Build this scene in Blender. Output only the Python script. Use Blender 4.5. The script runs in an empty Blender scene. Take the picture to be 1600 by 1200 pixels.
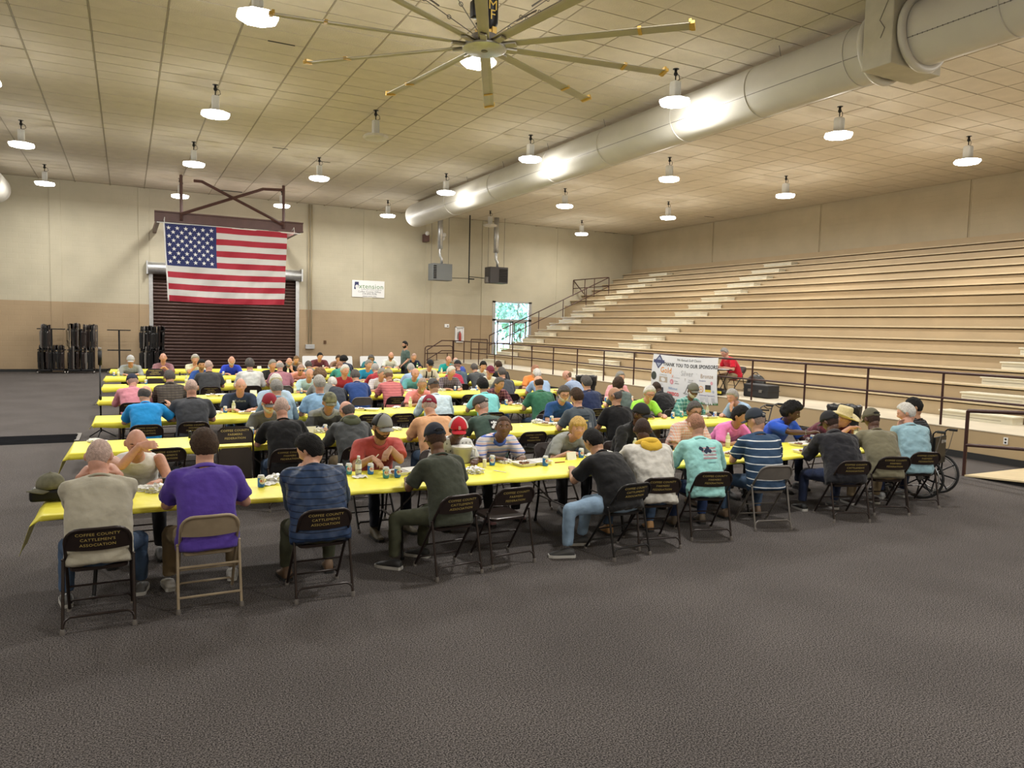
import bpy, bmesh, math, random
import numpy as np
from mathutils import Vector, Matrix, Euler
from mathutils.bvhtree import BVHTree
SC = bpy.context.scene
C = SC.collection
PI = math.pi
rnd = random.Random(7)

# ------------------------------------------------------------------ camera
F_PX, CX, CY, H = 1165.0, 800.0, 600.0, 2.31
def _ray(px, py): return np.array([(px-CX)/F_PX, -(py-CY)/F_PX, -1.0])
_d1 = _ray(198, 499); _d1 /= np.linalg.norm(_d1)
_d2 = _ray(3000, 566.5); _d2 -= _d1*_d2.dot(_d1); _d2 /= np.linalg.norm(_d2)
_d3 = np.cross(_d2, _d1); _d3 /= np.linalg.norm(_d3)
RM = np.array([_d2, _d1, _d3])
CAM = np.array([0, 0, H])
def hit(px, py, x=None, y=None, z=None):
    """world point that stands at a measured spot, on a given plane"""
    r = RM @ _ray(px, py)
    if z is not None: t = (z-CAM[2])/r[2]
    elif y is not None: t = (y-CAM[1])/r[1]
    else: t = (x-CAM[0])/r[0]
    return CAM+t*r
cd = bpy.data.cameras.new('camera'); cam = bpy.data.objects.new('camera', cd); C.objects.link(cam)
cd.sensor_width = 36; cd.sensor_fit = 'HORIZONTAL'; cd.lens = F_PX/1600*36; cd.clip_end = 200
cam.matrix_world = Matrix.Translation((0, 0, H)) @ Matrix([[*RM[0]], [*RM[1]], [*RM[2]]]).to_4x4()
SC.camera = cam

# ------------------------------------------------------------------ world, lights, exposure
W = bpy.data.worlds.new('world'); SC.world = W; W.use_nodes = True
bg = W.node_tree.nodes['Background']; bg.inputs[0].default_value = (0.52, 0.71, 1.0, 1); bg.inputs[1].default_value = 20.0
SC.view_settings.view_transform = 'Standard'; SC.view_settings.look = 'None'
SC.view_settings.gamma = 1; SC.view_settings.use_curve_mapping = False
SC.view_settings.exposure = 0.0
LAMP_X = [2.0, 6.04, 10.8, 16.05, 21.4]
LAMP_Y = [13.4, 20.05, 26.7, 33.8]
CEIL = 8.1
LAMP_Z = 7.38
LAMP_COL = (1.0, 0.98, 0.94)
DOWN_W, GLOW_W = 190.0, 62.0
def lamp_lights(x, y, down=DOWN_W, glow=GLOW_W, parent=None):
    l = bpy.data.lights.new('lamp_beam', 'AREA'); l.shape = 'DISK'; l.size = 0.5; l.energy = down; l.color = LAMP_COL
    o = bpy.data.objects.new('lamp_beam', l); C.objects.link(o); o.location = (x, y, LAMP_Z-0.075)
    p = bpy.data.lights.new('lamp_spill', 'POINT'); p.shadow_soft_size = 0.16; p.energy = glow; p.color = (1.0, 0.97, 0.91)
    q = bpy.data.objects.new('lamp_spill', p); C.objects.link(q); q.location = (x, y, LAMP_Z-0.32)
UNLIT = {(1, 1), (3, 3)}
for j, y in enumerate(LAMP_Y):
    for i, x in enumerate([-2.7]+LAMP_X):
        if (i-1, j) == (2, 0) or True:
            if (i == 2 and j == 1) or (i == 4 and j == 3): continue
            lamp_lights(x, y)
for y in (6.7, 0.0, -6.0):                       # the lamps of the hall that hang outside the frame
    for x in (-8.0, 6.04, 16.05): lamp_lights(x, y, DOWN_W*1.35, GLOW_W*1.35)
for y in (16.0, 28.0): lamp_lights(-9.0, y, DOWN_W*1.3, GLOW_W*1.3)

# ------------------------------------------------------------------ materials
MATS = {}
def _new(name):
    m = bpy.data.materials.new(name); m.use_nodes = True
    return m, m.node_tree, m.node_tree.nodes['Principled BSDF']
def mat(name, col, rough=0.7, metal=0.0, var=0.0, vscale=4.0, bump=0.0, bscale=60.0, spec=0.4, emit=None, es=0, trans=0, coat=0, sheen=0):
    if name in MATS: return MATS[name]
    m, nt, p = _new(name); N, L = nt.nodes, nt.links
    p.inputs['Base Color'].default_value = (*col, 1); p.inputs['Roughness'].default_value = rough
    p.inputs['Metallic'].default_value = metal; p.inputs['Specular IOR Level'].default_value = spec
    p.inputs['Transmission Weight'].default_value = trans; p.inputs['Coat Weight'].default_value = coat
    if sheen: p.inputs['Sheen Weight'].default_value = sheen
    if emit: p.inputs['Emission Color'].default_value = (*emit, 1); p.inputs['Emission Strength'].default_value = es
    tc = None
    if var or bump:
        tc = N.new('ShaderNodeTexCoord')
    if var:
        n = N.new('ShaderNodeTexNoise'); n.inputs['Scale'].default_value = vscale; n.inputs['Detail'].default_value = 4
        L.new(tc.outputs['Object'], n.inputs['Vector'])
        r = N.new('ShaderNodeMapRange'); r.inputs[1].default_value = .3; r.inputs[2].default_value = .7
        r.inputs[3].default_value = 1-var; r.inputs[4].default_value = 1+var
        L.new(n.outputs['Fac'], r.inputs[0])
        v = N.new('ShaderNodeVectorMath'); v.operation = 'SCALE'; v.inputs[0].default_value = col
        L.new(r.outputs[0], v.inputs['Scale']); L.new(v.outputs[0], p.inputs['Base Color'])
    if bump:
        n = N.new('ShaderNodeTexNoise'); n.inputs['Scale'].default_value = bscale; n.inputs['Detail'].default_value = 3
        L.new(tc.outputs['Object'], n.inputs['Vector'])
        b = N.new('ShaderNodeBump'); b.inputs['Strength'].default_value = bump; b.inputs['Distance'].default_value = .02
        L.new(n.outputs['Fac'], b.inputs['Height']); L.new(b.outputs[0], p.inputs['Normal'])
    MATS[name] = m
    return m
def _mask(nt, axis, period, duty, phase=0.0):
    """1 inside a stripe that repeats along an axis of the object"""
    N, L = nt.nodes, nt.links
    tc = N.new('ShaderNodeTexCoord'); sp = N.new('ShaderNodeSeparateXYZ'); L.new(tc.outputs['Object'], sp.inputs[0])
    src = sp.outputs['XYZ'.index(axis)]
    a = N.new('ShaderNodeMath'); a.operation = 'MULTIPLY_ADD'; a.inputs[1].default_value = 1/period; a.inputs[2].default_value = 100+phase
    L.new(src, a.inputs[0])
    f = N.new('ShaderNodeMath'); f.operation = 'FRACT'; L.new(a.outputs[0], f.inputs[0])
    g = N.new('ShaderNodeMath'); g.operation = 'LESS_THAN'; g.inputs[1].default_value = duty; L.new(f.outputs[0], g.inputs[0])
    return g.outputs[0]
def pat(name, base, layers, rough=0.85, bump=0.0):
    """cloth with printed bands: layers of (colour, axis, period, duty, phase, strength)"""
    if name in MATS: return MATS[name]
    m, nt, p = _new(name); N, L = nt.nodes, nt.links
    p.inputs['Roughness'].default_value = rough; p.inputs['Specular IOR Level'].default_value = .2
    prev = None
    for col, ax, per, duty, ph, st in layers:
        k = _mask(nt, ax, per, duty, ph)
        s = N.new('ShaderNodeMath'); s.operation = 'MULTIPLY'; s.inputs[1].default_value = st; L.new(k, s.inputs[0])
        x = N.new('ShaderNodeMixRGB'); x.inputs[2].default_value = (*col, 1); L.new(s.outputs[0], x.inputs[0])
        if prev is None: x.inputs[1].default_value = (*base, 1)
        else: L.new(prev, x.inputs[1])
        prev = x.outputs[0]
    L.new(prev, p.inputs['Base Color'])
    if bump:
        tc = N.new('ShaderNodeTexCoord'); w = N.new('ShaderNodeTexWave'); w.bands_direction = 'Z'; w.inputs['Scale'].default_value = bump
        L.new(tc.outputs['Object'], w.inputs[0]); b = N.new('ShaderNodeBump'); b.inputs['Strength'].default_value = .8; b.inputs['Distance'].default_value = .03
        L.new(w.outputs['Fac'], b.inputs['Height']); L.new(b.outputs[0], p.inputs['Normal'])
    MATS[name] = m
    return m
def cloth(col, name=None):
    n = name or 'cloth_%d_%d_%d' % tuple(int(c*255) for c in col)
    return mat(n, col, .88, 0, .10, 5, .42, 13, spec=.18, sheen=.15)

M = dict(
    metal_brown=mat('brown_enamel', (.026, .017, .015), .33, .25, .15, 9, spec=.5),
    metal_tan=mat('tan_enamel', (.34, .27, .18), .42, .1, .12, 9),
    metal_grey=mat('grey_enamel', (.17, .155, .14), .42, .2, .12, 9),
    black=mat('black_metal', (.012, .012, .013), .45, .3),
    rubber=mat('rubber', (.025, .025, .025), .8),
    chrome=mat('galvanised', (.55, .56, .57), .35, .8, .1, 8),
    white=mat('white_paint', (.80, .78, .70), .5, 0, .04, 6),
    whiteplas=mat('white_plastic', (.78, .78, .77), .45),
    gold=mat('gold_stencil', (.52, .40, .13), .7, 0),
    rail=mat('maroon_rail', (.050, .020, .016), .45, .2, .1, 5),
    beam=mat('maroon_beam', (.12, .062, .055), .45, .1, .12, 3),
    yellow=mat('yellow_table_cover', (.84, .76, .075), .42, 0, .04, 3, .25, 7, spec=.35),
    tabletop=mat('plastic_tabletop', (.60, .58, .52), .55, 0, .03),
)
# ------------------------------------------------------------------ mesh helpers
class MB:
    def __init__(s): s.v, s.f, s.m = [], [], []; s.mi = 0
    def add(s, vs, fs):
        o = len(s.v); s.v.extend(tuple(map(float, v)) for v in vs)
        s.f.extend(tuple(o+i for i in f) for f in fs); s.m.extend([s.mi]*len(fs))
    def box(s, lo, hi, rot=None, piv=None):
        (x0, y0, z0), (x1, y1, z1) = lo, hi
        vs = [(x0, y0, z0), (x1, y0, z0), (x1, y1, z0), (x0, y1, z0), (x0, y0, z1), (x1, y0, z1), (x1, y1, z1), (x0, y1, z1)]
        if rot is not None:
            p = Vector(piv if piv else ((x0+x1)/2, (y0+y1)/2, (z0+z1)/2))
            vs = [tuple(rot @ (Vector(v)-p)+p) for v in vs]
        s.add(vs, [(0, 3, 2, 1), (4, 5, 6, 7), (0, 1, 5, 4), (1, 2, 6, 5), (2, 3, 7, 6), (3, 0, 4, 7)])
    def rbox(s, lo, hi, r=.01):
        """box with chamfered vertical and horizontal edges"""
        bm = bmesh.new(); bmesh.ops.create_cube(bm, size=1)
        for v in bm.verts:
            v.co = Vector([(lo[i]+hi[i])/2+v.co[i]*(hi[i]-lo[i]) for i in range(3)])
        bmesh.ops.bevel(bm, geom=bm.edges[:], offset=r, segments=2, affect='EDGES', profile=.5)
        bm.verts.index_update(); s.add([v.co for v in bm.verts], [[v.index for v in f.verts] for f in bm.faces]); bm.free()
    def tube(s, pts, r, n=8, closed=False, caps=True):
        P = [Vector(p) for p in pts]; k = len(P)
        rr = r if isinstance(r, (list, tuple)) else [r]*k
        up = None; vs = []
        for i in range(k):
            if closed: t = P[(i+1) % k]-P[i-1]
            else: t = P[min(i+1, k-1)]-P[max(i-1, 0)]
            t = t.normalized() if t.length > 1e-9 else Vector((0, 0, 1))
            if up is None:
                up = Vector((0, 0, 1)) if abs(t.z) < .9 else Vector((1, 0, 0))
                up = (up-t*up.dot(t)).normalized()
            else:
                up = up-t*up.dot(t); up = up.normalized() if up.length > 1e-6 else t.orthogonal().normalized()
            b = t.cross(up)
            for j in range(n):
                a = 2*PI*j/n; vs.append(P[i]+(up*math.cos(a)+b*math.sin(a))*rr[i])
        fs = []
        for i in range(k if closed else k-1):
            for j in range(n):
                a, b_ = i*n+j, i*n+(j+1) % n; c, d = ((i+1) % k)*n+(j+1) % n, ((i+1) % k)*n+j
                fs.append((a, b_, c, d))
        if caps and not closed:
            fs.append(tuple(range(n-1, -1, -1))); fs.append(tuple((k-1)*n+j for j in range(n)))
        s.add(vs, fs)
    def lathe(s, prof, n=16, c=(0, 0, 0), cap=True):
        """profile of (radius, z)"""
        vs = [(c[0]+r*math.cos(2*PI*j/n), c[1]+r*math.sin(2*PI*j/n), c[2]+z) for r, z in prof for j in range(n)]
        fs = [(i*n+j, i*n+(j+1) % n, (i+1)*n+(j+1) % n, (i+1)*n+j) for i in range(len(prof)-1) for j in range(n)]
        if cap: fs.append(tuple(range(n-1, -1, -1))); fs.append(tuple((len(prof)-1)*n+j for j in range(n)))
        s.add(vs, fs)
    def prism(s, poly, z0, z1):
        n = len(poly); vs = [(x, y, z0) for x, y in poly]+[(x, y, z1) for x, y in poly]
        s.add(vs, [tuple(range(n-1, -1, -1)), tuple(range(n, 2*n))]+[(i, (i+1) % n, n+(i+1) % n, n+i) for i in range(n)])
    def loft(s, rings):
        """rings: list of equal-length vertex loops, closed at both ends"""
        n = len(rings[0]); vs = [v for r in rings for v in r]; k = len(rings)
        fs = [(i*n+j, i*n+(j+1) % n, (i+1)*n+(j+1) % n, (i+1)*n+j) for i in range(k-1) for j in range(n)]
        fs += [tuple(range(n-1, -1, -1)), tuple((k-1)*n+j for j in range(n))]
        s.add(vs, fs)
    def ell(s, c, r, n=12, k=8, rot=None):
        rings = []
        for i in range(1, k):
            t = PI*i/k; ring = []
            for j in range(n):
                a = 2*PI*j/n; v = Vector((r[0]*math.sin(t)*math.cos(a), r[1]*math.sin(t)*math.sin(a), -r[2]*math.cos(t)))
                if rot is not None: v = rot @ v
                ring.append(v+Vector(c))
            rings.append(ring)
        s.loft(rings)
    def xf(s, m):
        s.v = [tuple(m @ Vector(v)) for v in s.v]; return s
    def mesh(s, name='m', smooth=False, auto=None):
        me = bpy.data.meshes.new(name); me.from_pydata(s.v, [], s.f)
        if any(s.m): me.polygons.foreach_set('material_index', s.m)
        if smooth: me.polygons.foreach_set('use_smooth', [True]*len(me.polygons))
        if auto: sharp(me, auto)
        me.update(); return me
def sharp(me, deg=40):
    bm = bmesh.new(); bm.from_mesh(me)
    for e in bm.edges:
        if len(e.link_faces) == 2 and e.calc_face_angle(0) > math.radians(deg): e.smooth = False
    for f in bm.faces: f.smooth = True
    bm.to_mesh(me); bm.free()
def tag(o, label=None, cat=None, group=None, kind=None):
    if label: o['label'] = label
    if cat: o['category'] = cat
    if group: o['group'] = group
    if kind: o['kind'] = kind
    return o
def link(name, me, mats, parent=None, mw=None, **kw):
    o = bpy.data.objects.new(name, me); C.objects.link(o)
    if mats is not None:
        mats = mats if isinstance(mats, (list, tuple)) else [mats]
        if len(me.materials) == 0:
            for m in mats: me.materials.append(m)
        else:
            for i, m in enumerate(mats):
                if me.materials[i] != m: o.material_slots[i].link = 'OBJECT'; o.material_slots[i].material = m
    if parent: o.parent = parent
    if mw is not None: o.matrix_local = mw
    return tag(o, **kw)
def part(name, mb, mats, parent=None, smooth=False, auto=None, mw=None, **kw):
    return link(name, mb.mesh(name, smooth, auto), mats, parent, mw, **kw)
def empty(name, loc=(0, 0, 0), rz=0.0, **kw):
    o = bpy.data.objects.new(name, None); C.objects.link(o); o.location = loc; o.rotation_euler = (0, 0, rz); o.empty_display_size = .1
    return tag(o, **kw)
KIDS = {}
def copy_tree(o, parent=None):
    c = o.copy(); C.objects.link(c); c.parent = parent
    for k in list(o.children): copy_tree(k, c)
    return c
_seen = {}
def uniq(label):
    """keep labels apart when two things would read the same"""
    n = _seen.get(label, 0); _seen[label] = n+1
    if n == 0: return label
    return label+', '+['', 'the next one to the right', 'the third one along', 'the fourth one along', 'the fifth one along', 'the sixth one along', 'the seventh one along'][min(n, 6)]
_fontc = {}
def text_mb(s, size=1.0, align='CENTER', depth=0.0, off=0.0):
    """flat lettering in the XZ plane, facing -Y"""
    key = (s, size, align, depth, off)
    if key not in _fontc:
        cu = bpy.data.curves.new('t', 'FONT'); cu.body = s; cu.size = size; cu.align_x = align; cu.resolution_u = 2; cu.space_character = 1.08; cu.extrude = depth; cu.offset = off
        o = bpy.data.objects.new('t', cu); C.objects.link(o); dg = bpy.context.evaluated_depsgraph_get()
        me = bpy.data.meshes.new_from_object(o.evaluated_get(dg))
        _fontc[key] = ([(v.co.x, -v.co.z, v.co.y) for v in me.vertices], [tuple(p.vertices) for p in me.polygons])
        bpy.data.objects.remove(o); bpy.data.meshes.remove(me)
    mb = MB(); mb.add(*_fontc[key]); return mb
# ------------------------------------------------------------------ the room
YB, XR, XL, YF = 37.3, 27.3, -14.0, -9.0        # back, right, left walls and the wall behind the camera
def carpet():
    m, nt, p = _new('carpet'); N, L = nt.nodes, nt.links
    tc = N.new('ShaderNodeTexCoord')
    n = N.new('ShaderNodeTexNoise'); n.inputs['Scale'].default_value = 100; n.inputs['Detail'].default_value = 3; n.inputs['Roughness'].default_value = .8
    L.new(tc.outputs['Object'], n.inputs[0])
    r = N.new('ShaderNodeValToRGB'); e = r.color_ramp.elements
    e[0].position = .42; e[0].color = (.014, .0125, .012, 1); e[1].position = .62; e[1].color = (.205, .182, .172, 1)
    L.new(n.outputs['Fac'], r.inputs[0])
    n2 = N.new('ShaderNodeTexNoise'); n2.inputs['Scale'].default_value = .8; n2.inputs['Detail'].default_value = 3
    L.new(tc.outputs['Object'], n2.inputs[0])
    mr = N.new('ShaderNodeMapRange'); mr.inputs[1].default_value = .3; mr.inputs[2].default_value = .7; mr.inputs[3].default_value = .88; mr.inputs[4].default_value = 1.12
    L.new(n2.outputs['Fac'], mr.inputs[0])
    v = N.new('ShaderNodeVectorMath'); v.operation = 'SCALE'; L.new(r.outputs[0], v.inputs[0]); L.new(mr.outputs[0], v.inputs['Scale'])
    L.new(v.outputs[0], p.inputs['Base Color']); p.inputs['Roughness'].default_value = .95; p.inputs['Specular IOR Level'].default_value = .1
    b = N.new('ShaderNodeBump'); b.inputs['Strength'].default_value = .6; b.inputs['Distance'].default_value = .01
    L.new(n.outputs['Fac'], b.inputs['Height']); L.new(b.outputs[0], p.inputs['Normal'])
    return m
fl = MB(); fl.box((XL-.2, YF-.2, -.12), (XR+.2, YB+.2, 0)); part('floor', fl, carpet(), kind='structure')

def block_wall(name, zsplit, up, low, scale_blocks=True):
    m, nt, p = _new(name); N, L = nt.nodes, nt.links
    tc = N.new('ShaderNodeTexCoord'); sp = N.new('ShaderNodeSeparateXYZ'); L.new(tc.outputs['Object'], sp.inputs[0])
    g = N.new('ShaderNodeMath'); g.operation = 'GREATER_THAN'; g.inputs[1].default_value = zsplit; L.new(sp.outputs[2], g.inputs[0])
    x = N.new('ShaderNodeMixRGB'); x.inputs[1].default_value = (*low, 1); x.inputs[2].default_value = (*up, 1); L.new(g.outputs[0], x.inputs[0])
    n = N.new('ShaderNodeTexNoise'); n.inputs['Scale'].default_value = .9; n.inputs['Detail'].default_value = 6; L.new(tc.outputs['Object'], n.inputs[0])
    mr = N.new('ShaderNodeMapRange'); mr.inputs[1].default_value = .3; mr.inputs[2].default_value = .7; mr.inputs[3].default_value = .93; mr.inputs[4].default_value = 1.06
    L.new(n.outputs['Fac'], mr.inputs[0])
    v = N.new('ShaderNodeVectorMath'); v.operation = 'SCALE'; L.new(x.outputs[0], v.inputs[0]); L.new(mr.outputs[0], v.inputs['Scale'])
    L.new(v.outputs[0], p.inputs['Base Color']); p.inputs['Roughness'].default_value = .6; p.inputs['Specular IOR Level'].default_value = .3
    cb = N.new('ShaderNodeCombineXYZ'); ad = N.new('ShaderNodeMath'); ad.operation = 'ADD'
    L.new(sp.outputs[0], ad.inputs[0]); L.new(sp.outputs[1], ad.inputs[1]); L.new(ad.outputs[0], cb.inputs[0]); L.new(sp.outputs[2], cb.inputs[1])
    br = N.new('ShaderNodeTexBrick'); br.inputs['Scale'].default_value = 1; br.inputs['Brick Width'].default_value = .43; br.inputs['Row Height'].default_value = .215
    br.inputs['Mortar Size'].default_value = .012; br.inputs['Mortar Smooth'].default_value = .6
    L.new(cb.outputs[0], br.inputs[0])
    b = N.new('ShaderNodeBump'); b.inputs['Strength'].default_value = .22; b.inputs['Distance'].default_value = .02; b.invert = True
    L.new(br.outputs['Fac'], b.inputs['Height']); L.new(b.outputs[0], p.inputs['Normal'])
    return m
UP, LOW = (.485, .44, .325), (.37, .272, .165)
m_wall = block_wall('painted_block', 3.0, UP, LOW)
RD = dict(x0=1.0, x1=7.38, z1=4.60)               # roll-up door
GD = dict(x0=17.97, x1=20.42, z0=.58, z1=3.82)    # glass door
w = MB()
def seg(x0, x1, z0, z1): w.box((x0, YB, z0), (x1, YB+.25, z1+(.08 if z1 == CEIL else 0)))
seg(XL, RD['x0'], 0, CEIL); seg(RD['x0'], RD['x1'], RD['z1'], CEIL); seg(RD['x1'], GD['x0'], 0, CEIL)
seg(GD['x0'], GD['x1'], 0, GD['z0']); seg(GD['x0'], GD['x1'], GD['z1'], CEIL); seg(GD['x1'], XR, 0, CEIL)
wb = part('wall_back', w, m_wall, kind='structure')
for i, (a, b) in enumerate([(-2.85, -2.43), (.50, .93), (10.66, 11.15), (14.0, 14.3), (17.26, 17.64), (22.0, 22.35)]):
    q = MB(); q.rbox((a, YB-.035, 0), (b, YB+.01, CEIL), .012); part('pilaster', q, m_wall, wb)
w = MB(); w.box((XR, YF, 0), (XR+.25, YB+.25, CEIL+.35)); 
m_wr = block_wall('painted_panel_wall', -5, (.455, .385, .265), LOW)
wr = part('wall_right', w, m_wr, kind='structure')
for y in (30.3, 23.5, 16.9, 10.2, 3.5):
    q = MB(); q.box((XR-.03, y, 6.0), (XR+.01, y+.30, CEIL)); q.box((XR-.012, y-.05, 6.0), (XR+.01, y-.02, CEIL)); part('pilaster', q, m_wr, wr)
w = MB(); w.box((XL-.25, YF, 0), (XL, YB+.25, CEIL+.08)); part('wall_left', w, m_wall, kind='structure')
w = MB(); w.box((XL, YF-.25, 0), (XR, YF, CEIL+.08)); part('wall_front', w, m_wall, kind='structure')
for nm, lo, hi in [('baseboard_back', (XL, YB-.02, 0), (RD['x0']-.15, YB-.001, .12)), ('baseboard_right', (RD['x1']+.15, YB-.02, 0), (14.5, YB-.001, .12))]:
    b = MB(); b.box(lo, hi); part(nm, b, M['rubber'], kind='structure')

# ceiling: lay-in tiles 1.32 x .663
m_tile = mat('ceiling_tile', (.575, .515, .415), .85, 0, .05, 2.5, .5, 45, spec=.15)
m_gap = mat('ceiling_grid', (.36, .31, .225), .7)
c = MB(); c.box((XL-.2, YF-.2, CEIL+.03), (XR+.2, YB+.2, CEIL+.15))
ceil = part('ceiling', c, m_gap, kind='structure')
TX, TY, OX, OY = 1.32, .663, -.56, 16.39
tiles = []
for i in range(-9, 21):
    for j in range(-36, 32):
        x, y = OX+TX*(i+.5), OY+TY*(j+.5)
        if x-TX/2 < XL or x+TX/2 > XR+.05 or y+TY/2 > YB or y-TY/2 < YF: continue
        d = math.hypot(x, y); vis = y > 4 and x > -.36*y-1.5 and x < 1.45*y+1 and (CEIL-H)/math.hypot(y, 0) < .95
        tiles.append((0 if vis else 1, d, x, y))
tiles.sort()
def tile_geo(mb, x, y, r):
    dz = r.uniform(-.003, .004)
    mb.box((x-TX/2+.018, y-TY/2+.013, CEIL-.012+dz), (x+TX/2-.018, y+TY/2-.013, CEIL+.028))
t0 = MB(); t0.box((-TX/2+.018, -TY/2+.013, -.012), (TX/2-.018, TY/2-.013, .028)); tme = t0.mesh('ceiling_tile')
tr = random.Random(3); rest = MB()
odd = {}
for k, (v, d, x, y) in enumerate(tiles):
    if k < 300:
        o = link('ceiling_tile', tme, m_tile, ceil); o.location = (x, y, CEIL+tr.uniform(-.003, .004))
        if tr.random() < .012: o.rotation_euler = (0, tr.uniform(.01, .022), 0)
    else: tile_geo(rest, x, y, tr)
part('ceiling_tile', rest, m_tile, ceil, kind='stuff')
g = MB()
x = OX-TX*10
while x < XR:
    if x > XL: g.box((x-.010, YF, CEIL-.014), (x+.010, YB, CEIL+.02))
    x += TX
part('ceiling_runner', g, m_gap, ceil, kind='stuff')
# black slots where tiles have slipped
for (px, py, wx, wy) in [(440, 68, .55, .05), (438, 232, .5, .05), (775, 296, .5, .03), (955, 364, .9, .10), (360, 299, 1.0, .16), (505, 253, .5, .05), (1108, 339, .6, .06)]:
    h = hit(px, py, z=CEIL-.02); q = MB(); q.rbox((h[0]-wx/2, h[1]-wy/2, CEIL-.022), (h[0]+wx/2, h[1]+wy/2, CEIL+.01), .01)
    part('slipped_tile_gap', q, M['black'], ceil)

# ------------------------------------------------------------------ roll-up door
m_slat = mat('roll_door_brown', (.052, .026, .020), .38, .35, .08, 3)
d = MB(); d.box((RD['x0'], YB+.16, 0), (RD['x1'], YB+.22, RD['z1'])); dr = part('door_1', d, m_slat, kind='structure')
ns = 31
s = MB(); n = 8; L_ = RD['x1']-RD['x0']-.1; hh = RD['z1']/ns
prof = [(-.0, -hh*.5), (-.020, -hh*.44), (-.032, -hh*.2), (-.034, hh*.1), (-.026, hh*.38), (0, hh*.5), (.04, hh*.5), (.04, -hh*.5)]
s.loft([[(-L_/2, y, z) for y, z in prof], [(L_/2, y, z) for y, z in prof]]); sme = s.mesh('slat'); sharp(sme, 50)
for k in range(ns):
    o = link('slat', sme, m_slat, dr); o.location = ((RD['x0']+RD['x1'])/2, YB+.12, hh*(k+.5))
fr = MB(); fr.box((RD['x0']-.10, YB-.06, 0), (RD['x0']+.06, YB+.02, RD['z1']+.1)); part('guide_rail', fr, M['chrome'], dr)
fr = MB(); fr.box((RD['x1']-.06, YB-.06, 0), (RD['x1']+.10, YB+.02, RD['z1']+.1)); part('guide_rail', fr, M['chrome'], dr)
hd = MB(); hd.tube([(RD['x0']-.15, YB-.16, 4.62), (RD['x1']+.15, YB-.16, 4.62)], .26, 14); hd.box((RD['x0']-.15, YB-.18, 4.62), (RD['x1']+.15, YB, 4.88))
part('door_hood', hd, M['chrome'], dr, auto=40)
hd = MB(); hd.box((RD['x0']-.2, YB-.44, 4.34), (RD['x0']-.14, YB, 4.92)); hd.box((RD['x1']+.14, YB-.44, 4.34), (RD['x1']+.2, YB, 4.92)); part('hood_bracket', hd, M['chrome'], dr)

# ------------------------------------------------------------------ glass door at the back, daylight behind it
m_glass = mat('clear_glass', (.92, .96, 1.0), .02, trans=1.0)
m_alu = mat('aluminium_frame', (.50, .49, .47), .4, .6)
gx0, gx1, gz0, gz1 = GD['x0'], GD['x1'], GD['z0'], GD['z1']
gd = MB(); t = .09; zt = 2.72
gd.box((gx0, YB-.02, gz0), (gx0+t*2, YB+.12, gz1)); gd.box((gx1-t*2, YB-.02, gz0), (gx1, YB+.12, gz1)); gd.box((gx0, YB-.02, gz1-t), (gx1, YB+.12, gz1)); gd.box((gx0, YB-.02, zt), (gx1, YB+.12, zt+.11)); gd.box((gx0, YB-.02, gz0), (gx1, YB+.12, gz0+.05))
g_ = part('door_2', gd, m_alu, kind='structure')
for a, b in ((gx0+.30, 19.16), (19.20, gx1-.30)):
    q = MB()
    for lo, hi in [((a, gz0+.06), (a+.10, zt)), ((b-.10, gz0+.06), (b, zt)), ((a, gz0+.06), (b, gz0+.26)), ((a, zt-.1), (b, zt)), ((a, 1.45), (b, 1.52))]:
        q.box((lo[0], YB+.02, lo[1]), (hi[0], YB+.07, hi[1]))
    lf = part('door_leaf', q, m_alu, g_)
    q = MB(); q.box((a+.10, YB+.04, gz0+.26), (b-.10, YB+.048, zt-.1)); part('pane', q, m_glass, lf)
    q = MB(); q.tube([(a+.14, YB-.04, 1.55), (b-.14, YB-.04, 1.55)], .018); part('push_bar', q, M['chrome'], lf)
for lo, hi in [((gx0+.18, gz0+.05), (gx0+.29, zt)), ((gx1-.29, gz0+.05), (gx1-.18, zt)), ((gx0+.18, zt+.11), (gx1-.18, gz1-t))]:
    q = MB(); q.box((lo[0], YB+.04, lo[1]), (hi[0], YB+.048, hi[1])); part('pane', q, m_glass, g_)
m_grass = mat('lawn', (.16, .26, .07), .9, 0, .2, 2, .5, 20)
q = MB(); q.box((5, YB+.3, -.2), (60, YB+60, -.05)); tag(part('lawn', q, m_grass), 'grass ground beyond the glass door', kind='stuff')
m_leaf = mat('tree_leaf', (.30, .42, .33), .8, 0, .35, 3)
m_bark = mat('bark', (.16, .11, .08), .9)
def tree(x, y, h, r, label, seed):
    q = random.Random(seed); t = empty('tree', (x, y, -.06), label=label, cat='tree', group='trees beyond the glass door')
    b = MB(); b.tube([(0, 0, 0), (.05, 0, h*.35), (-.05, .05, h*.7)], [r*.09, r*.07, r*.03], 8); part('trunk', b, m_bark, t, smooth=True)
    b = MB()
    for k in range(1700):
        a, u = q.uniform(0, 2*PI), q.uniform(-1, 1); rr = r*q.uniform(.45, 1.0)
        cx, cy, cz = rr*math.cos(a)*math.sqrt(1-u*u), rr*math.sin(a)*math.sqrt(1-u*u), h*.60+u*h*.40*rr/r
        e = Euler((q.uniform(0, PI), q.uniform(0, PI), q.uniform(0, PI))).to_matrix(); s_ = q.uniform(.14, .26)
        b.add([e @ Vector(v)*s_+Vector((cx, cy, cz)) for v in ((-1, 0, 0), (0, -.6, .1), (1, 0, 0), (0, .6, .1))], [(0, 1, 2, 3)])
    tag(part('foliage', b, m_leaf, t), kind='stuff')
tree(19.6, 45, 6.0, 2.2, 'green tree seen through the left side of the glass door', 1)
tree(24.2, 46, 6.6, 2.3, 'green tree seen through the middle of the glass door', 2)
tree(28.9, 49, 7.4, 2.4, 'green tree seen through the right side of the glass door', 3)
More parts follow.
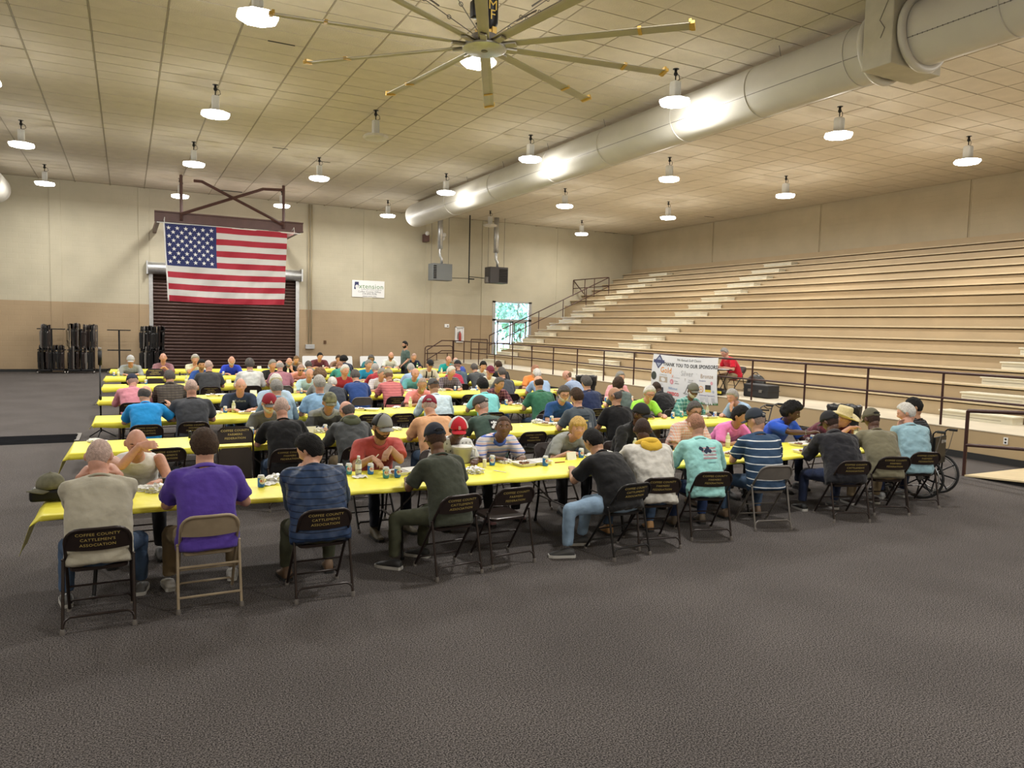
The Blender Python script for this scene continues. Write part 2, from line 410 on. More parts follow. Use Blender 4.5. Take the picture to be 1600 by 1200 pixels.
q = MB(); q.box((19.0, YB+2.2, -.05), (19.22, YB+2.42, 4.4)); part('porch_post', q, mat('pink_brick', (.55, .30, .26), .8, 0, .1, 20), label='pinkish porch post outside the glass door', cat='post')

# ------------------------------------------------------------------ bleachers with walkway
m_bl = mat('bleacher_tan', (.46, .352, .215), .55, 0, .05, 1.2, .15, 8)
m_seat = mat('bleacher_board', (.55, .445, .285), .42, 0, .05, 1.5, .1, 10)
m_step = mat('step_cream', (.70, .66, .52), .55, 0, .05, 4)
m_conc = mat('walkway_top', (.54, .475, .36), .5, 0, .10, 1.0)
m_face = mat('walkway_face', (.42, .31, .175), .6, 0, .05, .8)
BX, BZ, RUN, RISE = 16.40, .96, .727, .34
PX, PZ = 14.52, .58
bl = empty('bleachers', (BX, 20, 0), label='tan stepped bleachers rising to the right wall', cat='bleachers')
bl.location = (0, 0, 0)
q = MB(); q.box((PX, YF+.01, 0), (BX+.1, YB-.01, PZ-.012)); part('walkway', q, m_face, bl)
q = MB(); q.box((PX-.015, YF+.01, PZ-.012), (BX+.06, YB-.01, PZ+.004)); part('walkway_top', q, m_conc, bl)
q = MB(); q.box((PX-.02, YF+.01, 0), (PX, YB-.01, .13)); part('walkway_base', q, M['rubber'], bl)
q = MB(); q.box((BX+.1, 34.6, 0), (22.6, YB-.01, PZ)); part('landing', q, m_conc, bl)
for k in range(15):
    y1 = YB-.04 if k >= 9 else 34.6
    x, z = BX+k*RUN, BZ+k*RISE; xm = XR-.01; zb = (PZ if k == 0 else z-RISE)
    q = MB(); q.box((x+.085, YF+.01, max(zb-.25, .0)), (min(x+RUN+.10, xm), y1, z-.075)); part('tier', q, m_bl, bl)
    q = MB(); q.rbox((x, YF+.01, z-.045), (x+.30, y1, z), .008); part('seat_board', q, m_seat, bl)
    q = MB(); q.rbox((x+.31, YF+.01, z-.06), (min(x+RUN+.05, xm), y1, z-.015), .006); part('footboard', q, m_bl, bl)
q = MB(); q.box((BX+15*RUN-.04, YF+.01, 5.3), (XR-.01, YB-.01, 6.02)); part('top_backboard', q, m_bl, bl)
q = MB(); q.box((22.62, 34.6, PZ), (22.75, YB-.01, 3.7)); part('end_wall', q, m_bl, bl)
for (ya, yb_) in ((32.6, 34.2), (24.0, 25.65), (8.72, 10.3)):
    for k in range(0, 15):
        x = BX+k*RUN; zb = PZ if k == 0 else BZ+(k-1)*RISE
        q = MB(); q.box((x-.36, ya+.03, zb-.01), (x+.04, yb_-.03, zb+.14)); q.rbox((x-.39, ya, zb+.14), (x+.04, yb_, zb+.175), .006)
        st = part('aisle_step', q, m_step, bl)
        q = MB(); q.box((x-.30, ya+.25, zb+.174), (x-.275, yb_-.05, zb+.178)); q.box((x-.363, ya+.25, zb+.06), (x-.358, yb_-.05, zb+.072)); part('groove', q, mat('step_groove_dark', (.28, .25, .19), .7), st)  # dark anti-slip groove strips on the step's top and front face
# power outlet on walkway face
h = hit(1572, 689, x=PX)
o = empty('wall_outlet', (PX-.006, h[1], h[2]), label='white duplex power outlet low on the walkway face', cat='outlet')
q = MB(); q.rbox((-.012, -.04, -.065), (.005, .04, .065), .004); part('cover_plate', q, M['whiteplas'], o)
for dz in (-.03, .03):
    q = MB(); q.tube([(-.016, 0, dz), (-.005, 0, dz)], .019, 10); part('socket', q, M['black'], o)
# dark thing left on a bench row: jacket folded
kk = 5; p = hit(1242, 521, z=BZ+kk*RISE+.03)
q = MB(); q.ell((0, 0, .035), (.12, .40, .035), 12, 6); q.ell((.02, .30, .03), (.08, .2, .03)); q.ell((0, -.34, .028), (.06, .16, .026))
o = part('folded_jacket', q, mat('dark_cloth', (.02, .02, .025), .9, 0, .2, 8, .6, 20), smooth=True, label='small dark folded jacket lying on a bleacher bench', cat='jacket')
q_, best = None, None
for kk in range(15):
    hh_ = hit(1242, 521, z=BZ+kk*RISE)
    e_ = abs(hh_[0]-(BX+kk*RUN+.15))
    if best is None or e_ < best: best, q_ = e_, (hh_, kk)
o.location = (BX+q_[1]*RUN+.15, q_[0][1], BZ+q_[1]*RISE)

# ramp beside the walkway, in front of the right end
q = MB(); q.add([(12.62, 7.5, 0), (14.48, 7.5, 0), (14.48, .5, .56), (12.62, .5, .56), (12.62, 7.5, -.01), (14.48, 7.5, -.01), (14.48, .5, -.01), (12.62, .5, -.01)],
                [(0, 3, 2, 1), (4, 5, 6, 7), (0, 1, 5, 4), (1, 2, 6, 5), (2, 3, 7, 6), (3, 0, 4, 7)])
rp = empty('ramp', (0, 0, 0), label='pale plywood access ramp at the right edge beside the walkway', cat='ramp')
part('ramp_base', q, M['black'], rp)
sl = math.atan2(.56, 7.0)
q = MB(); q.box((12.58, -7.1, 0), (14.5, 0, .025)); o = part('ramp_deck', q, mat('pale_plywood', (.62, .50, .30), .5, 0, .08, 2, .1, 10), rp); o.location = (0, 7.56, .0); o.rotation_euler = (-sl, 0, 0)

# ------------------------------------------------------------------ railings
def rail(name, label, posts, tops, mids, r=.024, extra=()):
    """posts: (x, y, z0, z1); tops/mids: polylines"""
    bx_, by_, bz_ = posts[0][:3]
    t = empty(name, (bx_, by_, bz_), label=label, cat='railing'); B_ = Vector((bx_, by_, bz_))
    tops = [[Vector(a)-B_ for a in p] for p in tops]; mids = [[Vector(a)-B_ for a in p] for p in mids]
    for x, y, z0, z1 in posts:
        q = MB(); q.tube([Vector((x, y, z0))-B_, Vector((x, y, z1))-B_], r, 8); part('post', q, M['rail'], t, smooth=False, auto=50)
    for p in tops:
        q = MB(); q.tube(p, r*1.08, 8); part('top_rail', q, M['rail'], t, auto=50)
    for p in mids:
        q = MB(); q.tube(p, r*.95, 8); part('middle_rail', q, M['rail'], t, auto=50)
    return t
RX, RT = 14.60, 1.635
ys = [9.33+1.72*i for i in range(15)]
rail('railing', 'long maroon pipe railing along the front of the raised walkway',
     [(RX, y, PZ, RT) for y in ys]+[(RX, 34.7, PZ, RT)],
     [[(RX, 9.33-1.9, RT), (RX, 34.7, RT)]], [[(RX, 9.33-1.9, 1.13), (RX, 34.7, 1.13)]])
rail('railing', 'maroon railing with sloping end beside the far walkway stairs',
     [(13.2, 34.7, 0, 1.12), (RX-.05, 34.7, 0, RT)], [[(13.15, 34.7, 1.14), (13.95, 34.7, RT), (RX, 34.7, RT)]], [[(13.15, 34.7, .66), (13.95, 34.7, 1.13), (RX, 34.7, 1.13)]])
rail('railing', 'maroon round-cornered railing behind the far walkway stairs',
     [(13.75, 36.5, 0, 1.2), (15.3, 36.5, PZ, 1.2), (14.4, 36.5, 0, .95), (15.0, 36.5, PZ, .95)],
     [[(13.75, 36.5, 1.1), (13.78, 36.5, 1.25), (13.9, 36.5, 1.30), (15.15, 36.5, 1.33), (15.28, 36.5, 1.28), (15.3, 36.5, 1.1)]], [[(13.75, 36.5, .92), (15.3, 36.5, .95)]])
sx = [16.5, 17.93, 19.37, 20.85, 22.3, 23.76]
def slz(x): return 1.93+(x-16.5)*(5.26-1.93)/(23.76-16.5)
rail('railing', 'maroon stair railing climbing the left end of the bleachers',
     [(x, 34.55, slz(x)-.98, slz(x)) for x in sx], [[(16.5, 34.55, slz(16.5)), (23.76, 34.55, slz(23.76))]], [[(16.5, 34.55, slz(16.5)-.5), (23.76, 34.55, slz(23.76)-.5)]])
rail('railing', 'small maroon guard railing at the top landing by the back wall',
     [(23.3, 35.3, 4.2, 5.24), (23.25, 36.2, 4.2, 5.22), (23.1, 37.2, 4.3, 5.2)], [[(23.7, 34.55, 5.26), (23.1, 37.2, 5.2)], [(23.1, 37.2, 5.2), (23.25, 36.3, 4.4)]], [[(23.7, 34.55, 4.78), (23.1, 37.2, 4.72)]])
rail('railing', 'short maroon railing on the landing in front of the glass door',
     [(16.63, 37.1, PZ, 1.68), (17.6, 37.1, PZ, 1.68), (18.6, 37.1, PZ, 1.5)], [[(16.63, 37.1, 1.68), (17.6, 37.1, 1.68)]], [[(16.63, 37.1, 1.15), (17.6, 37.1, 1.15)]])
rail('railing', 'maroon pipe railing beside the plywood ramp at the right edge',
     [(12.62, 7.6, 0, 1.11), (12.62, 5.4, .1, 1.22), (12.62, 3.2, .3, 1.4)], [[(12.62, 7.6, 1.11), (12.62, 1.0, 1.56)]], [[(12.62, 7.6, .53), (12.62, 1.0, .98)]], r=.03)
st = empty('walkway_stairs', (0, 0, 0), label='short flight of tan steps up to the far end of walkway', cat='stairs')
for i in range(3):
    q = MB(); q.box((13.5+.34*i, 34.9, 0), (14.5, 36.3, .19*(i+1)-.005)); part('stair_step', q, m_conc, st)
# ------------------------------------------------------------------ pendant lamps
m_lens = mat('lit_lens', (1, 1, 1), .4, emit=(1.0, .97, .90), es=14)
m_lensoff = mat('unlit_lens', (.55, .52, .45), .35)
m_body = mat('lamp_body', (.70, .70, .68), .4, .1)
def ring_poly(n, r, z, a0=0): return [(r*math.cos(2*PI*i/n+a0), r*math.sin(2*PI*i/n+a0), z) for i in range(n)]
def make_lamp(lens):
    t = empty('pendant_lamp', (0, 0, 0))
    q = MB(); q.lathe([(.07, .70), (.07, .735)], 12); q.tube([(0, 0, .70), (0, 0, .62)], .03, 8); q.ell((0, 0, .60), (.045, .045, .05), 10, 6); part('ceiling_hook', q, M['black'], t, smooth=True)
    q = MB(); q.tube([(0, 0, .58), (0, 0, .44)], .014, 6); q.tube([(.02, 0, .62), (.10, 0, .58), (.12, .01, .50), (.05, .01, .46), (0, 0, .47)], .008, 5); part('hanging_cord', q, M['black'], t, smooth=True)
    q = MB(); q.rbox((-.085, -.085, .07), (.085, .085, .44), .012)
    for i in range(5):
        a = -.07+.035*i; q.box((a-.004, -.105, .10), (a+.004, .105, .41))
    part('driver_housing', q, m_body, t)
    q = MB(); q.loft([ring_poly(8, .10, .08, PI/8), ring_poly(8, .30, .05, PI/8), ring_poly(8, .325, .0, PI/8), ring_poly(8, .30, -.005, PI/8)]); part('reflector', q, m_body, t)
    q = MB(); q.loft([ring_poly(8, .345, .03, PI/8), ring_poly(8, .345, -.02, PI/8), ring_poly(8, .31, -.055, PI/8), ring_poly(8, .22, -.065, PI/8)]); part('lens', q, lens, t)
    return t
rown = ['nearest row', 'second row', 'third row', 'row nearest the back wall']
coln = ['far left column', 'second column from left', 'third column from left', 'column left of the duct', 'column right of the duct', 'far right column']
on_t = off_t = None
for j, y in enumerate(LAMP_Y):
    for i, x in enumerate([-2.7]+LAMP_X):
        off = (i == 2 and j == 1) or (i == 4 and j == 3)
        if off:
            o = make_lamp(m_lensoff) if off_t is None else copy_tree(off_t); off_t = off_t or o
        else:
            o = make_lamp(m_lens) if on_t is None else copy_tree(on_t); on_t = on_t or o
        o.location = (x, y, LAMP_Z)
        tag(o, f"{'unlit' if off else 'glowing'} white pendant high bay lamp, {rown[j]}, {coln[i]}", 'lamp', 'pendant lamps on the ceiling')
# ------------------------------------------------------------------ big ceiling fan
m_blade = mat('fan_blade', (.45, .42, .35), .42, .2, .08, 2)
m_clip = mat('brass_yellow', (.62, .40, .09), .45, .2)
fc = hit(757, 72, z=6.5)
fan = empty('ceiling_fan', tuple(fc), label='huge ten blade ceiling fan with yellow blade tips', cat='ceiling fan')
def blade_geo():
    rings = []
    for r_, w_ in ((.26, .16), (3.02, .19)):
        rings.append([(r_, y, z) for y, z in [(-w_/2, .0), (-.03, .024), (w_/2, .012), (w_/2, .004), (-.03, .006), (-w_/2, -.006)]])
    q = MB(); q.loft(rings); return q
bme = blade_geo().mesh('blade')
q = MB()
q.rbox((3.00, -.10, -.02), (3.06, .09, .03), .008); q.rbox((2.98, -.11, .0), (3.02, .10, .05), .004); tipme = q.mesh('tip_cap')
q = MB(); q.box((2.28, -.08, -.012), (2.33, .08, .03)); bandme = q.mesh('band')
q = MB(); q.rbox((.20, -.05, -.035), (.50, .05, -.005), .006); brme = q.mesh('blade_bracket')
for k in range(10):
    a = math.radians(28+36*k-.8)
    mw = Matrix.Rotation(a, 4, 'Z') @ Matrix.Rotation(math.radians(-11), 4, 'X')
    b = link('blade', bme, m_blade, fan, mw)
    link('tip_cap', tipme, m_clip, b); link('band', bandme, m_clip, b); link('blade_bracket', brme, m_blade, b)
q = MB(); q.lathe([(.0, -.075), (.30, -.07), (.33, -.055), (.33, -.03), (.28, -.02), (.0, -.02)], 32, cap=False); part('hub_plate', q, M['chrome'], fan, auto=30)
q = MB(); q.lathe([(.28, -.02), (.30, .03), (.22, .06), (.2, .14)], 24); part('hub_ring', q, M['metal_grey'], fan, auto=30)
q = MB(); q.lathe([(.03, -.082), (.05, -.08), (.05, -.072)], 12); part('hub_bolt', q, M['metal_grey'], fan)
q = MB(); q.rbox((-.13, -.07, .08), (.13, .07, .24), .01); q.rbox((.08, -.09, .12), (.16, .02, .28), .01); part('yellow_frame', q, m_clip, fan)
q = MB(); q.loft([[(.07+.095*c_, .02+.095*s_, z) for c_, s_ in [(math.cos(2*PI*i/16), math.sin(2*PI*i/16)) for i in range(16)]] for z in (.26,)]+
                 [[(.07+.14*c_, .02+.14*s_, z) for c_, s_ in [(math.cos(2*PI*i/16), math.sin(2*PI*i/16)) for i in range(16)]] for z in (.34, .86)]); q.rbox((-.22, -.06, .38), (-.08, .08, .62), .02)
mt = part('motor_housing', q, M['black'], fan, smooth=False, auto=35)
q = MB(); q.tube([(0, 0, .8), (0, 0, CEIL-fc[2])], .045, 10); part('down_rod', q, M['black'], fan, smooth=True)
tm = text_mb('M', .20); tm2 = MB(); tm2.add([(x+.07+.06*0, -.122, z+.50) for x, y, z in tm.v], tm.f); tm3 = text_mb('F', .20); tm2.add([(x+.07, -.122, z+.36) for x, y, z in tm3.v], tm3.f)
part('logo', tm2, mat('logo_gold', (.85, .60, .12), .5), mt)
for a in (20, 62, 150, 205, 330):
    a = math.radians(a); ex, ey, ez = 2.3*math.cos(a), 2.3*math.sin(a), CEIL-fc[2]
    q = MB(); q.tube([(.15*math.cos(a), .15*math.sin(a), .16), (ex, ey, ez)], .007, 5)
    for u in (.18, .36, .5):
        c_ = Vector((.15*math.cos(a)+(ex-.15*math.cos(a))*u, .15*math.sin(a)+(ey-.15*math.sin(a))*u, .16+(ez-.16)*u))
        q.tube([c_+Vector((.03*math.cos(t_), 0, .03*math.sin(t_))) for t_ in [2*PI*i/8 for i in range(8)]], .007, 5, closed=True)
    q.tube([(ex*.3, ey*.3, .16+ez*.26), (ex*.5, ey*.5, .16+ez*.45)], .014, 5)
    part('guy_cable', q, M['metal_grey'], fan)

# ------------------------------------------------------------------ air ducts
m_duct = mat('duct_fabric', (.55, .53, .48), .48, .0, .05, 1.5, .12, 3)
DX, DZ, DR = 12.0, 7.43, .53
def duct(name, x, z, r, y0, y1, label, holes=True, seams=()):
    t = empty(name, (x, y0, z), label=label, cat='duct')
    prof = []
    n = 40
    def ring(y, rr): return [(rr*math.cos(2*PI*i/n), y, rr*math.sin(2*PI*i/n)) for i in range(n)]
    q = MB(); q.loft([ring(0, r), ring((y1-y0)*.5, r), ring(y1-y0-.25, r), ring(y1-y0-.08, r*.97), ring(y1-y0, r*.90), ring(y1-y0+.03, r*.6)])
    tb = part('duct_tube', q, m_duct, t, auto=35)
    for s_ in seams:
        q = MB(); q.tube([(( r+.004)*math.cos(2*PI*i/40), s_-y0, (r+.004)*math.sin(2*PI*i/40)) for i in range(40)], .012, 5, closed=True); part('seam_ring', q, m_duct, tb, smooth=True)
    if holes:
        q = MB(); a = math.radians(200)
        for yy in np.arange(.4, 14.5, .085):
            yw = y0+yy
            if 8.3 < yw < 9.3: continue
            c_ = Vector((r*math.cos(a)*1.002, yy, r*math.sin(a)*1.002)); nrm = Vector((math.cos(a), 0, math.sin(a))); tt = Vector((-math.sin(a), 0, math.cos(a)))
            q.add([c_+(tt*math.cos(2*PI*i/6)+Vector((0, 1, 0))*math.sin(2*PI*i/6))*.013 for i in range(6)], [tuple(range(6))])
        part('vent_hole', q, M['black'], tb, kind='stuff')
        q = MB(); q.tube([(r*math.cos(a)*1.0, 0, r*math.sin(a)), (r*math.cos(a), y1-y0-.3, r*math.sin(a))], .007, 5); part('seam_line', q, M['metal_grey'], tb)
    return t
du = duct('air_duct', DX, DZ, DR, -6.0, 33.4, 'long round silver air duct under the ceiling', seams=(6.9, 9.6, 12.0, 14.4, 17.5, 20.5, 24.5, 28.6))
bx = MB(); bx.rbox((-.67, 8.50+6, -.56), (.65, 9.06+6, .66), .02)
part('junction_box', bx, mat('painted_plenum', (.47, .44, .35), .6, 0, .10, 3, .3, 6), du)
for yy in (8.40, 9.17):
    bx = MB(); bx.tube([((DR+.05)*math.cos(2*PI*i/40), yy+6, (DR+.05)*math.sin(2*PI*i/40)) for i in range(40)], .07, 8, closed=True); part('flange', bx, m_duct, du, smooth=True)
bx = MB(); z0 = -.3
bx.tube([(-.675, 8.6+6, .50), (-.675, 8.75+6, .2), (-.675, 8.65+6, .05), (-.675, 8.72+6, -.1)], .008, 4); part('crack', bx, M['metal_grey'], du)
duct('air_duct', -4.55, 7.30, .55, 20.0, 36.0, 'rounded end of a silver air duct at the far left', holes=False, seams=(30, 33))
for yy in np.arange(2, 33, 3.1):
    q = MB(); q.tube([(-.25, yy+6, .45), (-.32, yy+6, CEIL-DZ)], .008, 4); part('duct_hanger', q, M['metal_grey'], du)

# ------------------------------------------------------------------ steel frame over the roll-up door and the flag
fr = empty('steel_canopy_frame', (3.9, 33.0, 6.4), label='maroon steel frame with crossed braces above the flag', cat='steel frame')
def bar(nm, pts, w_=.07, h_=.07, par=fr, m=None):
    q = MB(); q.tube([tuple(Vector(p)-Vector((3.9, 33.0, 6.4))) for p in pts], w_, 4); return part(nm, q, m or M['beam'], par)
q = MB(); q.box((-2.88, -.10, -.20), (2.88, .10, -.15)); q.box((-2.88, -.10, .17), (2.88, .10, .22)); q.box((-2.88, -.02, -.2), (2.88, .02, .2)); part('beam', q, M['beam'], fr)
for x in (1.15, 2.7, 4.3, 5.7, 6.6):
    q = MB(); q.box((x-3.9-.07, .05, -.22), (x-3.9+.07, 4.28, -.02)); part('cross_joist', q, M['beam'], fr)
for x in (1.99, 5.95): bar('upright', [(x, 32.9, 6.3), (x, 32.9, CEIL)], .06)
bar('brace', [(1.99, 32.85, 6.55), (5.11, 32.85, 7.85), (5.95, 32.85, 7.9)], .06)
bar('brace', [(5.95, 32.85, 6.45), (2.75, 32.85, 7.9), (2.45, 32.85, 7.9)], .06)
# flag
FL = empty('flag', (3.65, 32.35, 6.04), label='large American flag hanging in front of the roll-up door', cat='flag')
x0, x1, z1, z0 = 1.33, 6.0, 6.06, 3.06
m_red = mat('flag_red', (.36, .018, .038), .7, 0, .05, 3); m_wht = mat('flag_white', (.60, .59, .58), .75); m_blu = mat('flag_blue', (.022, .030, .13), .7)
def fpos(u, v):
    """u along the fly, v down the hoist"""
    x = x0+(x1-x0)*u+.16*v*(1-u)*.9-.10*v*u; z = z1-(z1-z0)*v-(.10*math.sin(u*PI)*v)*.6+.02
    y = .030*math.sin(u*46+v*7)*(.25+.75*v)+.045*math.sin(u*13-v*11)+.07*v*math.sin(u*6+1)+.022*math.sin(u*21+v*24)
    return (x-3.65, y, z-6.04)
NU, NV = 96, 52
vs = [fpos(i/NU, j/NV) for j in range(NV+1) for i in range(NU+1)]
fs = []; mi = []
for j in range(NV):
    for i in range(NU):
        a = j*(NU+1)+i; fs.append((a, a+NU+1, a+NU+2, a+1))
        s_ = j//4
        mi.append(2 if (i < NU*.40 and s_ < 7) else (0 if s_ % 2 == 0 else 1))
me = bpy.data.meshes.new('cloth'); me.from_pydata(vs, [], fs); me.polygons.foreach_set('material_index', mi); me.polygons.foreach_set('use_smooth', [True]*len(fs))
for m_ in (m_red, m_wht, m_blu): me.materials.append(m_)
o = bpy.data.objects.new('cloth', me); C.objects.link(o); o.parent = FL
sb = MB()
for r_ in range(9):
    n_ = 6 if r_ % 2 == 0 else 5
    for c_ in range(n_):
        u = (.40/12)*(1+2*c_+(r_ % 2)); v = (7/13)*(r_+1)/10
        pts = []
        for k in range(10):
            a = PI/2+k*PI/5; R_ = (.090 if k % 2 == 0 else .036)
            p = Vector(fpos(u+R_*math.cos(a)/(x1-x0), v-R_*math.sin(a)/(z1-z0))); p.y -= .012; pts.append(p)
        cc = Vector(fpos(u, v)); cc.y -= .014; pts.append(cc)
        sb.add(pts, [(k, (k+1) % 10, 10) for k in range(10)])
part('stars', sb, mat('star_white', (.8, .8, .8), .7), o)
q = MB(); q.tube([(x0-3.65-.25, .02, .06), (x1-3.65+.55, .02, .03)], .022, 8); part('pole', q, M['whiteplas'], FL, smooth=True)
q = MB(); q.tube([fpos(0, v/20) for v in range(21)], .028, 6); part('header_band', q, M['whiteplas'], FL, smooth=True)
for x in (1.35, 6.3):
    q = MB(); q.tube([(x-3.65, .02, .05), (x-3.65+.02, .25, .30), (x-3.65, .55, .2)], .012, 5); part('tie', q, M['whiteplas'], FL)

# ------------------------------------------------------------------ things on the back wall
sg = empty('sign', (10.93, YB-.03, 4.14), label='white extension office sign on the upper back wall', cat='sign')
q = MB(); q.rbox((-.84, -.015, -.42), (.84, .015, .42), .006); part('board', q, M['whiteplas'], sg)
def word(txt, size, x, z, m, par, y=-.02, al='CENTER', off=0.0, sx=1.0, nm='lettering'):
    t = text_mb(txt, size, al, 0, off); q = MB(); q.add([(vx*sx+x, y, vz+z) for vx, vy, vz in t.v], t.f); return part(nm, q, m, par)
m_grn = mat('sign_green', (.10, .24, .08), .6); m_nvy = mat('sign_navy', (.03, .035, .11), .6); m_ink = mat('ink_black', (.03, .03, .035), .6)
q = MB(); q.add([(-.70, -.018, .34), (-.50, -.018, .34), (-.50, -.018, .05), (-.64, -.018, .05), (-.66, -.018, -.04), (-.74, -.018, -.02)], [(0, 5, 4, 3, 2, 1)]); part('state_shape', q, m_nvy, sg)
word('e', .36, -.60, .02, M['whiteplas'], sg, -.022, off=.012)
word('xtension', .34, .15, .02, m_grn, sg)
word('ALABAMA A&M & AUBURN UNIVERSITIES', .055, .15, -.055, m_ink, sg)
word('Coffee County Office', .125, .06, -.18, m_ink, sg); word('334-894-5596', .125, .06, -.29, m_ink, sg); word('www.aces.edu', .115, .06, -.395, m_ink, sg)
# conduits with box
cnd = empty('conduit', (8.0, YB-.075, 1.3), label='pair of tan conduits running down the wall to a box', cat='conduit')
for dx in (-.07, .07):
    q = MB(); q.tube([(dx, 0, 0), (dx, 0, CEIL-1.32)], .028, 8); part('pipe', q, mat('tan_conduit', (.42, .35, .22), .5), cnd, smooth=True)
q = MB(); q.rbox((-.22, -.07, -.22), (.22, .065, 0), .01); part('junction_box', q, M['chrome'], cnd)
sw = empty('wall_box', (8.75, YB-.03, 1.42), label='small dark electrical box on wall right of the conduit', cat='box')
q = MB(); q.rbox((-.06, -.03, -.08), (.06, .03, .08), .008); part('cover', q, mat('dark_bronze', (.10, .05, .02), .6), sw)
th = empty('thermostat', (15.26, YB-.02, 2.38), label='small white thermostat on the back wall', cat='thermostat')
q = MB(); q.rbox((-.13, -.03, -.09), (.13, .02, .09), .01); part('case', q, M['whiteplas'], th)
q = MB(); q.box((.0, -.034, -.05), (.08, -.03, .02)); part('display', q, M['metal_grey'], th)
ex = empty('extinguisher_cabinet', (15.98, YB-.026, 1.5), label='white cabinet with fire extinguisher on the back wall', cat='cabinet')
q = MB(); q.rbox((-.24, -.12, 0), (-.19, .02, .85), .006); q.rbox((.19, -.12, 0), (.24, .02, .85), .006); q.rbox((-.24, -.12, 0), (.24, .02, .05), .006); q.rbox((-.24, -.12, .80), (.24, .02, .85), .006); q.box((-.22, -.01, .02), (.22, .015, .83)); part('cabinet_box', q, M['whiteplas'], ex)
q = MB(); q.lathe([(.0, .08), (.065, .09), (.07, .14), (.07, .46), (.04, .52), (.02, .54), (.02, .60)], 12, (.03, -.06, 0)); e2 = part('extinguisher', q, mat('extinguisher_red', (.35, .03, .02), .4), ex, smooth=True)
q = MB(); q.tube([(.03, -.07, .58), (-.05, -.08, .56), (-.09, -.08, .40), (-.09, -.08, .18)], .016, 6); part('hose', q, M['black'], e2, smooth=True)
# heaters
def heater(x, z, label, mirror):
    t = empty('unit_heater', (x, 35.5, z), label=label, cat='heater'); s_ = -1 if mirror else 1
    q = MB(); q.rbox((-.52, -.35, -.42), (.52, .35, .42), .02); b = part('casing', q, mat('heater_grey', (.16, .17, .17), .5, .2) if not mirror else mat('heater_dark', (.06, .055, .055), .5, .2), t)
    for i in range(8):
        zz = -.33+.085*i
        q = MB()
        if mirror: q.box((.0, -.375, zz), (.46, -.345, zz+.045), Matrix.Rotation(.5, 3, 'X'))
        else: q.box((-.50, -.37, zz), (-.34, -.345, zz+.05), Matrix.Rotation(.5, 3, 'X'))
        part('louver', q, M['black'], b)
    q = MB(); q.rbox((.50, -.10, .05), (.62, .12, .35), .02) if not mirror else q.rbox((-.66, -.2, -.4), (-.5, .1, -.1), .03); part('gas_valve', q, M['metal_grey'], t)
    zt = CEIL-z
    q = MB(); q.tube([(.15, .2, .42), (.15, .2, .70), (.05, .2, .85), (.05, .2, 1.6)], .07, 10); part('flue_elbow', q, M['chrome'], t, smooth=True)
    q = MB(); q.tube([(.05, .2, 1.2), (.05, .2, zt)], .135, 12); part('flue_pipe', q, M['chrome'], t, smooth=True)
    for dx in (-.45, .48):
        q = MB(); q.tube([(dx, .1, .42), (dx, .1, zt)], .012, 5); part('hanger_rod', q, M['metal_grey'], t)
heater(14.12, 5.06, 'light grey unit heater hung left of the glass door', False)
heater(17.28, 5.07, 'dark louvred unit heater hung above the glass door', True)
gp = empty('gas_pipe', (15.80, 35.7, 4.6), label='black gas pipe dropping between the two unit heaters', cat='pipe')
q = MB(); q.tube([(0, 0, 0), (0, 0, CEIL-4.6)], .035, 8); part('riser', q, M['black'], gp)
q = MB(); q.tube([(0, 0, .25), (-.7, 0, .23), (-1.15, 0, .22)], .016, 6); q.tube([(0, 0, .34), (.5, 0, .33), (.95, 0, .30)], .02, 6); part('branch', q, M['black'], gp)
q = MB(); q.rbox((.05, -.04, .20), (.3, .04, .26), .01); part('valve', q, M['black'], gp)
fl_ = empty('flood_light', (14.0, 36.9, 6.9), label='pair of small flood lights on a bracket behind the flue', cat='light')
q = MB(); q.rbox((-.22, -.1, -.2), (.02, .36, .2), .02); part('bracket_box', q, M['beam'], fl_)
for dx, dz in ((-.12, .22), (.75, .02), (.82, .22)):
    q = MB(); q.lathe([(.04, -.08), (.11, .0), (.11, .05)], 12); q.xf(Matrix.Translation((dx, -.1, dz)) @ Matrix.Rotation(math.radians(100), 4, 'X')); part('lamp_head', q, M['whiteplas'], fl_, smooth=True)

# ------------------------------------------------------------------ floor things
pl = empty('light_stand', (-.47, 16.4, 0), label='slim black pole stand with thick top at the table end', cat='stand')
q = MB(); q.tube([(0, 0, .12), (0, 0, 1.50)], .016, 8); q.tube([(0, 0, .75), (0, 0, .85)], .024, 8); part('pole', q, M['black'], pl, smooth=True)
q = MB(); q.tube([(0, 0, 1.42), (0, 0, 1.70)], .036, 10); part('head', q, M['black'], pl, smooth=True)
q = MB(); q.tube([(0, 0, 1.70), (0, 0, 1.76)], .03, 10); part('cap', q, M['metal_grey'], pl, smooth=True)
for k in range(3):
    a = 2*PI*k/3+.3; q = MB(); q.tube([(0, 0, .17), (.12*math.cos(a), .12*math.sin(a), .10), (.27*math.cos(a), .27*math.sin(a), .015)], .012, 6); part('leg', q, M['black'], pl)
cb = empty('cable_cover', (-2.6, 16.5, 0), label='long black rubber cable cover lying on the left carpet', cat='floor mat')
q = MB()
q.loft([[(x, y, z) for y, z in [(-.52, .0), (-.40, .035), (-.1, .04), (-.05, .03), (0, .045), (.30, .045), (.5, .02), (.55, 0)]] for x in (-3.4, 1.72)])
part('rubber_strip', q, mat('black_rubber', (.012, .012, .013), 1.0, 0, .1, 4, spec=0), cb)
q = MB(); q.box((1.70, -.5, 0), (1.78, .5, .035)); part('metal_end', q, M['metal_grey'], cb)
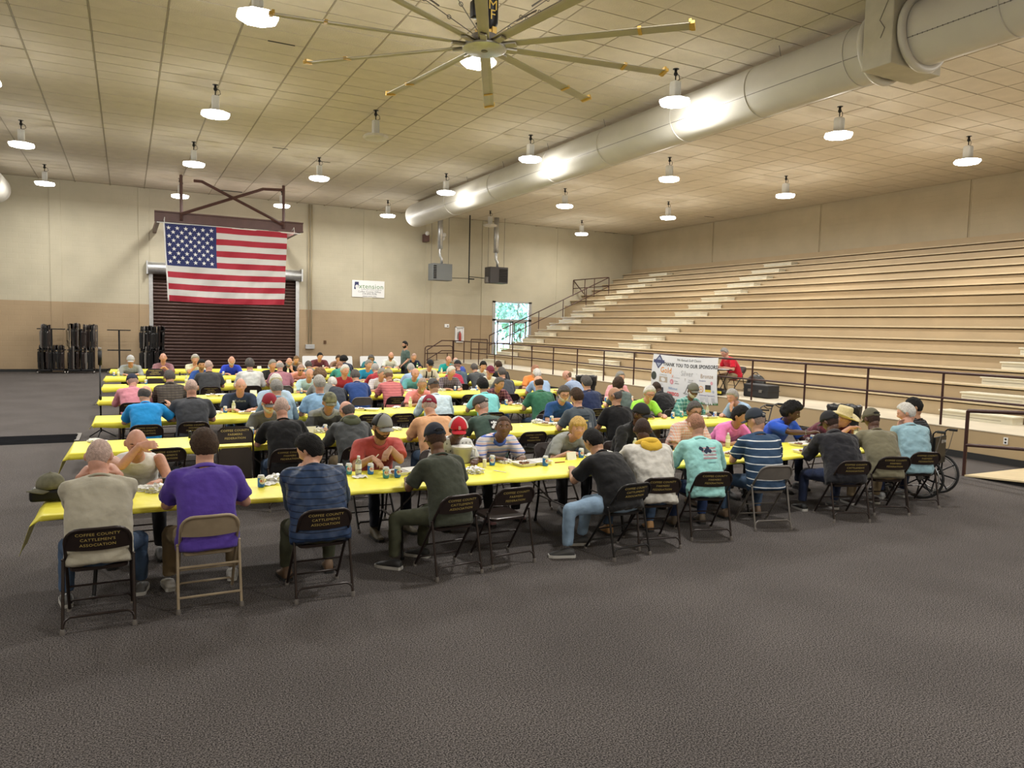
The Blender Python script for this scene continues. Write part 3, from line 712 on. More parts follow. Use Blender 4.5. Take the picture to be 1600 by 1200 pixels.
# white folded tables against the back wall
for i, (xa, xb) in enumerate(((7.55, 10.0), (10.4, 12.8))):
    t = empty('folded_table', ((xa+xb)/2, 36.7, 0), label=['white plastic table folded on edge against wall, left one', 'white plastic table folded on edge against wall, right one'][i], cat='table', group='folded white tables')
    n_ = 8; w_ = (xb-xa)/2; pts = []
    for cx_, cz_, a0 in ((w_-.06, .70, 0), (-w_+.06, .70, 90), (-w_+.06, .06, 180), (w_-.06, .06, 270)):
        for a in range(0, 91, 30): pts.append((cx_+.06*math.cos(math.radians(a0+a)), cz_+.06*math.sin(math.radians(a0+a))))
    q = MB(); q.loft([[(x, -.03, z) for x, z in pts], [(x, .02, z) for x, z in pts]]); q.xf(Matrix.Rotation(-.2, 4, 'X')); part('tabletop', q, M['whiteplas'], t)
    q = MB(); q.tube([(-w_+.3, .05, .1), (-w_+.3, .05, .65), (w_-.3, .05, .65), (w_-.3, .05, .1)], .015, 6); q.xf(Matrix.Rotation(-.2, 4, 'X')); part('leg_frame', q, M['metal_grey'], t)

# ------------------------------------------------------------------ trash cans
m_bag = mat('black_bag', (.012, .012, .013), .32, 0, .2, 8, .9, 18)
m_can = mat('dark_grey_can', (.045, .048, .05), .5)
def trash(x, y, label, h=.82):
    t = empty('trash_can', (x, y, 0), label=label, cat='trash can')
    q = MB(); q.lathe([(.24, 0), (.25, .02), (.30, h), (.31, h)], 20); part('bin', q, m_can, t, smooth=True)
    q = MB(); r_ = random.Random(4); rings = []
    for k, (rr, z) in enumerate([(.31, h-.22), (.325, h-.05), (.335, h+.03), (.33, h+.06), (.29, h+.05), (.27, h-.04), (.20, h-.15)]):
        rings.append([((rr+r_.uniform(-.012, .012))*math.cos(2*PI*i/28), (rr+r_.uniform(-.012, .012))*math.sin(2*PI*i/28), z+r_.uniform(-.02, .02)) for i in range(28)])
    q.loft(rings); part('bin_liner', q, m_bag, t, smooth=True)
    return t
trash(12.55, 19.3, 'black lined trash can against walkway left of the banner', .86)
trash(12.95, 10.3, 'black lined trash can behind person in straw cowboy hat', .86)

# ------------------------------------------------------------------ sponsor banner
bn = empty('banner', (RX-.06, 17.1, 0), label='white sponsor banner tied to the walkway railing', cat='banner')
BW, BT, BB = 2.86, 1.64, .32
def bpos(u, v, off=0.0):
    """u 0..1 left to right as read (far to near), v 0..1 down"""
    y = 18.55-BW*u-17.1+(.12*v*(1-u)-.16*v*u)*.4; z = BT-.035*math.sin(u*PI)-(BT-BB)*v
    x = -.02-.05*math.sin(v*3)+.012*math.sin(u*17+v*3)*v-off
    return (x, y, z)
q = MB(); nu, nv = 40, 20
q.add([bpos(i/nu, j/nv) for j in range(nv+1) for i in range(nu+1)], [(j*(nu+1)+i, (j+1)*(nu+1)+i, (j+1)*(nu+1)+i+1, j*(nu+1)+i+1) for j in range(nv) for i in range(nu)])
bsh = part('sheet', q, mat('banner_vinyl', (.74, .75, .76), .45, 0, .02), bn, smooth=True)
def bword(txt, size, u, v, col, off=0.0, sx=1.0, al='CENTER'):
    t = text_mb(txt, size, al, 0, off); q = MB()
    q.add([bpos(u+vx*sx/BW, v-vz/(BT-BB), .006) for vx, vy, vz in t.v], t.f)
    return part('lettering', q, mat('ink_%d_%d_%d' % tuple(int(c*99) for c in col), col, .6), bsh)
def bquad(u0, v0, u1, v1, col, par=None, off=.004):
    q = MB(); q.add([bpos(u0, v0, off), bpos(u0, v1, off), bpos(u1, v1, off), bpos(u1, v0, off)], [(0, 1, 2, 3)]); return part('print', q, mat('ink_%d_%d_%d' % tuple(int(c*99) for c in col), col, .6), par or bsh)
def bdisc(u, v, r, col, n=16, off=.004, rot=0):
    q = MB(); q.add([bpos(u+r*math.cos(2*PI*i/n+rot)/BW, v-r*math.sin(2*PI*i/n+rot)/(BT-BB), off) for i in range(n)], [tuple(range(n-1, -1, -1))]); return part('print', q, mat('ink_%d_%d_%d' % tuple(int(c*99) for c in col), col, .6), bsh)
NV, ORG, GRY, RED_ = (.05, .06, .14), (.75, .32, .06), (.40, .40, .41), (.65, .05, .06)
bword('9th Annual Golf Classic', .10, .58, .10, (.05, .05, .05)); bword('THANK YOU TO OUR SPONSORS!', .144, .60, .235, (.04, .04, .04), .004, 1.0)
bdisc(.11, .16, .22, NV, 4, .004); bdisc(.11, .16, .16, (.30, .34, .45), 4, .006); bquad(.02, .12, .20, .19, NV, off=.008); bword('COFFEE COUNTY', .05, .11, .17, (.7, .7, .75))
bword('Gold', .24, .24, .40, ORG, .004); bword('Silver', .22, .57, .42, GRY); bword('Bronze', .17, .86, .44, (.42, .30, .20))
bword('ATHALON', .07, .20, .47, GRY); bword('X', .13, .35, .49, (.75, .25, .08)); bword('PowerSouth', .05, .42, .49, GRY)
bdisc(.045, .50, .13, (.05, .06, .05)); bquad(.14, .49, .27, .62, (.45, .38, .30)); bdisc(.34, .58, .08, (.7, .3, .35)); bword('K', .1, .34, .61, (.8, .8, .8)); bword('Kinston', .05, .41, .57, (.1, .1, .1)); bword('FARMERS', .045, .42, .62, (.1, .1, .1))
bword('WIREGRASS', .06, .14, .69, GRY); bword('Hillcrest', .11, .36, .76, (.12, .28, .55)); bword('GRESCO', .135, .36, .89, RED_, .006)
bquad(.13, .74, .21, .86, (.05, .05, .06)); bword('T', .1, .55, .53, (.1, .1, .1)); bword('TAYLOR', .05, .63, .52, (.2, .2, .2)); bword('PROPANE', .045, .63, .56, (.2, .2, .2))
q = MB(); q.tube([bpos(.545, .80, .006), bpos(.60, .60, .006)], .008, 4); part('print', q, M['black'], bsh)
bword('ML', .08, .54, .83, (.06, .06, .06)); bword('PEANUT', .06, .60, .83, (.06, .06, .06)); bword('COFFEE', .08, .57, .95, (.06, .06, .06))
bword('Enterprise', .06, .80, .51, (.08, .12, .35)); bdisc(.93, .54, .05, (.7, .35, .4)); bdisc(.78, .68, .10, (.70, .40, .2)); bdisc(.78, .68, .07, (.75, .72, .68), off=.006); bdisc(.78, .68, .04, (.65, .25, .1), 3, .008, PI/2)
bquad(.84, .58, .92, .68, (.05, .05, .05)); bquad(.84, .68, .92, .73, (.70, .55, .05)); bdisc(.95, .72, .04, (.45, .5, .6))
bword('Additional Sponsors', .07, .86, .82, (.08, .09, .3)); 
for i in range(5): bquad(.76, .85+.022*i, .88, .857+.022*i, (.40, .42, .5))
bquad(.92, .85, .96, .95, (.55, .56, .58))
for u in (.46, .71): bquad(u, .34, u+.0025, .96, (.55, .55, .55))
g_ = MB(); rr = random.Random(5)
for i in range(150):
    u = rr.uniform(0, 1); hgt = rr.uniform(.02, .07); g_.add([bpos(min(u, .99), .998, .005), bpos(min(u+.012, 1), .998, .005), bpos(min(u+.006, 1), .998-hgt, .005)], [(0, 1, 2)])
part('grass_print', g_, mat('banner_green', (.06, .18, .05), .7), bsh)

# ------------------------------------------------------------------ gear on the walkway
def zfl(x): return PZ+.004
ct = empty('small_table', (15.0, 16.2, PZ+.004), label='small black folding table in front of person in red', cat='table')
q = MB(); q.rbox((-.25, -.30, .69), (.25, .30, .715), .006); part('tabletop', q, M['black'], ct)
for y in (-.22, .22):
    q = MB(); q.tube([(-.2, y, 0), (.2, y, .69)], .012, 6); q.tube([(.2, y, 0), (-.2, y, .69)], .012, 6); part('leg', q, M['black'], ct)
pp = empty('paper_stack', (14.98, 16.0, PZ+.719), label='white papers on the small black table', cat='paper')
q = MB(); q.rbox((-.11, -.15, 0), (.11, .15, .02), .004); part('sheets', q, M['whiteplas'], pp)
q = MB()
q.rbox((-.22, -.45, 0), (.22, .45, .36), .03); q.rbox((-.23, -.46, .19), (.23, .46, .21), .004)
hc = hit(1180, 590, x=15.6)
cs = empty('equipment_case', (15.55, hit(1180, 585, x=15.3)[1], PZ+.004), label='black hard equipment case on the walkway', cat='case')
part('shell', q, mat('case_black', (.022, .022, .025), .5), cs)
q = MB(); q.rbox((-.25, -.25, .15), (-.22, -.15, .22), .004); q.rbox((-.25, .15, .15), (-.22, .25, .22), .004); part('latch', q, M['metal_grey'], cs)
by = hit(1168, 578, x=15.5)[1]
bk = empty('backpack', (15.95, by+.1, PZ+.004), label='black backpack slumped against the bleachers behind the case', cat='bag')
q = MB(); q.ell((0, 0, .30), (.20, .34, .30), 16, 10); part('bag_body', q, m_bag, bk, smooth=True)
q = MB(); q.tube([(0, -.1, .56), (0, -.02, .64), (0, .08, .64), (0, .14, .56)], .015, 6); part('handle', q, M['black'], bk)
q = MB(); q.ell((-.17, .02, .22), (.07, .20, .16), 12, 8); part('front_pocket', q, m_bag, bk, smooth=True)
rg = empty('gear_bag', (14.85, 16.0, PZ+.004), label='black and yellow gear bag under the small table', cat='bag')
q = MB(); q.ell((0, 0, .10), (.15, .32, .10), 14, 8); part('bag_body', q, m_bag, rg, smooth=True)
q = MB(); q.rbox((-.158, -.25, .05), (-.11, .25, .12), .01); part('yellow_panel', q, mat('bag_yellow', (.75, .62, .05), .6), rg)
bt = empty('bag', (-.60, 7.42, .752), label='black soft lunch bag on the left end of front table', cat='bag')
q = MB(); q.rbox((-.15, -.10, 0), (.15, .10, .10), .025); part('bag_body', q, M['black'], bt)
# ------------------------------------------------------------------ folding chairs
def back_y(x, z): return -.205-(z-.58)*.30-.030+.030*(1-(x/.22)**2)*-1.0
def arc(c, r, a0, a1, n, ax):
    return [(c[0]+r*math.cos(math.radians(a0+(a1-a0)*i/n)), c[1]+r*math.sin(math.radians(a0+(a1-a0)*i/n))) for i in range(n+1)]
def chair_meshes(bars=False):
    D = {}
    # front legs that run up into the back as one bent tube
    hw = .215; side = []
    zt = .775
    arcp = [(-hw+.10-.10*math.cos(a), zt-.10+.10*math.sin(a)) for a in [PI/2*i/5 for i in range(6)]]
    pts = [(-hw-.005, .215, .012), (-hw, -.10, .44), (-hw, -.175, .56)]+[(x, back_y(x, z)-.006, z) for x, z in arcp]
    pts += [(0, back_y(0, zt)-.006, zt)]+[(-x, y, z) for x, y, z in reversed(pts)]
    q = MB(); q.tube(pts, .0125, 8); D['frame'] = q.mesh('frame', auto=50)
    # pressed back panel, follows the arch of the frame
    xs = np.linspace(-hw+.004, hw-.004, 17); q = MB(); top = []; bot = []
    for x in xs:
        ax = abs(x)-(hw-.10); zt_ = zt-.10+math.sqrt(max(.10**2-max(ax, 0)**2, 0)) if ax > 0 else zt
        top.append((x, zt_)); bot.append((x, .600+.010*(x/hw)**2))
    nz = 5; vs = []
    for side_ in (0, 1):
        for j in range(nz):
            for k in range(17):
                x = xs[k]; z = bot[k][1]+(max(top[k][1], bot[k][1]+.03)-bot[k][1])*j/(nz-1); vs.append((x, back_y(x, z)-(.004 if side_ == 0 else -.008), z))
    fs = []; o = nz*17
    for j in range(nz-1):
        for k in range(16):
            a = j*17+k; fs.append((a, a+1, a+18, a+17)); fs.append((o+a, o+a+17, o+a+18, o+a+1))
    for k in range(16): fs.append((k, o+k, o+k+1, k+1)); a = (nz-1)*17+k; fs.append((a, a+1, o+a+1, o+a))
    for j in range(nz-1): fs.append((j*17, j*17+17, o+j*17+17, o+j*17)); fs.append((j*17+16, o+j*17+16, o+j*17+33, j*17+33))
    q.add(vs, fs); D['backrest'] = q.mesh('backrest', auto=50)
    # seat pan with rolled edge
    def outline(w0, w1, y0, y1, r, z):
        p = []
        for cx_, cy_, a0, w in ((w1-r, y1-r, 0, 1), (-w1+r, y1-r, 90, 1), (-w0+r, y0+r, 180, 1), (w0-r, y0+r, 270, 1)):
            for a in (0, 30, 60, 90): p.append((cx_+r*math.cos(math.radians(a0+a)), cy_+r*math.sin(math.radians(a0+a)), z))
        return p
    q = MB()
    q.loft([outline(.185, .195, -.175, .215, .05, .425), outline(.193, .203, -.183, .223, .055, .430), outline(.193, .203, -.183, .223, .055, .452), outline(.185, .195, -.175, .215, .05, .458), outline(.15, .16, -.14, .18, .05, .450)])
    D['seat'] = q.mesh('seat', auto=45)
    for s_, nm in ((-1, 'rear_leg_l'), (1, 'rear_leg_r')):
        q = MB(); q.tube([(s_*.236, -.285, .012), (s_*.232, -.16, .515)], .0115, 8); q.ell((s_*.232, -.158, .52), (.016, .016, .012), 8, 5); D[nm] = q.mesh('rear_leg', auto=50)
        q = MB(); q.lathe([(.018, 0), (.018, .022), (.013, .04)], 10, (s_*.2365, -.287, 0)); D['foot_'+nm[-1]] = q.mesh('foot_cap', auto=40)
        q = MB(); q.lathe([(.018, 0), (.018, .022), (.013, .04)], 10, (s_*.2205, .213, 0)); D['ffoot_'+nm[-1]] = q.mesh('foot_cap', auto=40)
    q = MB()
    if bars:
        q.tube([(-.235, -.262, .12), (.235, -.262, .12)], .010, 6); q.tube([(-.235, -.20, .345), (.235, -.20, .345)], .010, 6)
    else:
        q.tube([(-.235, -.275, .06), (-.222, -.268, .095), (-.19, -.262, .115), (.19, -.262, .115), (.222, -.268, .095), (.235, -.275, .06)], .0095, 8)
    D['rear_stretcher'] = q.mesh('stretcher', auto=50)
    q = MB(); q.tube([(-.219, .165, .075), (-.19, .150, .105), (.19, .150, .105), (.219, .165, .075)], .0095, 8); q.tube([(-.212, .04, .25), (.212, .04, .25)], .008, 6); D['front_stretcher'] = q.mesh('stretcher', auto=50)
    return D
CM = {False: chair_meshes(False), True: chair_meshes(True)}
def letter_mesh(lines, size):
    q = MB(); z = .722
    for ln in lines:
        t = text_mb(ln, size, 'CENTER', 0, .0)
        q.add([(vx*1.12, back_y(vx*1.12, z+vz)-.0055-.004, z+vz) for vx, vy, vz in t.v], t.f); z -= .042
    return q.mesh('lettering')
LET = {'C': letter_mesh(['COFFEE COUNTY', "CATTLEMEN'S", 'ASSOCIATION'], .031), 'F': letter_mesh(['COFFEE COUNTY', 'FARMERS', 'FEDERATION'], .031)}
CHM = {'brown': M['metal_brown'], 'tan': M['metal_tan'], 'grey': M['metal_grey'], 'black': mat('black_enamel', (.018, .017, .017), .35, .3, .1, 9)}
def make_chair(col='brown', txt='C', detail=True):
    t = empty('folding_chair'); m = CHM[col]; D = CM[col == 'tan']
    fr_ = link('frame', D['frame'], m, t); bk_ = link('backrest', D['backrest'], m, t); link('seat', D['seat'], m, t)
    for s_ in 'lr':
        l = link('leg', D['rear_leg_'+s_], m, t)
        if detail: link('foot_cap', D['foot_'+s_], M['metal_grey'], l); link('foot_cap', D['ffoot_'+s_], M['metal_grey'], fr_)
    link('stretcher', D['rear_stretcher'], m, t); link('stretcher', D['front_stretcher'], m, t)
    if txt: link('lettering', LET[txt], M['gold'], bk_)
    return t
_chc = {}
def place_chair(x, y, rz, col, txt, label, detail=True, group=None):
    k = (col, txt, detail)
    if k not in _chc: o = _chc[k] = make_chair(col, txt, detail)
    else: o = copy_tree(_chc[k])
    for a in ('label', 'category', 'group'):
        if a in o: del o[a]
    o.location = (x, y, 0); o.rotation_euler = (0, 0, rz)
    return tag(o, uniq(label), 'chair', group or 'folding chairs at the tables')
# folded chair, flat: plane XZ, .98 tall
def folded_meshes():
    D = {}
    hw = .215; zt = .98
    arcp = [(-hw+.10-.10*math.cos(a), zt-.10+.10*math.sin(a)) for a in [PI/2*i/3 for i in range(4)]]
    pts = [(-hw, 0, 0)]+[(x, -.01, z) for x, z in arcp]; pts += [(-x, y, z) for x, y, z in reversed(pts)]
    q = MB(); q.tube(pts, .0125, 5); q.tube([(-hw+.03, .02, .04), (-hw+.03, .02, .72)], .011, 5); q.tube([(hw-.03, .02, .04), (hw-.03, .02, .72)], .011, 5); q.tube([(-hw+.03, .02, .12), (hw-.03, .02, .12)], .01, 5)
    D['frame'] = q.mesh('frame')
    q = MB(); o = [(-hw, .775), (hw, .775), (hw, zt-.10), (hw-.03, zt-.03), (hw-.1, zt), (-hw+.1, zt), (-hw+.03, zt-.03), (-hw, zt-.10)]
    q.loft([[(x, -.014, z) for x, z in o], [(x, -.002, z) for x, z in o]]); D['backrest'] = q.mesh('backrest')
    o = [(-.19, .28), (.19, .28), (.20, .66), (.16, .72), (-.16, .72), (-.20, .66)]
    q = MB(); q.loft([[(x, .0, z) for x, z in o], [(x, .035, z) for x, z in o]]); D['seat'] = q.mesh('seat')
    return D
FM = folded_meshes()
def fl_letter():
    q = MB(); z = .925
    for ln in ['COFFEE COUNTY', 'FARMERS', 'FEDERATION']:
        t = text_mb(ln, .036, 'CENTER', 0, .0008); q.add([(vx*1.12, -.018, z+vz) for vx, vy, vz in t.v], t.f); z -= .048
    return q.mesh('lettering')
FLET = fl_letter()
def folded_chair(m, label, group=None, letters=False):
    t = empty('folding_chair'); link('frame', FM['frame'], m, t); b = link('backrest', FM['backrest'], m, t); link('seat', FM['seat'], m, t)
    if letters: link('lettering', FLET, M['gold'], b)
    return tag(t, label, 'chair', group)
# chair carts against the back wall
CY_ = 36.25
def cart(x, label, w=1.0):
    t = empty('chair_cart', (x, CY_, 0), label=label, cat='cart')
    q = MB(); q.rbox((-w*.52, -.38, .13), (w*.52, -.32, .18), .005); q.rbox((-w*.52, .32, .13), (w*.52, .38, .18), .005); q.rbox((-w*.52, -.38, .13), (-w*.52+.06, .38, .18), .005); q.rbox((w*.52-.06, -.38, .13), (w*.52, .38, .18), .005); q.rbox((-.03, -.38, .13), (.03, .38, .18), .005); part('base', q, M['black'], t)
    q = MB(); q.rbox((-.035, -.035, .15), (.035, .035, 1.86), .005); part('post', q, M['black'], t)
    for z in (.98, 1.84):
        for y in (-.14, .14):
            q = MB(); q.rbox((-w*.5, y-.02, z-.02), (w*.5, y+.02, z+.02), .004); part('hanging_bar', q, M['black'], t)
    for sx_ in (-1, 1):
        for sy_ in (-1, 1):
            q = MB(); q.tube([(sx_*w*.48, sy_*.34, .16), (sx_*w*.48, sy_*.34, .10)], .02, 6); q.tube([(sx_*w*.48-.02, sy_*.36, .055), (sx_*w*.48+.02, sy_*.36, .055)], .055, 10); part('caster', q, M['metal_grey'], t)
    return t
def hang(xs, z, m, group, label, seed):
    rr = random.Random(seed); first = None
    for i, x in enumerate(xs):
        mm = M['metal_grey'] if rr.random() < .12 else CHM['tan'] if rr.random() < m else (CHM['black'] if rr.random() < .6 else CHM['brown'])
        o = folded_chair(mm, label, group)
        o.location = (x, CY_+rr.uniform(-.03, .03)-.0, z+rr.uniform(-.02, .03)); o.rotation_euler = (rr.uniform(-.02, .02), rr.uniform(-.05, .05), PI/2+rr.uniform(-.30, .30)); o.scale = (1, 1.7, 1)
def rng_(a, b, n): return [a+(b-a)*i/(n-1) for i in range(n)]
cart(-2.78, 'chair cart nearest the left edge, upper right bar empty', 1.0)
cart(-1.72, 'fully loaded chair cart with tan chairs, second from left', 1.0)
cart(-.30, 'empty black chair cart with bare crossbars by the wall', .9)
cart(.98, 'loaded chair cart standing in front of the roll-up door', .95)
hang(rng_(-3.12, -2.86, 7), 1.03, .0, 'folded chairs on upper left bar of leftmost cart', 'dark folded chair hung on upper bar of the leftmost cart', 1)
hang(rng_(-3.20, -2.86, 7), .17, .2, 'folded chairs on lower left bar of leftmost cart', 'folded chair hung lower left on the leftmost cart', 2)
hang(rng_(-2.70, -2.36, 6), .17, .0, 'folded chairs on lower right bar of leftmost cart', 'folded chair hung lower right on the leftmost cart', 3)
hang(rng_(-2.16, -1.82, 6), 1.10, .35, 'folded chairs on upper left bar of second cart', 'folded chair hung upper left on the second cart', 4)
hang(rng_(-1.64, -1.18, 9), 1.06, .0, 'folded chairs on upper right bar of second cart', 'dark folded chair hung upper right on the second cart', 5)
hang(rng_(-2.16, -1.82, 6), .17, .2, 'folded chairs on lower left bar of second cart', 'folded chair hung lower left on the second cart', 6)
hang(rng_(-1.62, -1.26, 7), .17, .0, 'folded chairs on lower right bar of second cart', 'folded chair hung lower right on the second cart', 7)
hang(rng_(.56, 1.38, 14), 1.05, .02, 'folded chairs on upper bar of the cart at the roll-up door', 'folded chair hung high on the cart at the roll-up door', 8)
hang(rng_(.56, 1.38, 14), .17, .06, 'folded chairs on lower bar of the cart at the roll-up door', 'folded chair hung low on the cart at the roll-up door', 9)

# ------------------------------------------------------------------ tables and covers
ROWY = {1: 6.85, 2: 9.95, 3: 12.8, 4: 16.15, 5: 19.4, 6: 22.4, 7: 25.6}
TD = .95; TZ = .735
ROWN = {1: 'front table row', 2: 'second table row', 3: 'third table row', 4: 'fourth table row', 5: 'fifth table row', 6: 'sixth table row', 7: 'table row nearest the roll-up door'}
ROWX = {1: (-.62, 10.05), 2: (-.60, 9.95), 3: (-.45, 10.4), 4: (-.48, 10.45), 5: (-.50, 10.5), 6: (-.52, 10.5), 7: (-.45, 10.3)}
def make_table(L_=2.44):
    t = empty('folding_table'); q = MB(); q.rbox((.01, 0.02, TZ-.045), (L_-.01, TD-.02, TZ-.003), .012); part('tabletop', q, M['tabletop'], t)
    for xe, s_ in ((.34, 1), (L_-.34, -1)):
        for y in (.16, TD-.16):
            q = MB(); q.tube([(xe, y, TZ-.05), (xe, y, .32), (xe-.02*s_, y+(-.10 if y < .4 else .10), .02)], .014, 8); q.lathe([(.02, 0), (.02, .03)], 8, (xe-.02*s_, y+(-.10 if y < .4 else .10), 0)); part('leg', q, M['black'], t, auto=50)
        q = MB(); q.tube([(xe, .16, .34), (xe, TD-.16, .34)], .011, 6); q.tube([(xe, .16, TZ-.07), (xe, TD-.16, TZ-.07)], .011, 6); q.tube([(xe, TD/2, .34), (xe+.35*s_, TD/2, TZ-.05)], .009, 6); part('leg_brace', q, M['metal_grey'], t)
    return t
_tp = None
for r in range(1, 8):
    x0, x1 = ROWX[r]; n = 4; Lr = (x1-x0)/n
    for i in range(n):
        o = make_table() if _tp is None else copy_tree(_tp); _tp = _tp or o
        o.location = (x0+Lr*i, ROWY[r], 0); o.scale = (Lr/2.44, 1, 1)
        pos = ['left end', 'second from left', 'third from left', 'right end'][i]
        tag(o, f'white topped folding table, {pos} of the {ROWN[r]}', 'table', 'folding tables set in rows')
def cover(r):
    x0, x1 = ROWX[r]; y0, y1 = ROWY[r], ROWY[r]+TD; q = MB(); rr = random.Random(r)
    drop_l = {1: .16, 2: .16, 3: .10}.get(r, .07); near = {1: .035, 2: .07, 3: .08, 4: .09}.get(r, .10)
    nx = int((x1-x0)/.12); xs = [x0-drop_l*0]+[x0+(x1-x0)*i/nx for i in range(1, nx+1)]
    cols = []
    ph = rr.uniform(0, 6)
    prof = [(-.016, -near), (-.012, -near*.5), (-.006, -.006), (.0, .0), (.06, .001), (.25, .0), (.5, .0), (.75, .0), (TD-.06, .001), (TD, .0), (TD+.006, -.006), (TD+.016, -.10)]
    for x in [x0-.001]+xs:
        col = []
        for k, (dy, dz) in enumerate(prof):
            w_ = math.sin(x*5.3+ph)*.5+math.sin(x*11.7+ph*2)*.3
            ddz = dz*(1+.22*w_) if dz < -.003 else dz+.0012*math.sin(x*9+dy*14)
            ddy = dy+(.010*math.sin(x*13+ph) if dz < -.02 else 0)
            col.append((x, y0+ddy, TZ+.004+ddz))
        cols.append(col)
    # cloth hanging over the left end
    end = []
    for st, (dx, dz) in enumerate([(-.015, -.004), (-.03, -.04), (-.05, -drop_l), ]):
        col = []
        for k, (dy, dz2) in enumerate(prof):
            f = min(max(dy/TD, 0), 1); dd = dz*(1.0 if r > 2 else (1.9-1.2*f)) + .012*math.sin(f*13+ph)*(st/2)
            sh = -.10*(st/2)*(1-f)*(1 if r <= 2 else .2)
            col.append((x0+dx+sh, y0+min(max(dy, -.012), TD+.012)-.02*(st/2)*(1-f), TZ+.004+min(dd, dz2 if st == 0 else dd)))
        end.append(col)
    allc = list(reversed(end))+cols
    # right end
    endr = []
    for dx, dz in ((.015, -.005), (.025, -.05), (.03, -.11)):
        endr.append([(x1+dx, y0+min(max(dy, -.012), TD+.012), TZ+.004+dz+.01*math.sin(dy*20)) for dy, _ in prof])
    allc += endr
    n = len(prof)
    q.add([v for c_ in allc for v in c_], [(i*n+k, (i+1)*n+k, (i+1)*n+k+1, i*n+k+1) for i in range(len(allc)-1) for k in range(n-1)])
    o = part('tablecloth', q, M['yellow'], None, smooth=True, label=f'yellow plastic cover on the {ROWN[r]}', cat='tablecloth', group='yellow table covers')
    md = o.modifiers.new('thick', 'SOLIDIFY'); md.thickness = .0025; md.offset = 0
    return o
for r in range(1, 8): cover(r)
# empty chairs
fc1 = folded_chair(M['metal_brown'], 'folded brown chair leaning on the second table row, stencilled back', 'folded chairs leaning on tables', True); fc1.location = (1.20, ROWY[2]-.22, .02); fc1.rotation_euler = (-.16, 0, .05)
fc2 = folded_chair(M['metal_brown'], 'folded brown chair leaning on the sixth table row, stencilled back', 'folded chairs leaning on tables', True); fc2.location = (.66, ROWY[6]-.22, .02); fc2.rotation_euler = (-.16, 0, -.03)
for x, y, rz, tx, lb in [(3.32, 6.60, .05, 'F', 'empty brown folding chair pushed up between diners at front row'),
                         (.38, 10.28-.2, .1, 'C', 'empty brown chair at left part of second table row'), (5.42, 9.98, -.05, 'F', 'empty brown chair behind person in striped polo, second row'),
                         (3.72, 12.75, 0, 'F', 'empty brown chair at the third row, left of a pair'), (4.28, 12.72, .04, 'F', 'empty brown chair at the third row, right of a pair'),
                         (7.0, 15.85, 0, 'F', 'empty brown chair at the fourth row behind person in turquoise'), (.68, 22.2-.35+.2, 0, None, 'empty black chair at the left of the sixth row')]:
    if tx is None: continue
    place_chair(x, y, rz, 'brown', tx, lb, True, 'empty folding chairs at the tables')
# ------------------------------------------------------------------ people
def G(x, s): return np.exp(-(x/s)**2)
def sstep(a, b, x):
    t = np.clip((x-a)/(b-a), 0, 1); return t*t*(3-2*t)
def head_points(nu=36, nv=24, off=0.0, detail=True):
    """head around its own centre; front is +Y. Returns array (nv-1, nu, 3) of rings from top to bottom, plus directions"""
    th = np.linspace(0, PI, nv+1)[1:-1][:, None]; ph = np.linspace(0, 2*PI, nu, endpoint=False)[None, :]
    dx = np.sin(th)*np.sin(ph); dy = np.sin(th)*np.cos(ph); dz = np.cos(th)+0*ph
    x, y, z = dx*(.077+off), dy*(.098+off), dz*(.118+off)
    t = np.clip(-dz, 0, 1)
    x = x*(1-.34*t**1.5); fr = sstep(-.1, .5, dy)
    y = np.where(dy < 0, y*(1-.50*t**1.2), y*(1-.10*t))
    z = z+.004*fr*t
    # slightly narrower forehead, fuller back
    x = x*(1-.06*sstep(.3, 1, dz)*fr)
    if detail:
        y = y+fr*(.006*G(z-.030, .012)*G(x, .05)-.011*G(np.abs(x)-.031, .016)*G(z-.010, .014)
                  +.027*G(x, .0115)*np.where(z > -.022, G(z+.022, .026), G(z+.022, .009))
                  +.010*G(np.abs(x)-.012, .008)*G(z+.024, .008)
                  +.007*G(x, .024)*(G(z+.050, .007)+G(z+.066, .007))-.004*G(x, .02)*G(z+.058, .004)
                  +.008*G(x, .022)*G(z+.096, .016)+.004*G(np.abs(x)-.040, .018)*G(z+.020, .02))
    return np.stack([x, y, z], -1), np.stack([dx+0*dz, dy, dz], -1)
def loft_np(mb, P): mb.loft([[tuple(v) for v in ring] for ring in P])
HP, HD = head_points()
def head_mesh(mb, mw):
    q = MB(); loft_np(q, HP[::-1])
    for s in (-1, 1):
        q.ell((s*.083, -.010, -.004), (.013, .020, .034), 8, 6, Matrix.Rotation(s*.25, 3, 'Z') @ Matrix.Rotation(-.15, 3, 'X'))
    q.xf(mw); mb.add(q.v, q.f)
def shell(mask, name, rough=0.0, seed=0, base=-.006, smooth=True):
    """closed shell just over the skull where mask says how thick it is"""
    P, D = head_points(48, 32, 0, False); th = mask(P, D)
    r = np.random.RandomState(seed); no = r.rand(*th.shape)*rough
    d = np.where(th > 0, th+no*(th > .003), base)[..., None]
    N_ = P/np.array([.077, .098, .118])**2; N_ = N_/np.linalg.norm(N_, axis=-1, keepdims=True)
    Q = P+N_*d; q = MB(); loft_np(q, Q[::-1]); return q.mesh(name, smooth)
def hairline(D, front=.62, side=.05, back=-.62):
    a = np.abs(np.degrees(np.arctan2(D[..., 0], D[..., 1])))
    return np.interp(a, [0, 38, 62, 84, 96, 112, 180], [front, front-.02, .40, side-.12, side-.02, back+.12, back])
def m_hair(th=.012, **k): return lambda P, D: np.clip((D[..., 2]-hairline(D, **k))*.14, -.01, th)
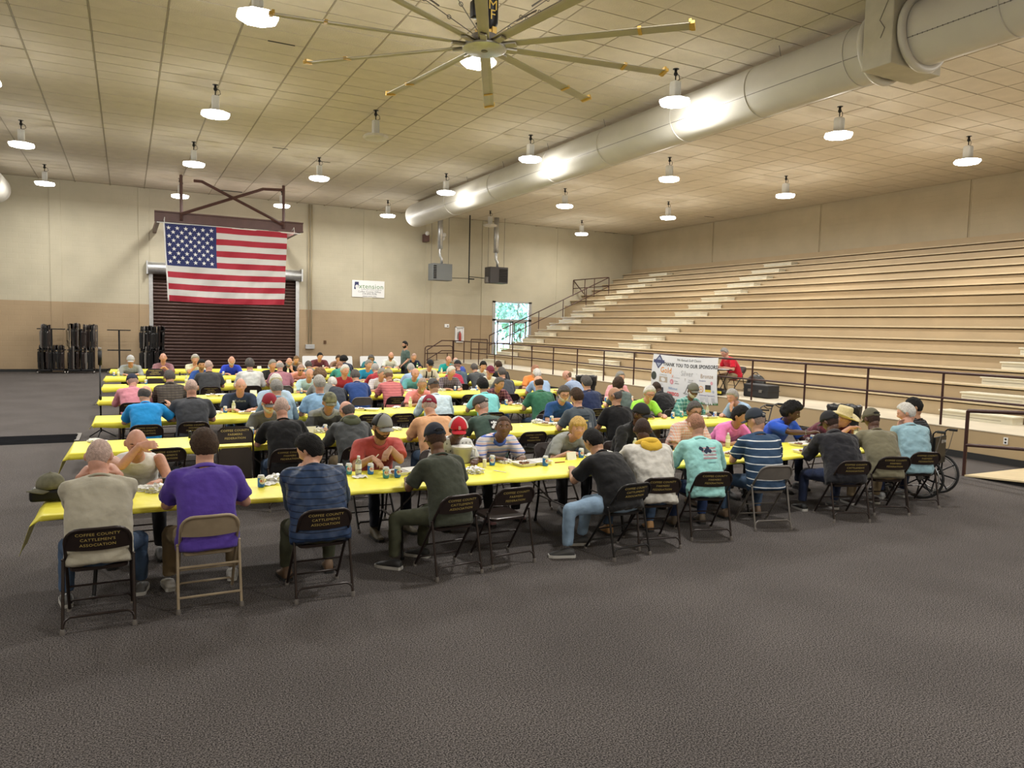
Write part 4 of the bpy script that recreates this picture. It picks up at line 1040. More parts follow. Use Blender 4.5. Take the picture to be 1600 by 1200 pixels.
def m_ring(th=.010):                                    # bald on top, hair round the back
    def f(P, D):
        a = np.abs(np.degrees(np.arctan2(D[..., 0], D[..., 1])))
        top = np.interp(a, [0, 70, 90, 130, 180], [-.2, .0, .25, .36, .40])
        return np.clip(np.minimum(D[..., 2]-hairline(D, side=.0), top-D[..., 2])*.12, -.01, th)
    return f
def m_long(th=.02): return lambda P, D: np.clip((D[..., 2]-hairline(D, front=.48, side=-.55, back=-.98))*.2, -.01, th)
def m_beard(th=.009, low=.0):
    def f(P, D):
        a = np.abs(np.degrees(np.arctan2(D[..., 0], D[..., 1])))
        up = np.interp(a, [0, 13, 19, 26, 60, 85, 96], [-.60, -.57, -.38, -.44, -.30, -.02, -.95])
        must = (a < 20) & (D[..., 2] < -.31) & (D[..., 2] > -.43)
        return np.where(must, th*.7, np.clip((up-D[..., 2])*.12, -.01, th)*(a < 98)-.001*(a >= 98))
    return f
def m_goatee(P, D):
    a = np.abs(np.degrees(np.arctan2(D[..., 0], D[..., 1]))); return np.where((a < 24) & (D[..., 2] < -.31) & (D[..., 2] > -.43), .007, np.where(a < 26, np.clip((np.interp(a, [0, 14, 20], [-.60, -.57, -.40])-D[..., 2])*.12, -.01, .010), -.01))
def m_cap(P, D):
    a = np.degrees(np.arctan2(D[..., 0], D[..., 1])); line = np.interp(np.abs(a), [0, 90, 180], [.33, .22, .06])
    return np.where(D[..., 2] > line, .020+.006*sstep(.3, .9, D[..., 2]), -.004)
_hm = {}
def hmesh(kind):
    if kind in _hm: return _hm[kind]
    f = dict(short=lambda: shell(m_hair(.013), 'hair', .006, 1), buzz=lambda: shell(m_hair(.005, front=.60), 'hair', .001, 2), thick=lambda: shell(m_hair(.020, front=.54, back=-.72), 'hair', .009, 3),
             fringe=lambda: shell(m_hair(.020, front=.30, side=-.1, back=-.62), 'hair', .010, 4), ring=lambda: shell(m_ring(.010), 'hair', .004, 5), long=lambda: shell(m_long(.022), 'hair', .012, 6),
             curly=lambda: shell(m_hair(.034, front=.50), 'hair', .03, 7, smooth=True), beard=lambda: shell(m_beard(.010), 'beard', .004, 8), bigbeard=lambda: shell(m_beard(.022), 'beard', .008, 9),
             goatee=lambda: shell(m_goatee, 'beard', .003, 10), cap=lambda: shell(m_cap, 'crown', 0, 0, -.004))[kind]
    _hm[kind] = f(); return _hm[kind]
def brim_mesh():
    q = MB(); rows = []
    for sgn in (0, 1):
        for j in range(5):
            t = j/4; row = []
            for i in range(13):
                a = -1.05+2.1*i/12; w = .080-.012*t*0; x = (w+.010*t)*math.sin(a)*(1-.10*t); y0 = .094*math.cos(a)+.004; y = y0+t*.078*(math.cos(a*1.15)**.5 if math.cos(a*1.15) > 0 else 0)
                row.append((x, y, .040-.030*(x/.08)**2-.012*t-(.004 if sgn else 0)))
            rows.append(row)
    n = 13; vs = [v for r in rows for v in r]; fs = []; o = 5*n
    for j in range(4):
        for i in range(12): a = j*n+i; fs.append((a, a+1, a+n+1, a+n)); fs.append((o+a, o+a+n, o+a+n+1, o+a+1))
    for i in range(12): fs.append((i, o+i, o+i+1, i+1)); a = 4*n+i; fs.append((a, a+1, o+a+1, o+a))
    for j in range(4): fs.append((j*n, j*n+n, o+j*n+n, o+j*n)); a = j*n+12; fs.append((a, o+a, o+a+n, a+n))
    q.add(vs, fs); return q.mesh('brim', True)
BRIM = brim_mesh()
def hat_mesh():
    q = MB(); rings = []; n = 32
    def R(rx, ry, z, roll=0, dent=0):
        return [(rx*math.cos(2*PI*i/n), ry*math.sin(2*PI*i/n), z+roll*abs(math.cos(2*PI*i/n))**2.2-dent*max(0, math.cos(4*PI*i/n))*.5) for i in range(n)]
    rings = [R(.078, .10, .030), R(.12, .14, .030, .012), R(.165, .18, .030, .035), R(.180, .215, .026, .055), R(.185, .222, .034, .058), R(.168, .185, .040, .040), R(.125, .145, .042, .016), R(.088, .106, .046), R(.086, .104, .10), R(.078, .098, .155), R(.066, .09, .178), R(.040, .06, .168), R(.015, .03, .150)]
    q.loft(rings); return q.mesh('straw_hat', True)
_misc = {}
def misc(kind):
    if kind in _misc: return _misc[kind]
    q = MB()
    if kind == 'eye': q.ell((0, 0, 0), (.0115, .0105, .0062), 10, 6)
    if kind == 'iris': q.ell((0, .0075, 0), (.0056, .0044, .0058), 8, 5)
    if kind == 'brow': q.tube([(-.017, -.003, -.002), (0, .003, .003), (.017, -.002, 0)], [.002, .0038, .002], 6)
    if kind == 'mouth': q.tube([(-.021, -.006, 0), (-.01, -.001, .001), (0, 0, -.0005), (.01, -.001, .001), (.021, -.006, 0)], [.0012, .0035, .0042, .0035, .0012], 6)
    if kind == 'glasses':
        for s in (-1, 1):
            q.tube([(s*.032+.023*math.cos(a), .106-.004*abs(math.cos(a)), .010+.016*math.sin(a)) for a in [2*PI*i/14 for i in range(14)]], .0022, 5, closed=True)
            q.tube([(s*.055, .104, .014), (s*.077, .06, .016), (s*.082, -.01, .012)], .0022, 5)
        q.tube([(-.010, .112, .012), (.010, .112, .012)], .002, 5)
    if kind == 'shades':
        for s in (-1, 1): q.ell((s*.031, .103, .010), (.024, .006, .017), 12, 6); q.tube([(s*.055, .100, .014), (s*.077, .06, .016), (s*.082, -.01, .012)], .003, 5)
        q.tube([(-.012, .108, .014), (.012, .108, .014)], .003, 5)
    if kind == 'strap': q.tube([(.062*math.cos(a), -.098-.0, .035+.0) if False else (.040*math.cos(a), -.112+.006*math.sin(a), .038+.022*math.sin(a)) for a in [PI*i/10 for i in range(11)]], .006, 6)
    _misc[kind] = q.mesh(kind, True); return _misc[kind]

HS = 1.14
def build_skel(hz, w=1.0, yaw=0.0, pitch=None, reach=.40, hands=None, tw=0.0, side_lean=0.0, legs=(.10, .10), hipz=.565, knee=.46, roll=0.0, legyaw=0.0, pit_add=0.0, pout=.55):
    """returns joints for a seated figure with its hips over the origin, facing +Y"""
    S = {}
    seg = [.20, .20, .13, .10, .115]; mul = [.55, 1.0, 1.25, 1.15, .75]
    full = sum(seg); want = hz-hipz
    k = 1.0
    if want > full*.985: k = want/(full*.985)
    seg = [s*k for s in seg]; lo, hi = 0.0, 1.15
    for _ in range(40):
        a = (lo+hi)/2; z = sum(s*math.cos(a*m) for s, m in zip(seg, mul))
        if z > want: lo = a
        else: hi = a
    p = Vector((0, 0, hipz)); pts = [p.copy()]; dirs = []
    for s, m in zip(seg, mul):
        d = Vector((math.sin(side_lean)*m, math.sin(a*m), math.cos(a*m))).normalized(); dirs.append(d); p = p+d*s; pts.append(p.copy())
    S['sp'] = pts; S['dir'] = dirs; S['a'] = a; S['w'] = w; S['k'] = k
    pit = (a*.55+.15 if pitch is None else pitch if pitch != 'F' else a*.38+.02)+pit_add
    S['head'] = Matrix.Translation(pts[5]) @ Matrix.Rotation(yaw, 4, 'Z') @ Matrix.Rotation(roll, 4, 'Y') @ Matrix.Rotation(-pit, 4, 'X') @ Matrix.Scale(HS, 4)
    nb = pts[3]; R_ = Matrix.Rotation(tw, 3, 'Z'); S['R'] = R_
    ud = dirs[2]
    S['sh'] = [nb-ud*.050+R_ @ Vector((s*.172*w*k, 0, 0)) for s in (-1, 1)]
    S['arms'] = []
    for i, s in enumerate((-1, 1)):
        sh = S['sh'][i]; t = Vector(hands[i]) if hands and hands[i] is not None else Vector((s*.15, reach, TZ+.045))
        U, Fo = .285*k, .255*k
        v = t-sh; L_ = v.length
        if L_ > (U+Fo)*.985: t = sh+v.normalized()*(U+Fo)*.985; v = t-sh; L_ = v.length
        if L_ < .12: t = sh+v.normalized()*.12; v = t-sh; L_ = .12
        ca = (U*U+L_*L_-Fo*Fo)/(2*U*L_); ca = max(-1, min(1, ca)); sa = math.sqrt(1-ca*ca)
        pole = Vector((s*pout, -.25, -.75)); vd = v.normalized(); pole = (pole-vd*pole.dot(vd)).normalized()
        el = sh+vd*U*ca+pole*U*sa
        S['arms'].append((sh, el, t))
    S['hips'] = [Vector((s*.09*w, .02, hipz-.03)) for s in (-1, 1)]
    S['legs'] = []
    for i, s in enumerate((-1, 1)):
        ry = Matrix.Rotation(legyaw, 3, 'Z'); kn = ry @ Vector((s*(.11+.10*legs[0] if True else 0), knee, .49)); kn.x = s*(.08+legs[i])+(ry @ Vector((0, knee, 0))).x
        an = Vector((kn.x+s*.01, kn.y-.02+(.10 if i else .02), .085)); S['legs'].append((S['hips'][i], kn, an))
    return S
def ering(c, d, rx, ry, n=18, xa=None, e=2.3, yo=0.0):
    """ring of points round c, across direction d"""
    xa = Vector((1, 0, 0)) if xa is None else xa; xa = (xa-d*xa.dot(d)).normalized(); ya = d.cross(xa); out = []
    for i in range(n):
        a = 2*PI*i/n; ca, sa = math.cos(a), math.sin(a)
        x = math.copysign(abs(ca)**(2/e), ca)*rx; y = math.copysign(abs(sa)**(2/e), sa)*ry
        out.append(c+xa*x+ya*(y+yo))
    return out
def limb(mb, pts, rad, n=12, caps=True):
    """tapered limb with rounded ends and joints"""
    P, Rr = [], []
    for i in range(len(pts)-1):
        a, b = pts[i], pts[i+1]; m_ = 5
        for j in range(m_ if i < len(pts)-2 else m_+1):
            t = j/m_; P.append(a.lerp(b, t)); Rr.append(rad[i]*(1-t)+rad[i+1]*t)
    if caps:
        d0 = (P[0]-P[1]).normalized(); d1 = (P[-1]-P[-2]).normalized()
        P = [P[0]+d0*Rr[0]*.85, P[0]+d0*Rr[0]*.5]+P+[P[-1]+d1*Rr[-1]*.5, P[-1]+d1*Rr[-1]*.85]; Rr = [Rr[0]*.45, Rr[0]*.85]+Rr+[Rr[-1]*.85, Rr[-1]*.45]
    mb.tube(P, Rr, n)
def torso_rings(S, infl, top=True, belly=0.0, n=20, start=-.20, hem=False):
    sp, dr, w, k = S['sp'], S['dir'], S['w'], S['k']
    L_ = [0, .20*k, .40*k, .53*k, .63*k]
    def at(s):
        if s <= 0: return sp[0]+dr[0]*s, dr[0]
        for i in range(4):
            if s <= L_[i+1] or i == 3:
                t = (s-L_[i])/(L_[i+1]-L_[i]); d = dr[i].lerp(dr[min(i+1, 4)], max(0, t-.5)).normalized() if t > .5 else dr[max(i-1, 0)].lerp(dr[i], .5+t).normalized()
                return sp[i].lerp(sp[i+1], t), d
    prof = [(-.105, .13, .09, 0), (-.09, .165, .115, 0), (-.03, .178, .128, 0), (.05, .176, .128, .3), (.12, .172, .128, .8), (.20, .170, .122, 1.0), (.28, .173, .118, .7), (.36, .180, .115, .2), (.43, .184, .110, 0), (.47, .168, .100, 0), (.505, .128, .084, 0), (.535, .088, .070, 0)]
    if hem: prof = [(-.125, .165, .120, 0), (-.115, .182, .136, 0), (-.03, .186, .136, 0)]+prof[3:]
    rings = []
    for s, rx, ry, b in prof:
        if s < start: continue
        s_ = s*k if s > 0 else s
        c_, d = at(s_); xa = S['R'] @ Vector((1, 0, 0)) if s > .2 else Vector((1, 0, 0))
        rings.append(ering(c_, d, (rx*w+infl)*(1+.25*belly*b), (ry*(.4+.6*w)+infl)*(1+.35*belly*b), n, xa, yo=.05*belly*b))
    return rings, at
def hand(mb, wrist, fdir, s, curl=.5, k=1.0, palm=None, point=False):
    """a palm with four fingers and a thumb; s is -1 for the left hand"""
    f = fdir.normalized(); up = Vector((0, 0, 1)) if palm is None else Vector(palm); up = (up-f*up.dot(f))
    up = up.normalized() if up.length > .05 else f.orthogonal().normalized()
    side = f.cross(up)*s*1.0                      # towards the thumb of that hand
    side = -side if side.dot(Vector((-s, 0, 0))) < 0 else side
    rings = []
    for t, ww, hh_ in ((-.02, .026, .019), (.02, .031, .017), (.055, .040, .016), (.085, .041, .014), (.098, .036, .011)):
        rings.append(ering(wrist+f*t*k, f, ww*k, hh_*k, 12, side, 2.6))
    mb.loft(rings)
    for i, (o, L_) in enumerate(((.030, .072), (.0105, .082), (-.0095, .076), (-.029, .060))):
        c = curl*(.8+.15*i) if not (point and i == 0) else .05
        p = wrist+f*.085*k+side*o*k; d = (f+side*o*2.2).normalized(); pts = [p-f*.02]
        for sgm, an in ((.46, .45), (.30, .8), (.24, .8)):
            ax = side; d = (Matrix.Rotation(-c*an*1.25, 3, ax) @ d) if (Matrix.Rotation(-c*an*1.25, 3, ax) @ d).dot(up) < d.dot(up) else (Matrix.Rotation(c*an*1.25, 3, ax) @ d)
            pts.append(pts[-1]+d*L_*sgm*k+(f*.02 if len(pts) == 1 else Vector((0, 0, 0))))
        mb.tube(pts, [.0095*k, .0090*k, .0082*k, .0068*k], 7)
    p = wrist+f*.022*k+side*.026*k; d1 = (f*.65+side*.75-up*.25).normalized(); d2 = (f*.95+side*.15-up*.35).normalized()
    mb.tube([p-side*.012, p+d1*.034*k, p+d1*.034*k+d2*.032*k, p+d1*.034*k+d2*.055*k], [.0125*k, .0115*k, .0100*k, .0080*k], 8)
def raw_body(S, spec):
    mb = MB(); w = S['w']; rings, at = torso_rings(S, -.022, n=16, start=-.06); mb.loft(rings)
    sp = S['sp']; limb(mb, [sp[3]-S['dir'][2]*.03, sp[4], S['head'] @ Vector((0, -.022, -.055))], [.066*w**.5, .061*w**.6, .062*w**.5], 14)
    head_mesh(mb, S['head'])
    aw = w**.7
    for i, s in enumerate((-1, 1)):
        sh, el, wr = S['arms'][i]
        limb(mb, [sh, sh.lerp(el, .45), el], [.050*aw, .047*aw, .038*aw], 12)
        limb(mb, [el, el.lerp(wr, .35), wr], [.038*aw, .038*aw, .0255*aw], 12)
        fd = spec.get('fdir', (None, None))[i]; f = Vector(fd) if fd else ((wr-el).normalized()*.6+Vector((-s*.35, .35, -.45))).normalized()
        if wr.z < TZ+.09 and not fd: f = ((wr-el).normalized()*.5+Vector((-s*.45, .5, 0))); f.z = .02; f.normalize()
        hand(mb, wr, f, s, spec.get('curl', .45) if not isinstance(spec.get('curl'), tuple) else spec['curl'][i], 1.08, spec.get('palm', (None, None))[i], spec.get('point') == i)
    return mb
def raw_shirt(S, spec):
    mb = MB(); w = S['w']; slv = spec.get('slv', 's'); inf = {'n': -.002, 's': .014, 'l': .016, 'v': .034, 'j': .030}[slv]
    rings, at = torso_rings(S, inf, belly=spec.get('belly', 0), n=22, hem=True); mb.loft(rings)
    aw = w**.7; sp = S['sp']
    if slv == 'n': return mb
    # shoulder yoke
    arms_ = slv != 'v'
    for i, s in enumerate((-1, 1)):
        sh, el, wr = S['arms'][i]; yk = sp[3].lerp(sh, .35)+Vector((0, 0, .005))
        limb(mb, [yk, sh], [.058+inf*.4, .060*aw+inf*.5], 14); nk = sp[3].lerp(sp[4], .35)+(sh-sp[3]).normalized()*.05; limb(mb, [nk, sh.lerp(nk, .25)], [.036+inf*.5, .050+inf*.5], 12)
        fu = inf*.6
        if not arms_: continue
        if slv == 's':
            d = (el-sh); limb(mb, [sh, sh+d*.4, sh+d*.80], [.062*aw+fu, .064*aw+fu, .066*aw+fu], 14, caps=False)
        else:
            limb(mb, [sh, sh.lerp(el, .5), el], [.062*aw+fu, .058*aw+fu, .052*aw+fu], 14); limb(mb, [el, el.lerp(wr, .5), el.lerp(wr, .90)], [.052*aw+fu, .047*aw+fu, .036*aw+fu], 14, caps=False)
    return mb
def raw_pants(S, spec):
    mb = MB(); w = S['w']; hp = S['sp'][0]
    mb.ell((hp.x, hp.y+.01, hp.z-.045), (.185*w, .150*w**.5, .10), 18, 10); mb.ell((hp.x, hp.y+.10, hp.z-.05), (.16*w, .14, .085), 18, 10)
    for hpv, kn, an in S['legs']:
        limb(mb, [hpv+Vector((0, .02, 0)), kn], [.092*w**.8, .068], 14)
        sk = spec.get('shorts')
        limb(mb, [kn, kn.lerp(an, .5), an+Vector((0, 0, .035))], [.066, .062, .056], 14, caps=False) if not sk else None
    return mb
def shoe_mesh(kind):
    q = MB()
    def R(y, w_, z0, z1): return [(x, y, z) for x, z in [(-w_, z0), (-w_*.98, z0+(z1-z0)*.5), (-w_*.75, z1*.92), (0, z1), (w_*.75, z1*.92), (w_*.98, z0+(z1-z0)*.5), (w_, z0)]]
    hi = .13 if kind == 'boot' else .085
    q.loft([R(-.075, .025, .022, .06), R(-.065, .038, .022, hi), R(-.02, .042, .022, hi+.01), R(.03, .043, .022, .085 if hi < .1 else .11), (R(.09, .048, .022, .062)), R(.15, .046, .022, .050), R(.185, .030, .022, .035)])
    u = q.mesh('shoe', True); q = MB()
    def R2(y, w_): return [(-w_, y, 0), (-w_, y, .028), (w_, y, .028), (w_, y, 0)]
    q.loft([R2(-.085, .026), R2(-.07, .042), (R2(.0, .044)), R2(.09, .052), R2(.15, .050), R2(.195, .030)]); return u, q.mesh('sole')
SHOE = {'shoe': shoe_mesh('shoe'), 'boot': shoe_mesh('boot')}

# --- meshes are grown in one go: closed shells -> voxel remesh -> one smooth skin
TX1 = bpy.data.textures.new('wrinkle', 'CLOUDS'); TX1.noise_scale = .10; TX1.noise_depth = 2
_jobs = {}
def job(key, mb_fn, vox, sm, disp):
    if key in _jobs: return
    o = bpy.data.objects.new('raw', mb_fn().mesh('raw')); C.objects.link(o); n = len(_jobs); o.location = (n*3.7 % 41, n*1.3 % 29, 0)
    m = o.modifiers.new('r', 'REMESH'); m.mode = 'VOXEL'; m.voxel_size = vox; m.use_smooth_shade = True
    m = o.modifiers.new('s', 'SMOOTH'); m.factor = .5; m.iterations = sm
    if disp:
        m = o.modifiers.new('d', 'DISPLACE'); m.texture = TX1; m.texture_coords = 'GLOBAL'; m.strength = disp*1.25; m.mid_level = .5
    _jobs[key] = o
BAKED = {}
def bake():
    bpy.context.view_layer.update(); dg = bpy.context.evaluated_depsgraph_get()
    for k, o in _jobs.items():
        me = bpy.data.meshes.new_from_object(o.evaluated_get(dg)); me.name = k[0]; me.polygons.foreach_set('use_smooth', [True]*len(me.polygons)); BAKED[k] = me
    for k, o in _jobs.items():
        r = o.data; bpy.data.objects.remove(o); bpy.data.meshes.remove(r)
SK = dict(L=mat('skin_light', (.56, .31, .21), .5, 0, .06, 30, spec=.35), P=mat('skin_ruddy', (.55, .29, .21), .5, 0, .08, 30, spec=.35), T=mat('skin_tan', (.42, .23, .14), .5, 0, .06, 30, spec=.35),
          D=mat('skin_deep', (.085, .040, .026), .42, 0, .1, 30, spec=.4), B=mat('skin_brown', (.15, .075, .045), .45, 0, .1, 30, spec=.4))
HC = dict(white=(.62, .60, .56), grey=(.26, .25, .235), dgrey=(.10, .09, .085), brown=(.055, .032, .020), black=(.010, .009, .009), blond=(.55, .36, .12), lbrown=(.17, .10, .055), red=(.20, .08, .03), salt=(.40, .38, .35))
def hmat(c): return mat('hair_'+c, HC[c], .75, 0, .25, 60, .6, 160, spec=.25)

PEOPLE = []
def P(desc, px, py, rs, **k): PEOPLE.append((desc, px, py, rs, k))
A = cloth
navy, black_, white_ = (.016, .022, .055), (.012, .012, .013), (.66, .66, .65)
khaki = mat('khaki_trousers', (.26, .20, .12), .85, 0, .1, 6, .3, 15); jean = mat('denim', (.055, .095, .17), .85, 0, .2, 6, .3, 20); ljean = mat('light_denim', (.22, .32, .44), .85, 0, .18, 6, .3, 18)
dkp = mat('dark_trousers', (.018, .018, .022), .85, 0, .1, 6, .3, 15); oliv = mat('olive_trousers', (.060, .065, .038), .85, 0, .1, 6, .3, 15); bluep = mat('blue_trousers', (.022, .045, .13), .8, 0, .1, 6, .3, 15)
st_navy = pat('navy_white_stripe', (.030, .060, .115), [((.72, .74, .76), 'Z', .088, .13, .35, 1)])
st_multi = pat('multi_stripe_polo', (.66, .60, .62), [((.10, .16, .50), 'Z', .10, .16, 0, 1), ((.30, .42, .70), 'Z', .10, .10, .5, 1), ((.60, .28, .28), 'Z', .10, .06, .75, 1)])
plaid_o = pat('orange_plaid', (.68, .50, .42), [((.62, .20, .12), 'X', .034, .25, 0, .6), ((.25, .32, .50), 'X', .034, .15, .5, .6), ((.62, .25, .16), 'Z', .038, .25, 0, .45), ((.75, .75, .75), 'Z', .038, .2, .5, .5)])
plaid_t = pat('teal_plaid', (.10, .30, .27), [((.50, .66, .60), 'X', .07, .2, 0, .5), ((.02, .08, .08), 'X', .07, .12, .5, .7), ((.5, .66, .6), 'Z', .07, .2, 0, .5), ((.02, .08, .08), 'Z', .07, .12, .5, .7)])
plaid_r = pat('maroon_plaid', (.13, .035, .045), [((.45, .28, .30), 'X', .06, .10, 0, .6), ((.02, .02, .04), 'X', .06, .2, .5, .6), ((.45, .28, .30), 'Z', .06, .10, 0, .6), ((.02, .02, .04), 'Z', .06, .2, .5, .6)])
plaid_b = pat('brown_plaid', (.085, .070, .058), [((.03, .028, .026), 'Z', .045, .3, 0, .8), ((.04, .035, .03), 'X', .07, .15, 0, .6)])
plaid_w = pat('white_plaid', (.62, .60, .64), [((.25, .25, .40), 'X', .045, .14, 0, .7), ((.40, .28, .35), 'Z', .045, .14, 0, .7)])
plaid_d = pat('dark_plaid', (.10, .08, .10), [((.35, .32, .36), 'X', .055, .15, 0, .7), ((.35, .30, .33), 'Z', .055, .15, 0, .7)])
plaid_p = pat('red_small_plaid', (.36, .13, .16), [((.16, .14, .24), 'X', .035, .3, 0, .6), ((.55, .35, .38), 'Z', .035, .25, 0, .5)])
check_b = pat('blue_check', (.42, .56, .64), [((.66, .74, .78), 'X', .030, .4, 0, .6), ((.66, .74, .78), 'Z', .030, .4, 0, .6)])
check_y = pat('yellow_plaid', (.58, .56, .38), [((.30, .33, .22), 'X', .05, .2, 0, .6), ((.66, .66, .6), 'Z', .05, .3, 0, .6)])
check_bl = pat('blue_fine_check', (.20, .27, .42), [((.40, .46, .58), 'X', .02, .4, 0, .6), ((.4, .46, .58), 'Z', .02, .4, 0, .6)])
st_sal = pat('salmon_stripe', (.52, .16, .16), [((.20, .05, .06), 'Z', .055, .14, 0, .9)])
st_grey = pat('grey_stripe_shirt', (.25, .27, .27), [((.42, .44, .44), 'X', .04, .3, 0, .7)])
st_blk = pat('black_fine_stripe', (.014, .014, .016), [((.12, .12, .13), 'Z', .028, .15, 0, 1)])
print_w = pat('white_print_shirt', (.64, .66, .68), [((.05, .08, .16), 'X', .055, .25, .2, .55), ((.64, .66, .68), 'Z', .06, .55, .0, 1)])
print_t = pat('white_script_tee', (.64, .64, .62), [((.05, .05, .05), 'X', .05, .3, .2, .8), ((.64, .64, .62), 'Z', .09, .75, .3, 1)])
quilt = pat('navy_quilted_vest', (.024, .045, .10), [((.006, .011, .026), 'Z', .052, .14, 0, 1)], .5)
camo = mat('camouflage', (.16, .16, .10), .85, 0, .75, 14)
camoj = pat('grey_block_jacket', (.21, .22, .21), [((.05, .052, .055), 'Z', .35, .45, .75, 1)])
hi = TZ+.05
# ---- front row, backs to the camera
P('beige t-shirt and jeans', 155, 713, '1N', sk='P', sh=A((.40, .37, .29)), pants=jean, shoe=('shoe', (.12, .12, .12)), w=1.20, belly=.3, ch=('brown', 'C'), yaw=-.25, glasses=1, hair=('buzz', 'salt'), arms='up2', legs=(.16, .20))
P('purple polo shirt', 319, 697, '1N', sk='L', sh=A((.085, .045, .30)), pants=khaki, shoe=('shoe', (.55, .54, .52)), w=1.26, collar=1, hair=('thick', 'brown'), ch=('tan', None), yaw=.1, legs=(.18, .16))
P('navy quilted vest', 484, 703, '1N', sk='L', sh=quilt, slv='v', under=A((.035, .055, .085)), pants=oliv, shoe=('boot', (.16, .10, .06)), w=1.24, hair=('thick', 'black'), ch=('brown', 'C'), yaw=.85, hands=(None, None), arms='handL')
P('olive t-shirt and navy cap', 680, 685, '1N', sk='B', sh=A((.050, .056, .040)), pants=oliv, shoe=('shoe', (.03, .03, .03)), w=1.10, cap=((.018, .022, .035), 'b'), hair=('buzz', 'black'), ch=('brown', 'C'), yaw=-.1, tw=.15, legyaw=.55, rz=.10)
P('black t-shirt and light jeans', 927, 690, '1N', sk='T', sh=A((.012, .012, .013)), pants=ljean, shoe=('shoe', (.06, .06, .06)), w=1.26, hair=('short', 'black'), ch=('black', 'C'), yaw=.15, legyaw=1.0, tw=.2, rz=.08)
P('white jacket with yellow hood', 1004, 672, '1N', sk='D', sh=A((.58, .56, .51)), slv='j', pants=jean, shoe=('boot', (.40, .22, .09)), w=1.24, hair=('buzz', 'black'), ch=('brown', 'F'), yaw=-.3, hood=(.70, .45, .05), rz=-.25, legs=(.26, .1))
P('aqua long sleeve shirt', 1088, 664, '1N', sk='P', sh=A((.30, .60, .58)), slv='l', pants=bluep, shoe=('boot', (.12, .09, .06)), w=1.12, hair=('buzz', 'lbrown'), ch=('brown', 'F'), yaw=.1, print_='flag', rz=-.3)
P('navy and white striped polo', 1181, 657, '1N', sk='L', sh=st_navy, pants=jean, shoe=('boot', (.18, .12, .08)), w=1.20, belly=.2, cap=((.022, .03, .045), 'f'), hair=('buzz', 'grey'), ch=('grey', None), yaw=.55, rz=-.25, collar=2, legs=(.2, .12))
P('black jacket and black cap', 1297, 660, '1N', sk='D', sh=A((.016, .016, .020)), slv='j', pants=A((.02, .03, .07)), shoe=('shoe', (.02, .02, .02)), w=1.26, cap=((.014, .014, .016), 'b2'), hair=('buzz', 'black'), ch=('brown', 'C'), yaw=.35, rz=-.35, legs=(.22, .1))
P('olive green t-shirt and cap', 1362, 655, '1N', sk='D', sh=A((.17, .155, .10)), pants=khaki, shoe=('shoe', (.03, .02, .02)), w=1.22, cap=((.11, .10, .065), 'b'), hair=('buzz', 'black'), ch=('brown', 'F'), yaw=.1, rz=-.4)
P('pale blue vented shirt with white hair', 1416, 645, '1N', sk='P', sh=A((.27, .43, .50)), slv='l', pants=A((.02, .03, .07)), shoe=('shoe', (.3, .3, .3)), w=1.20, hair=('short', 'white'), ch=('brown', 'F'), yaw=.95, rz=-.35, arms='chinL')
# ---- front row, facing the camera
P('white tank top with raised tattooed arm', 213, 692, '1F', sk='P', sh=A((.66, .65, .63)), slv='n', pants=dkp, w=1.18, ch=('brown', 'C'), yaw=0, arms='tank', shoe=('shoe', (.1, .1, .1)))
P('red polo shirt and grey black cap', 597, 668, '1F', sk='T', sh=A((.40, .07, .06)), pants=A((.015, .02, .035)), shoe=('boot', (.14, .12, .08)), w=1.25, cap=((.25, .25, .24), 'f2'), hair=('fringe', 'brown'), beard=('beard', 'brown'), glasses=1, ch=('black', None), yaw=.2, collar=1, arms='fork', legyaw=.2)
P('white printed t-shirt and red white cap', 716, 672, '1F', sk='D', sh=print_t, pants=dkp, shoe=('shoe', (.1, .1, .1)), w=1.05, cap=((.50, .015, .03), 'f3'), hair=('buzz', 'black'), ch=('brown', None), yaw=-.3, roll=0, pit=.25)
P('pastel striped polo looking ahead', 787, 668, '1F', sk='B', sh=st_multi, pants=dkp, shoe=('shoe', (.25, .12, .12)), w=1.12, hair=('buzz', 'black'), ch=('brown', None), yaw=-.42, pit=-.12, collar=3)
P('grey t-shirt and long blond hair', 903, 670, '1F', sk='L', sh=A((.27, .28, .26)), pants=dkp, shoe=('shoe', (.1, .1, .1)), w=.95, hair=('fringe', 'blond'), ch=('brown', None), yaw=-.35, pit=-.02)
P('black hoodie and black cap', 1001, 648, '1F', sk='D', sh=A((.013, .013, .014)), slv='j', pants=dkp, shoe=('boot', (.1, .07, .05)), w=1.1, cap=((.012, .012, .013), 'f'), hair=('buzz', 'black'), ch=('brown', None), yaw=.3)
P('orange plaid shirt with grey hair', 1085, 643, '1F', sk='T', sh=plaid_o, pants=dkp, shoe=('boot', (.14, .1, .07)), w=1.2, belly=.4, hair=('short', 'dgrey'), glasses=1, ch=('brown', None), yaw=-.2, collar=4)
P('pink polo shirt with dark hair', 1157, 650, '1F', sk='T', sh=A((.72, .20, .46)), pants=dkp, shoe=('shoe', (.1, .1, .1)), w=1.12, hair=('thick', 'black'), ch=('brown', None), yaw=.35, collar=1)
P('royal blue t-shirt and short dreadlocks', 1237, 645, '1F', sk='D', sh=A((.03, .10, .56)), pants=A((.012, .018, .04)), shoe=('shoe', (.03, .03, .03)), w=1.2, hair=('curly', 'black'), ch=('brown', None), yaw=.6, arms='eatR')
P('maroon shirt and straw cowboy hat', 1317, 655, '1F', sk='P', sh=A((.10, .018, .030)), pants=dkp, shoe=('boot', (.1, .07, .05)), w=1.15, hat=1, glasses=1, ch=('brown', None), yaw=.4, pit=.12, arms='eatL')
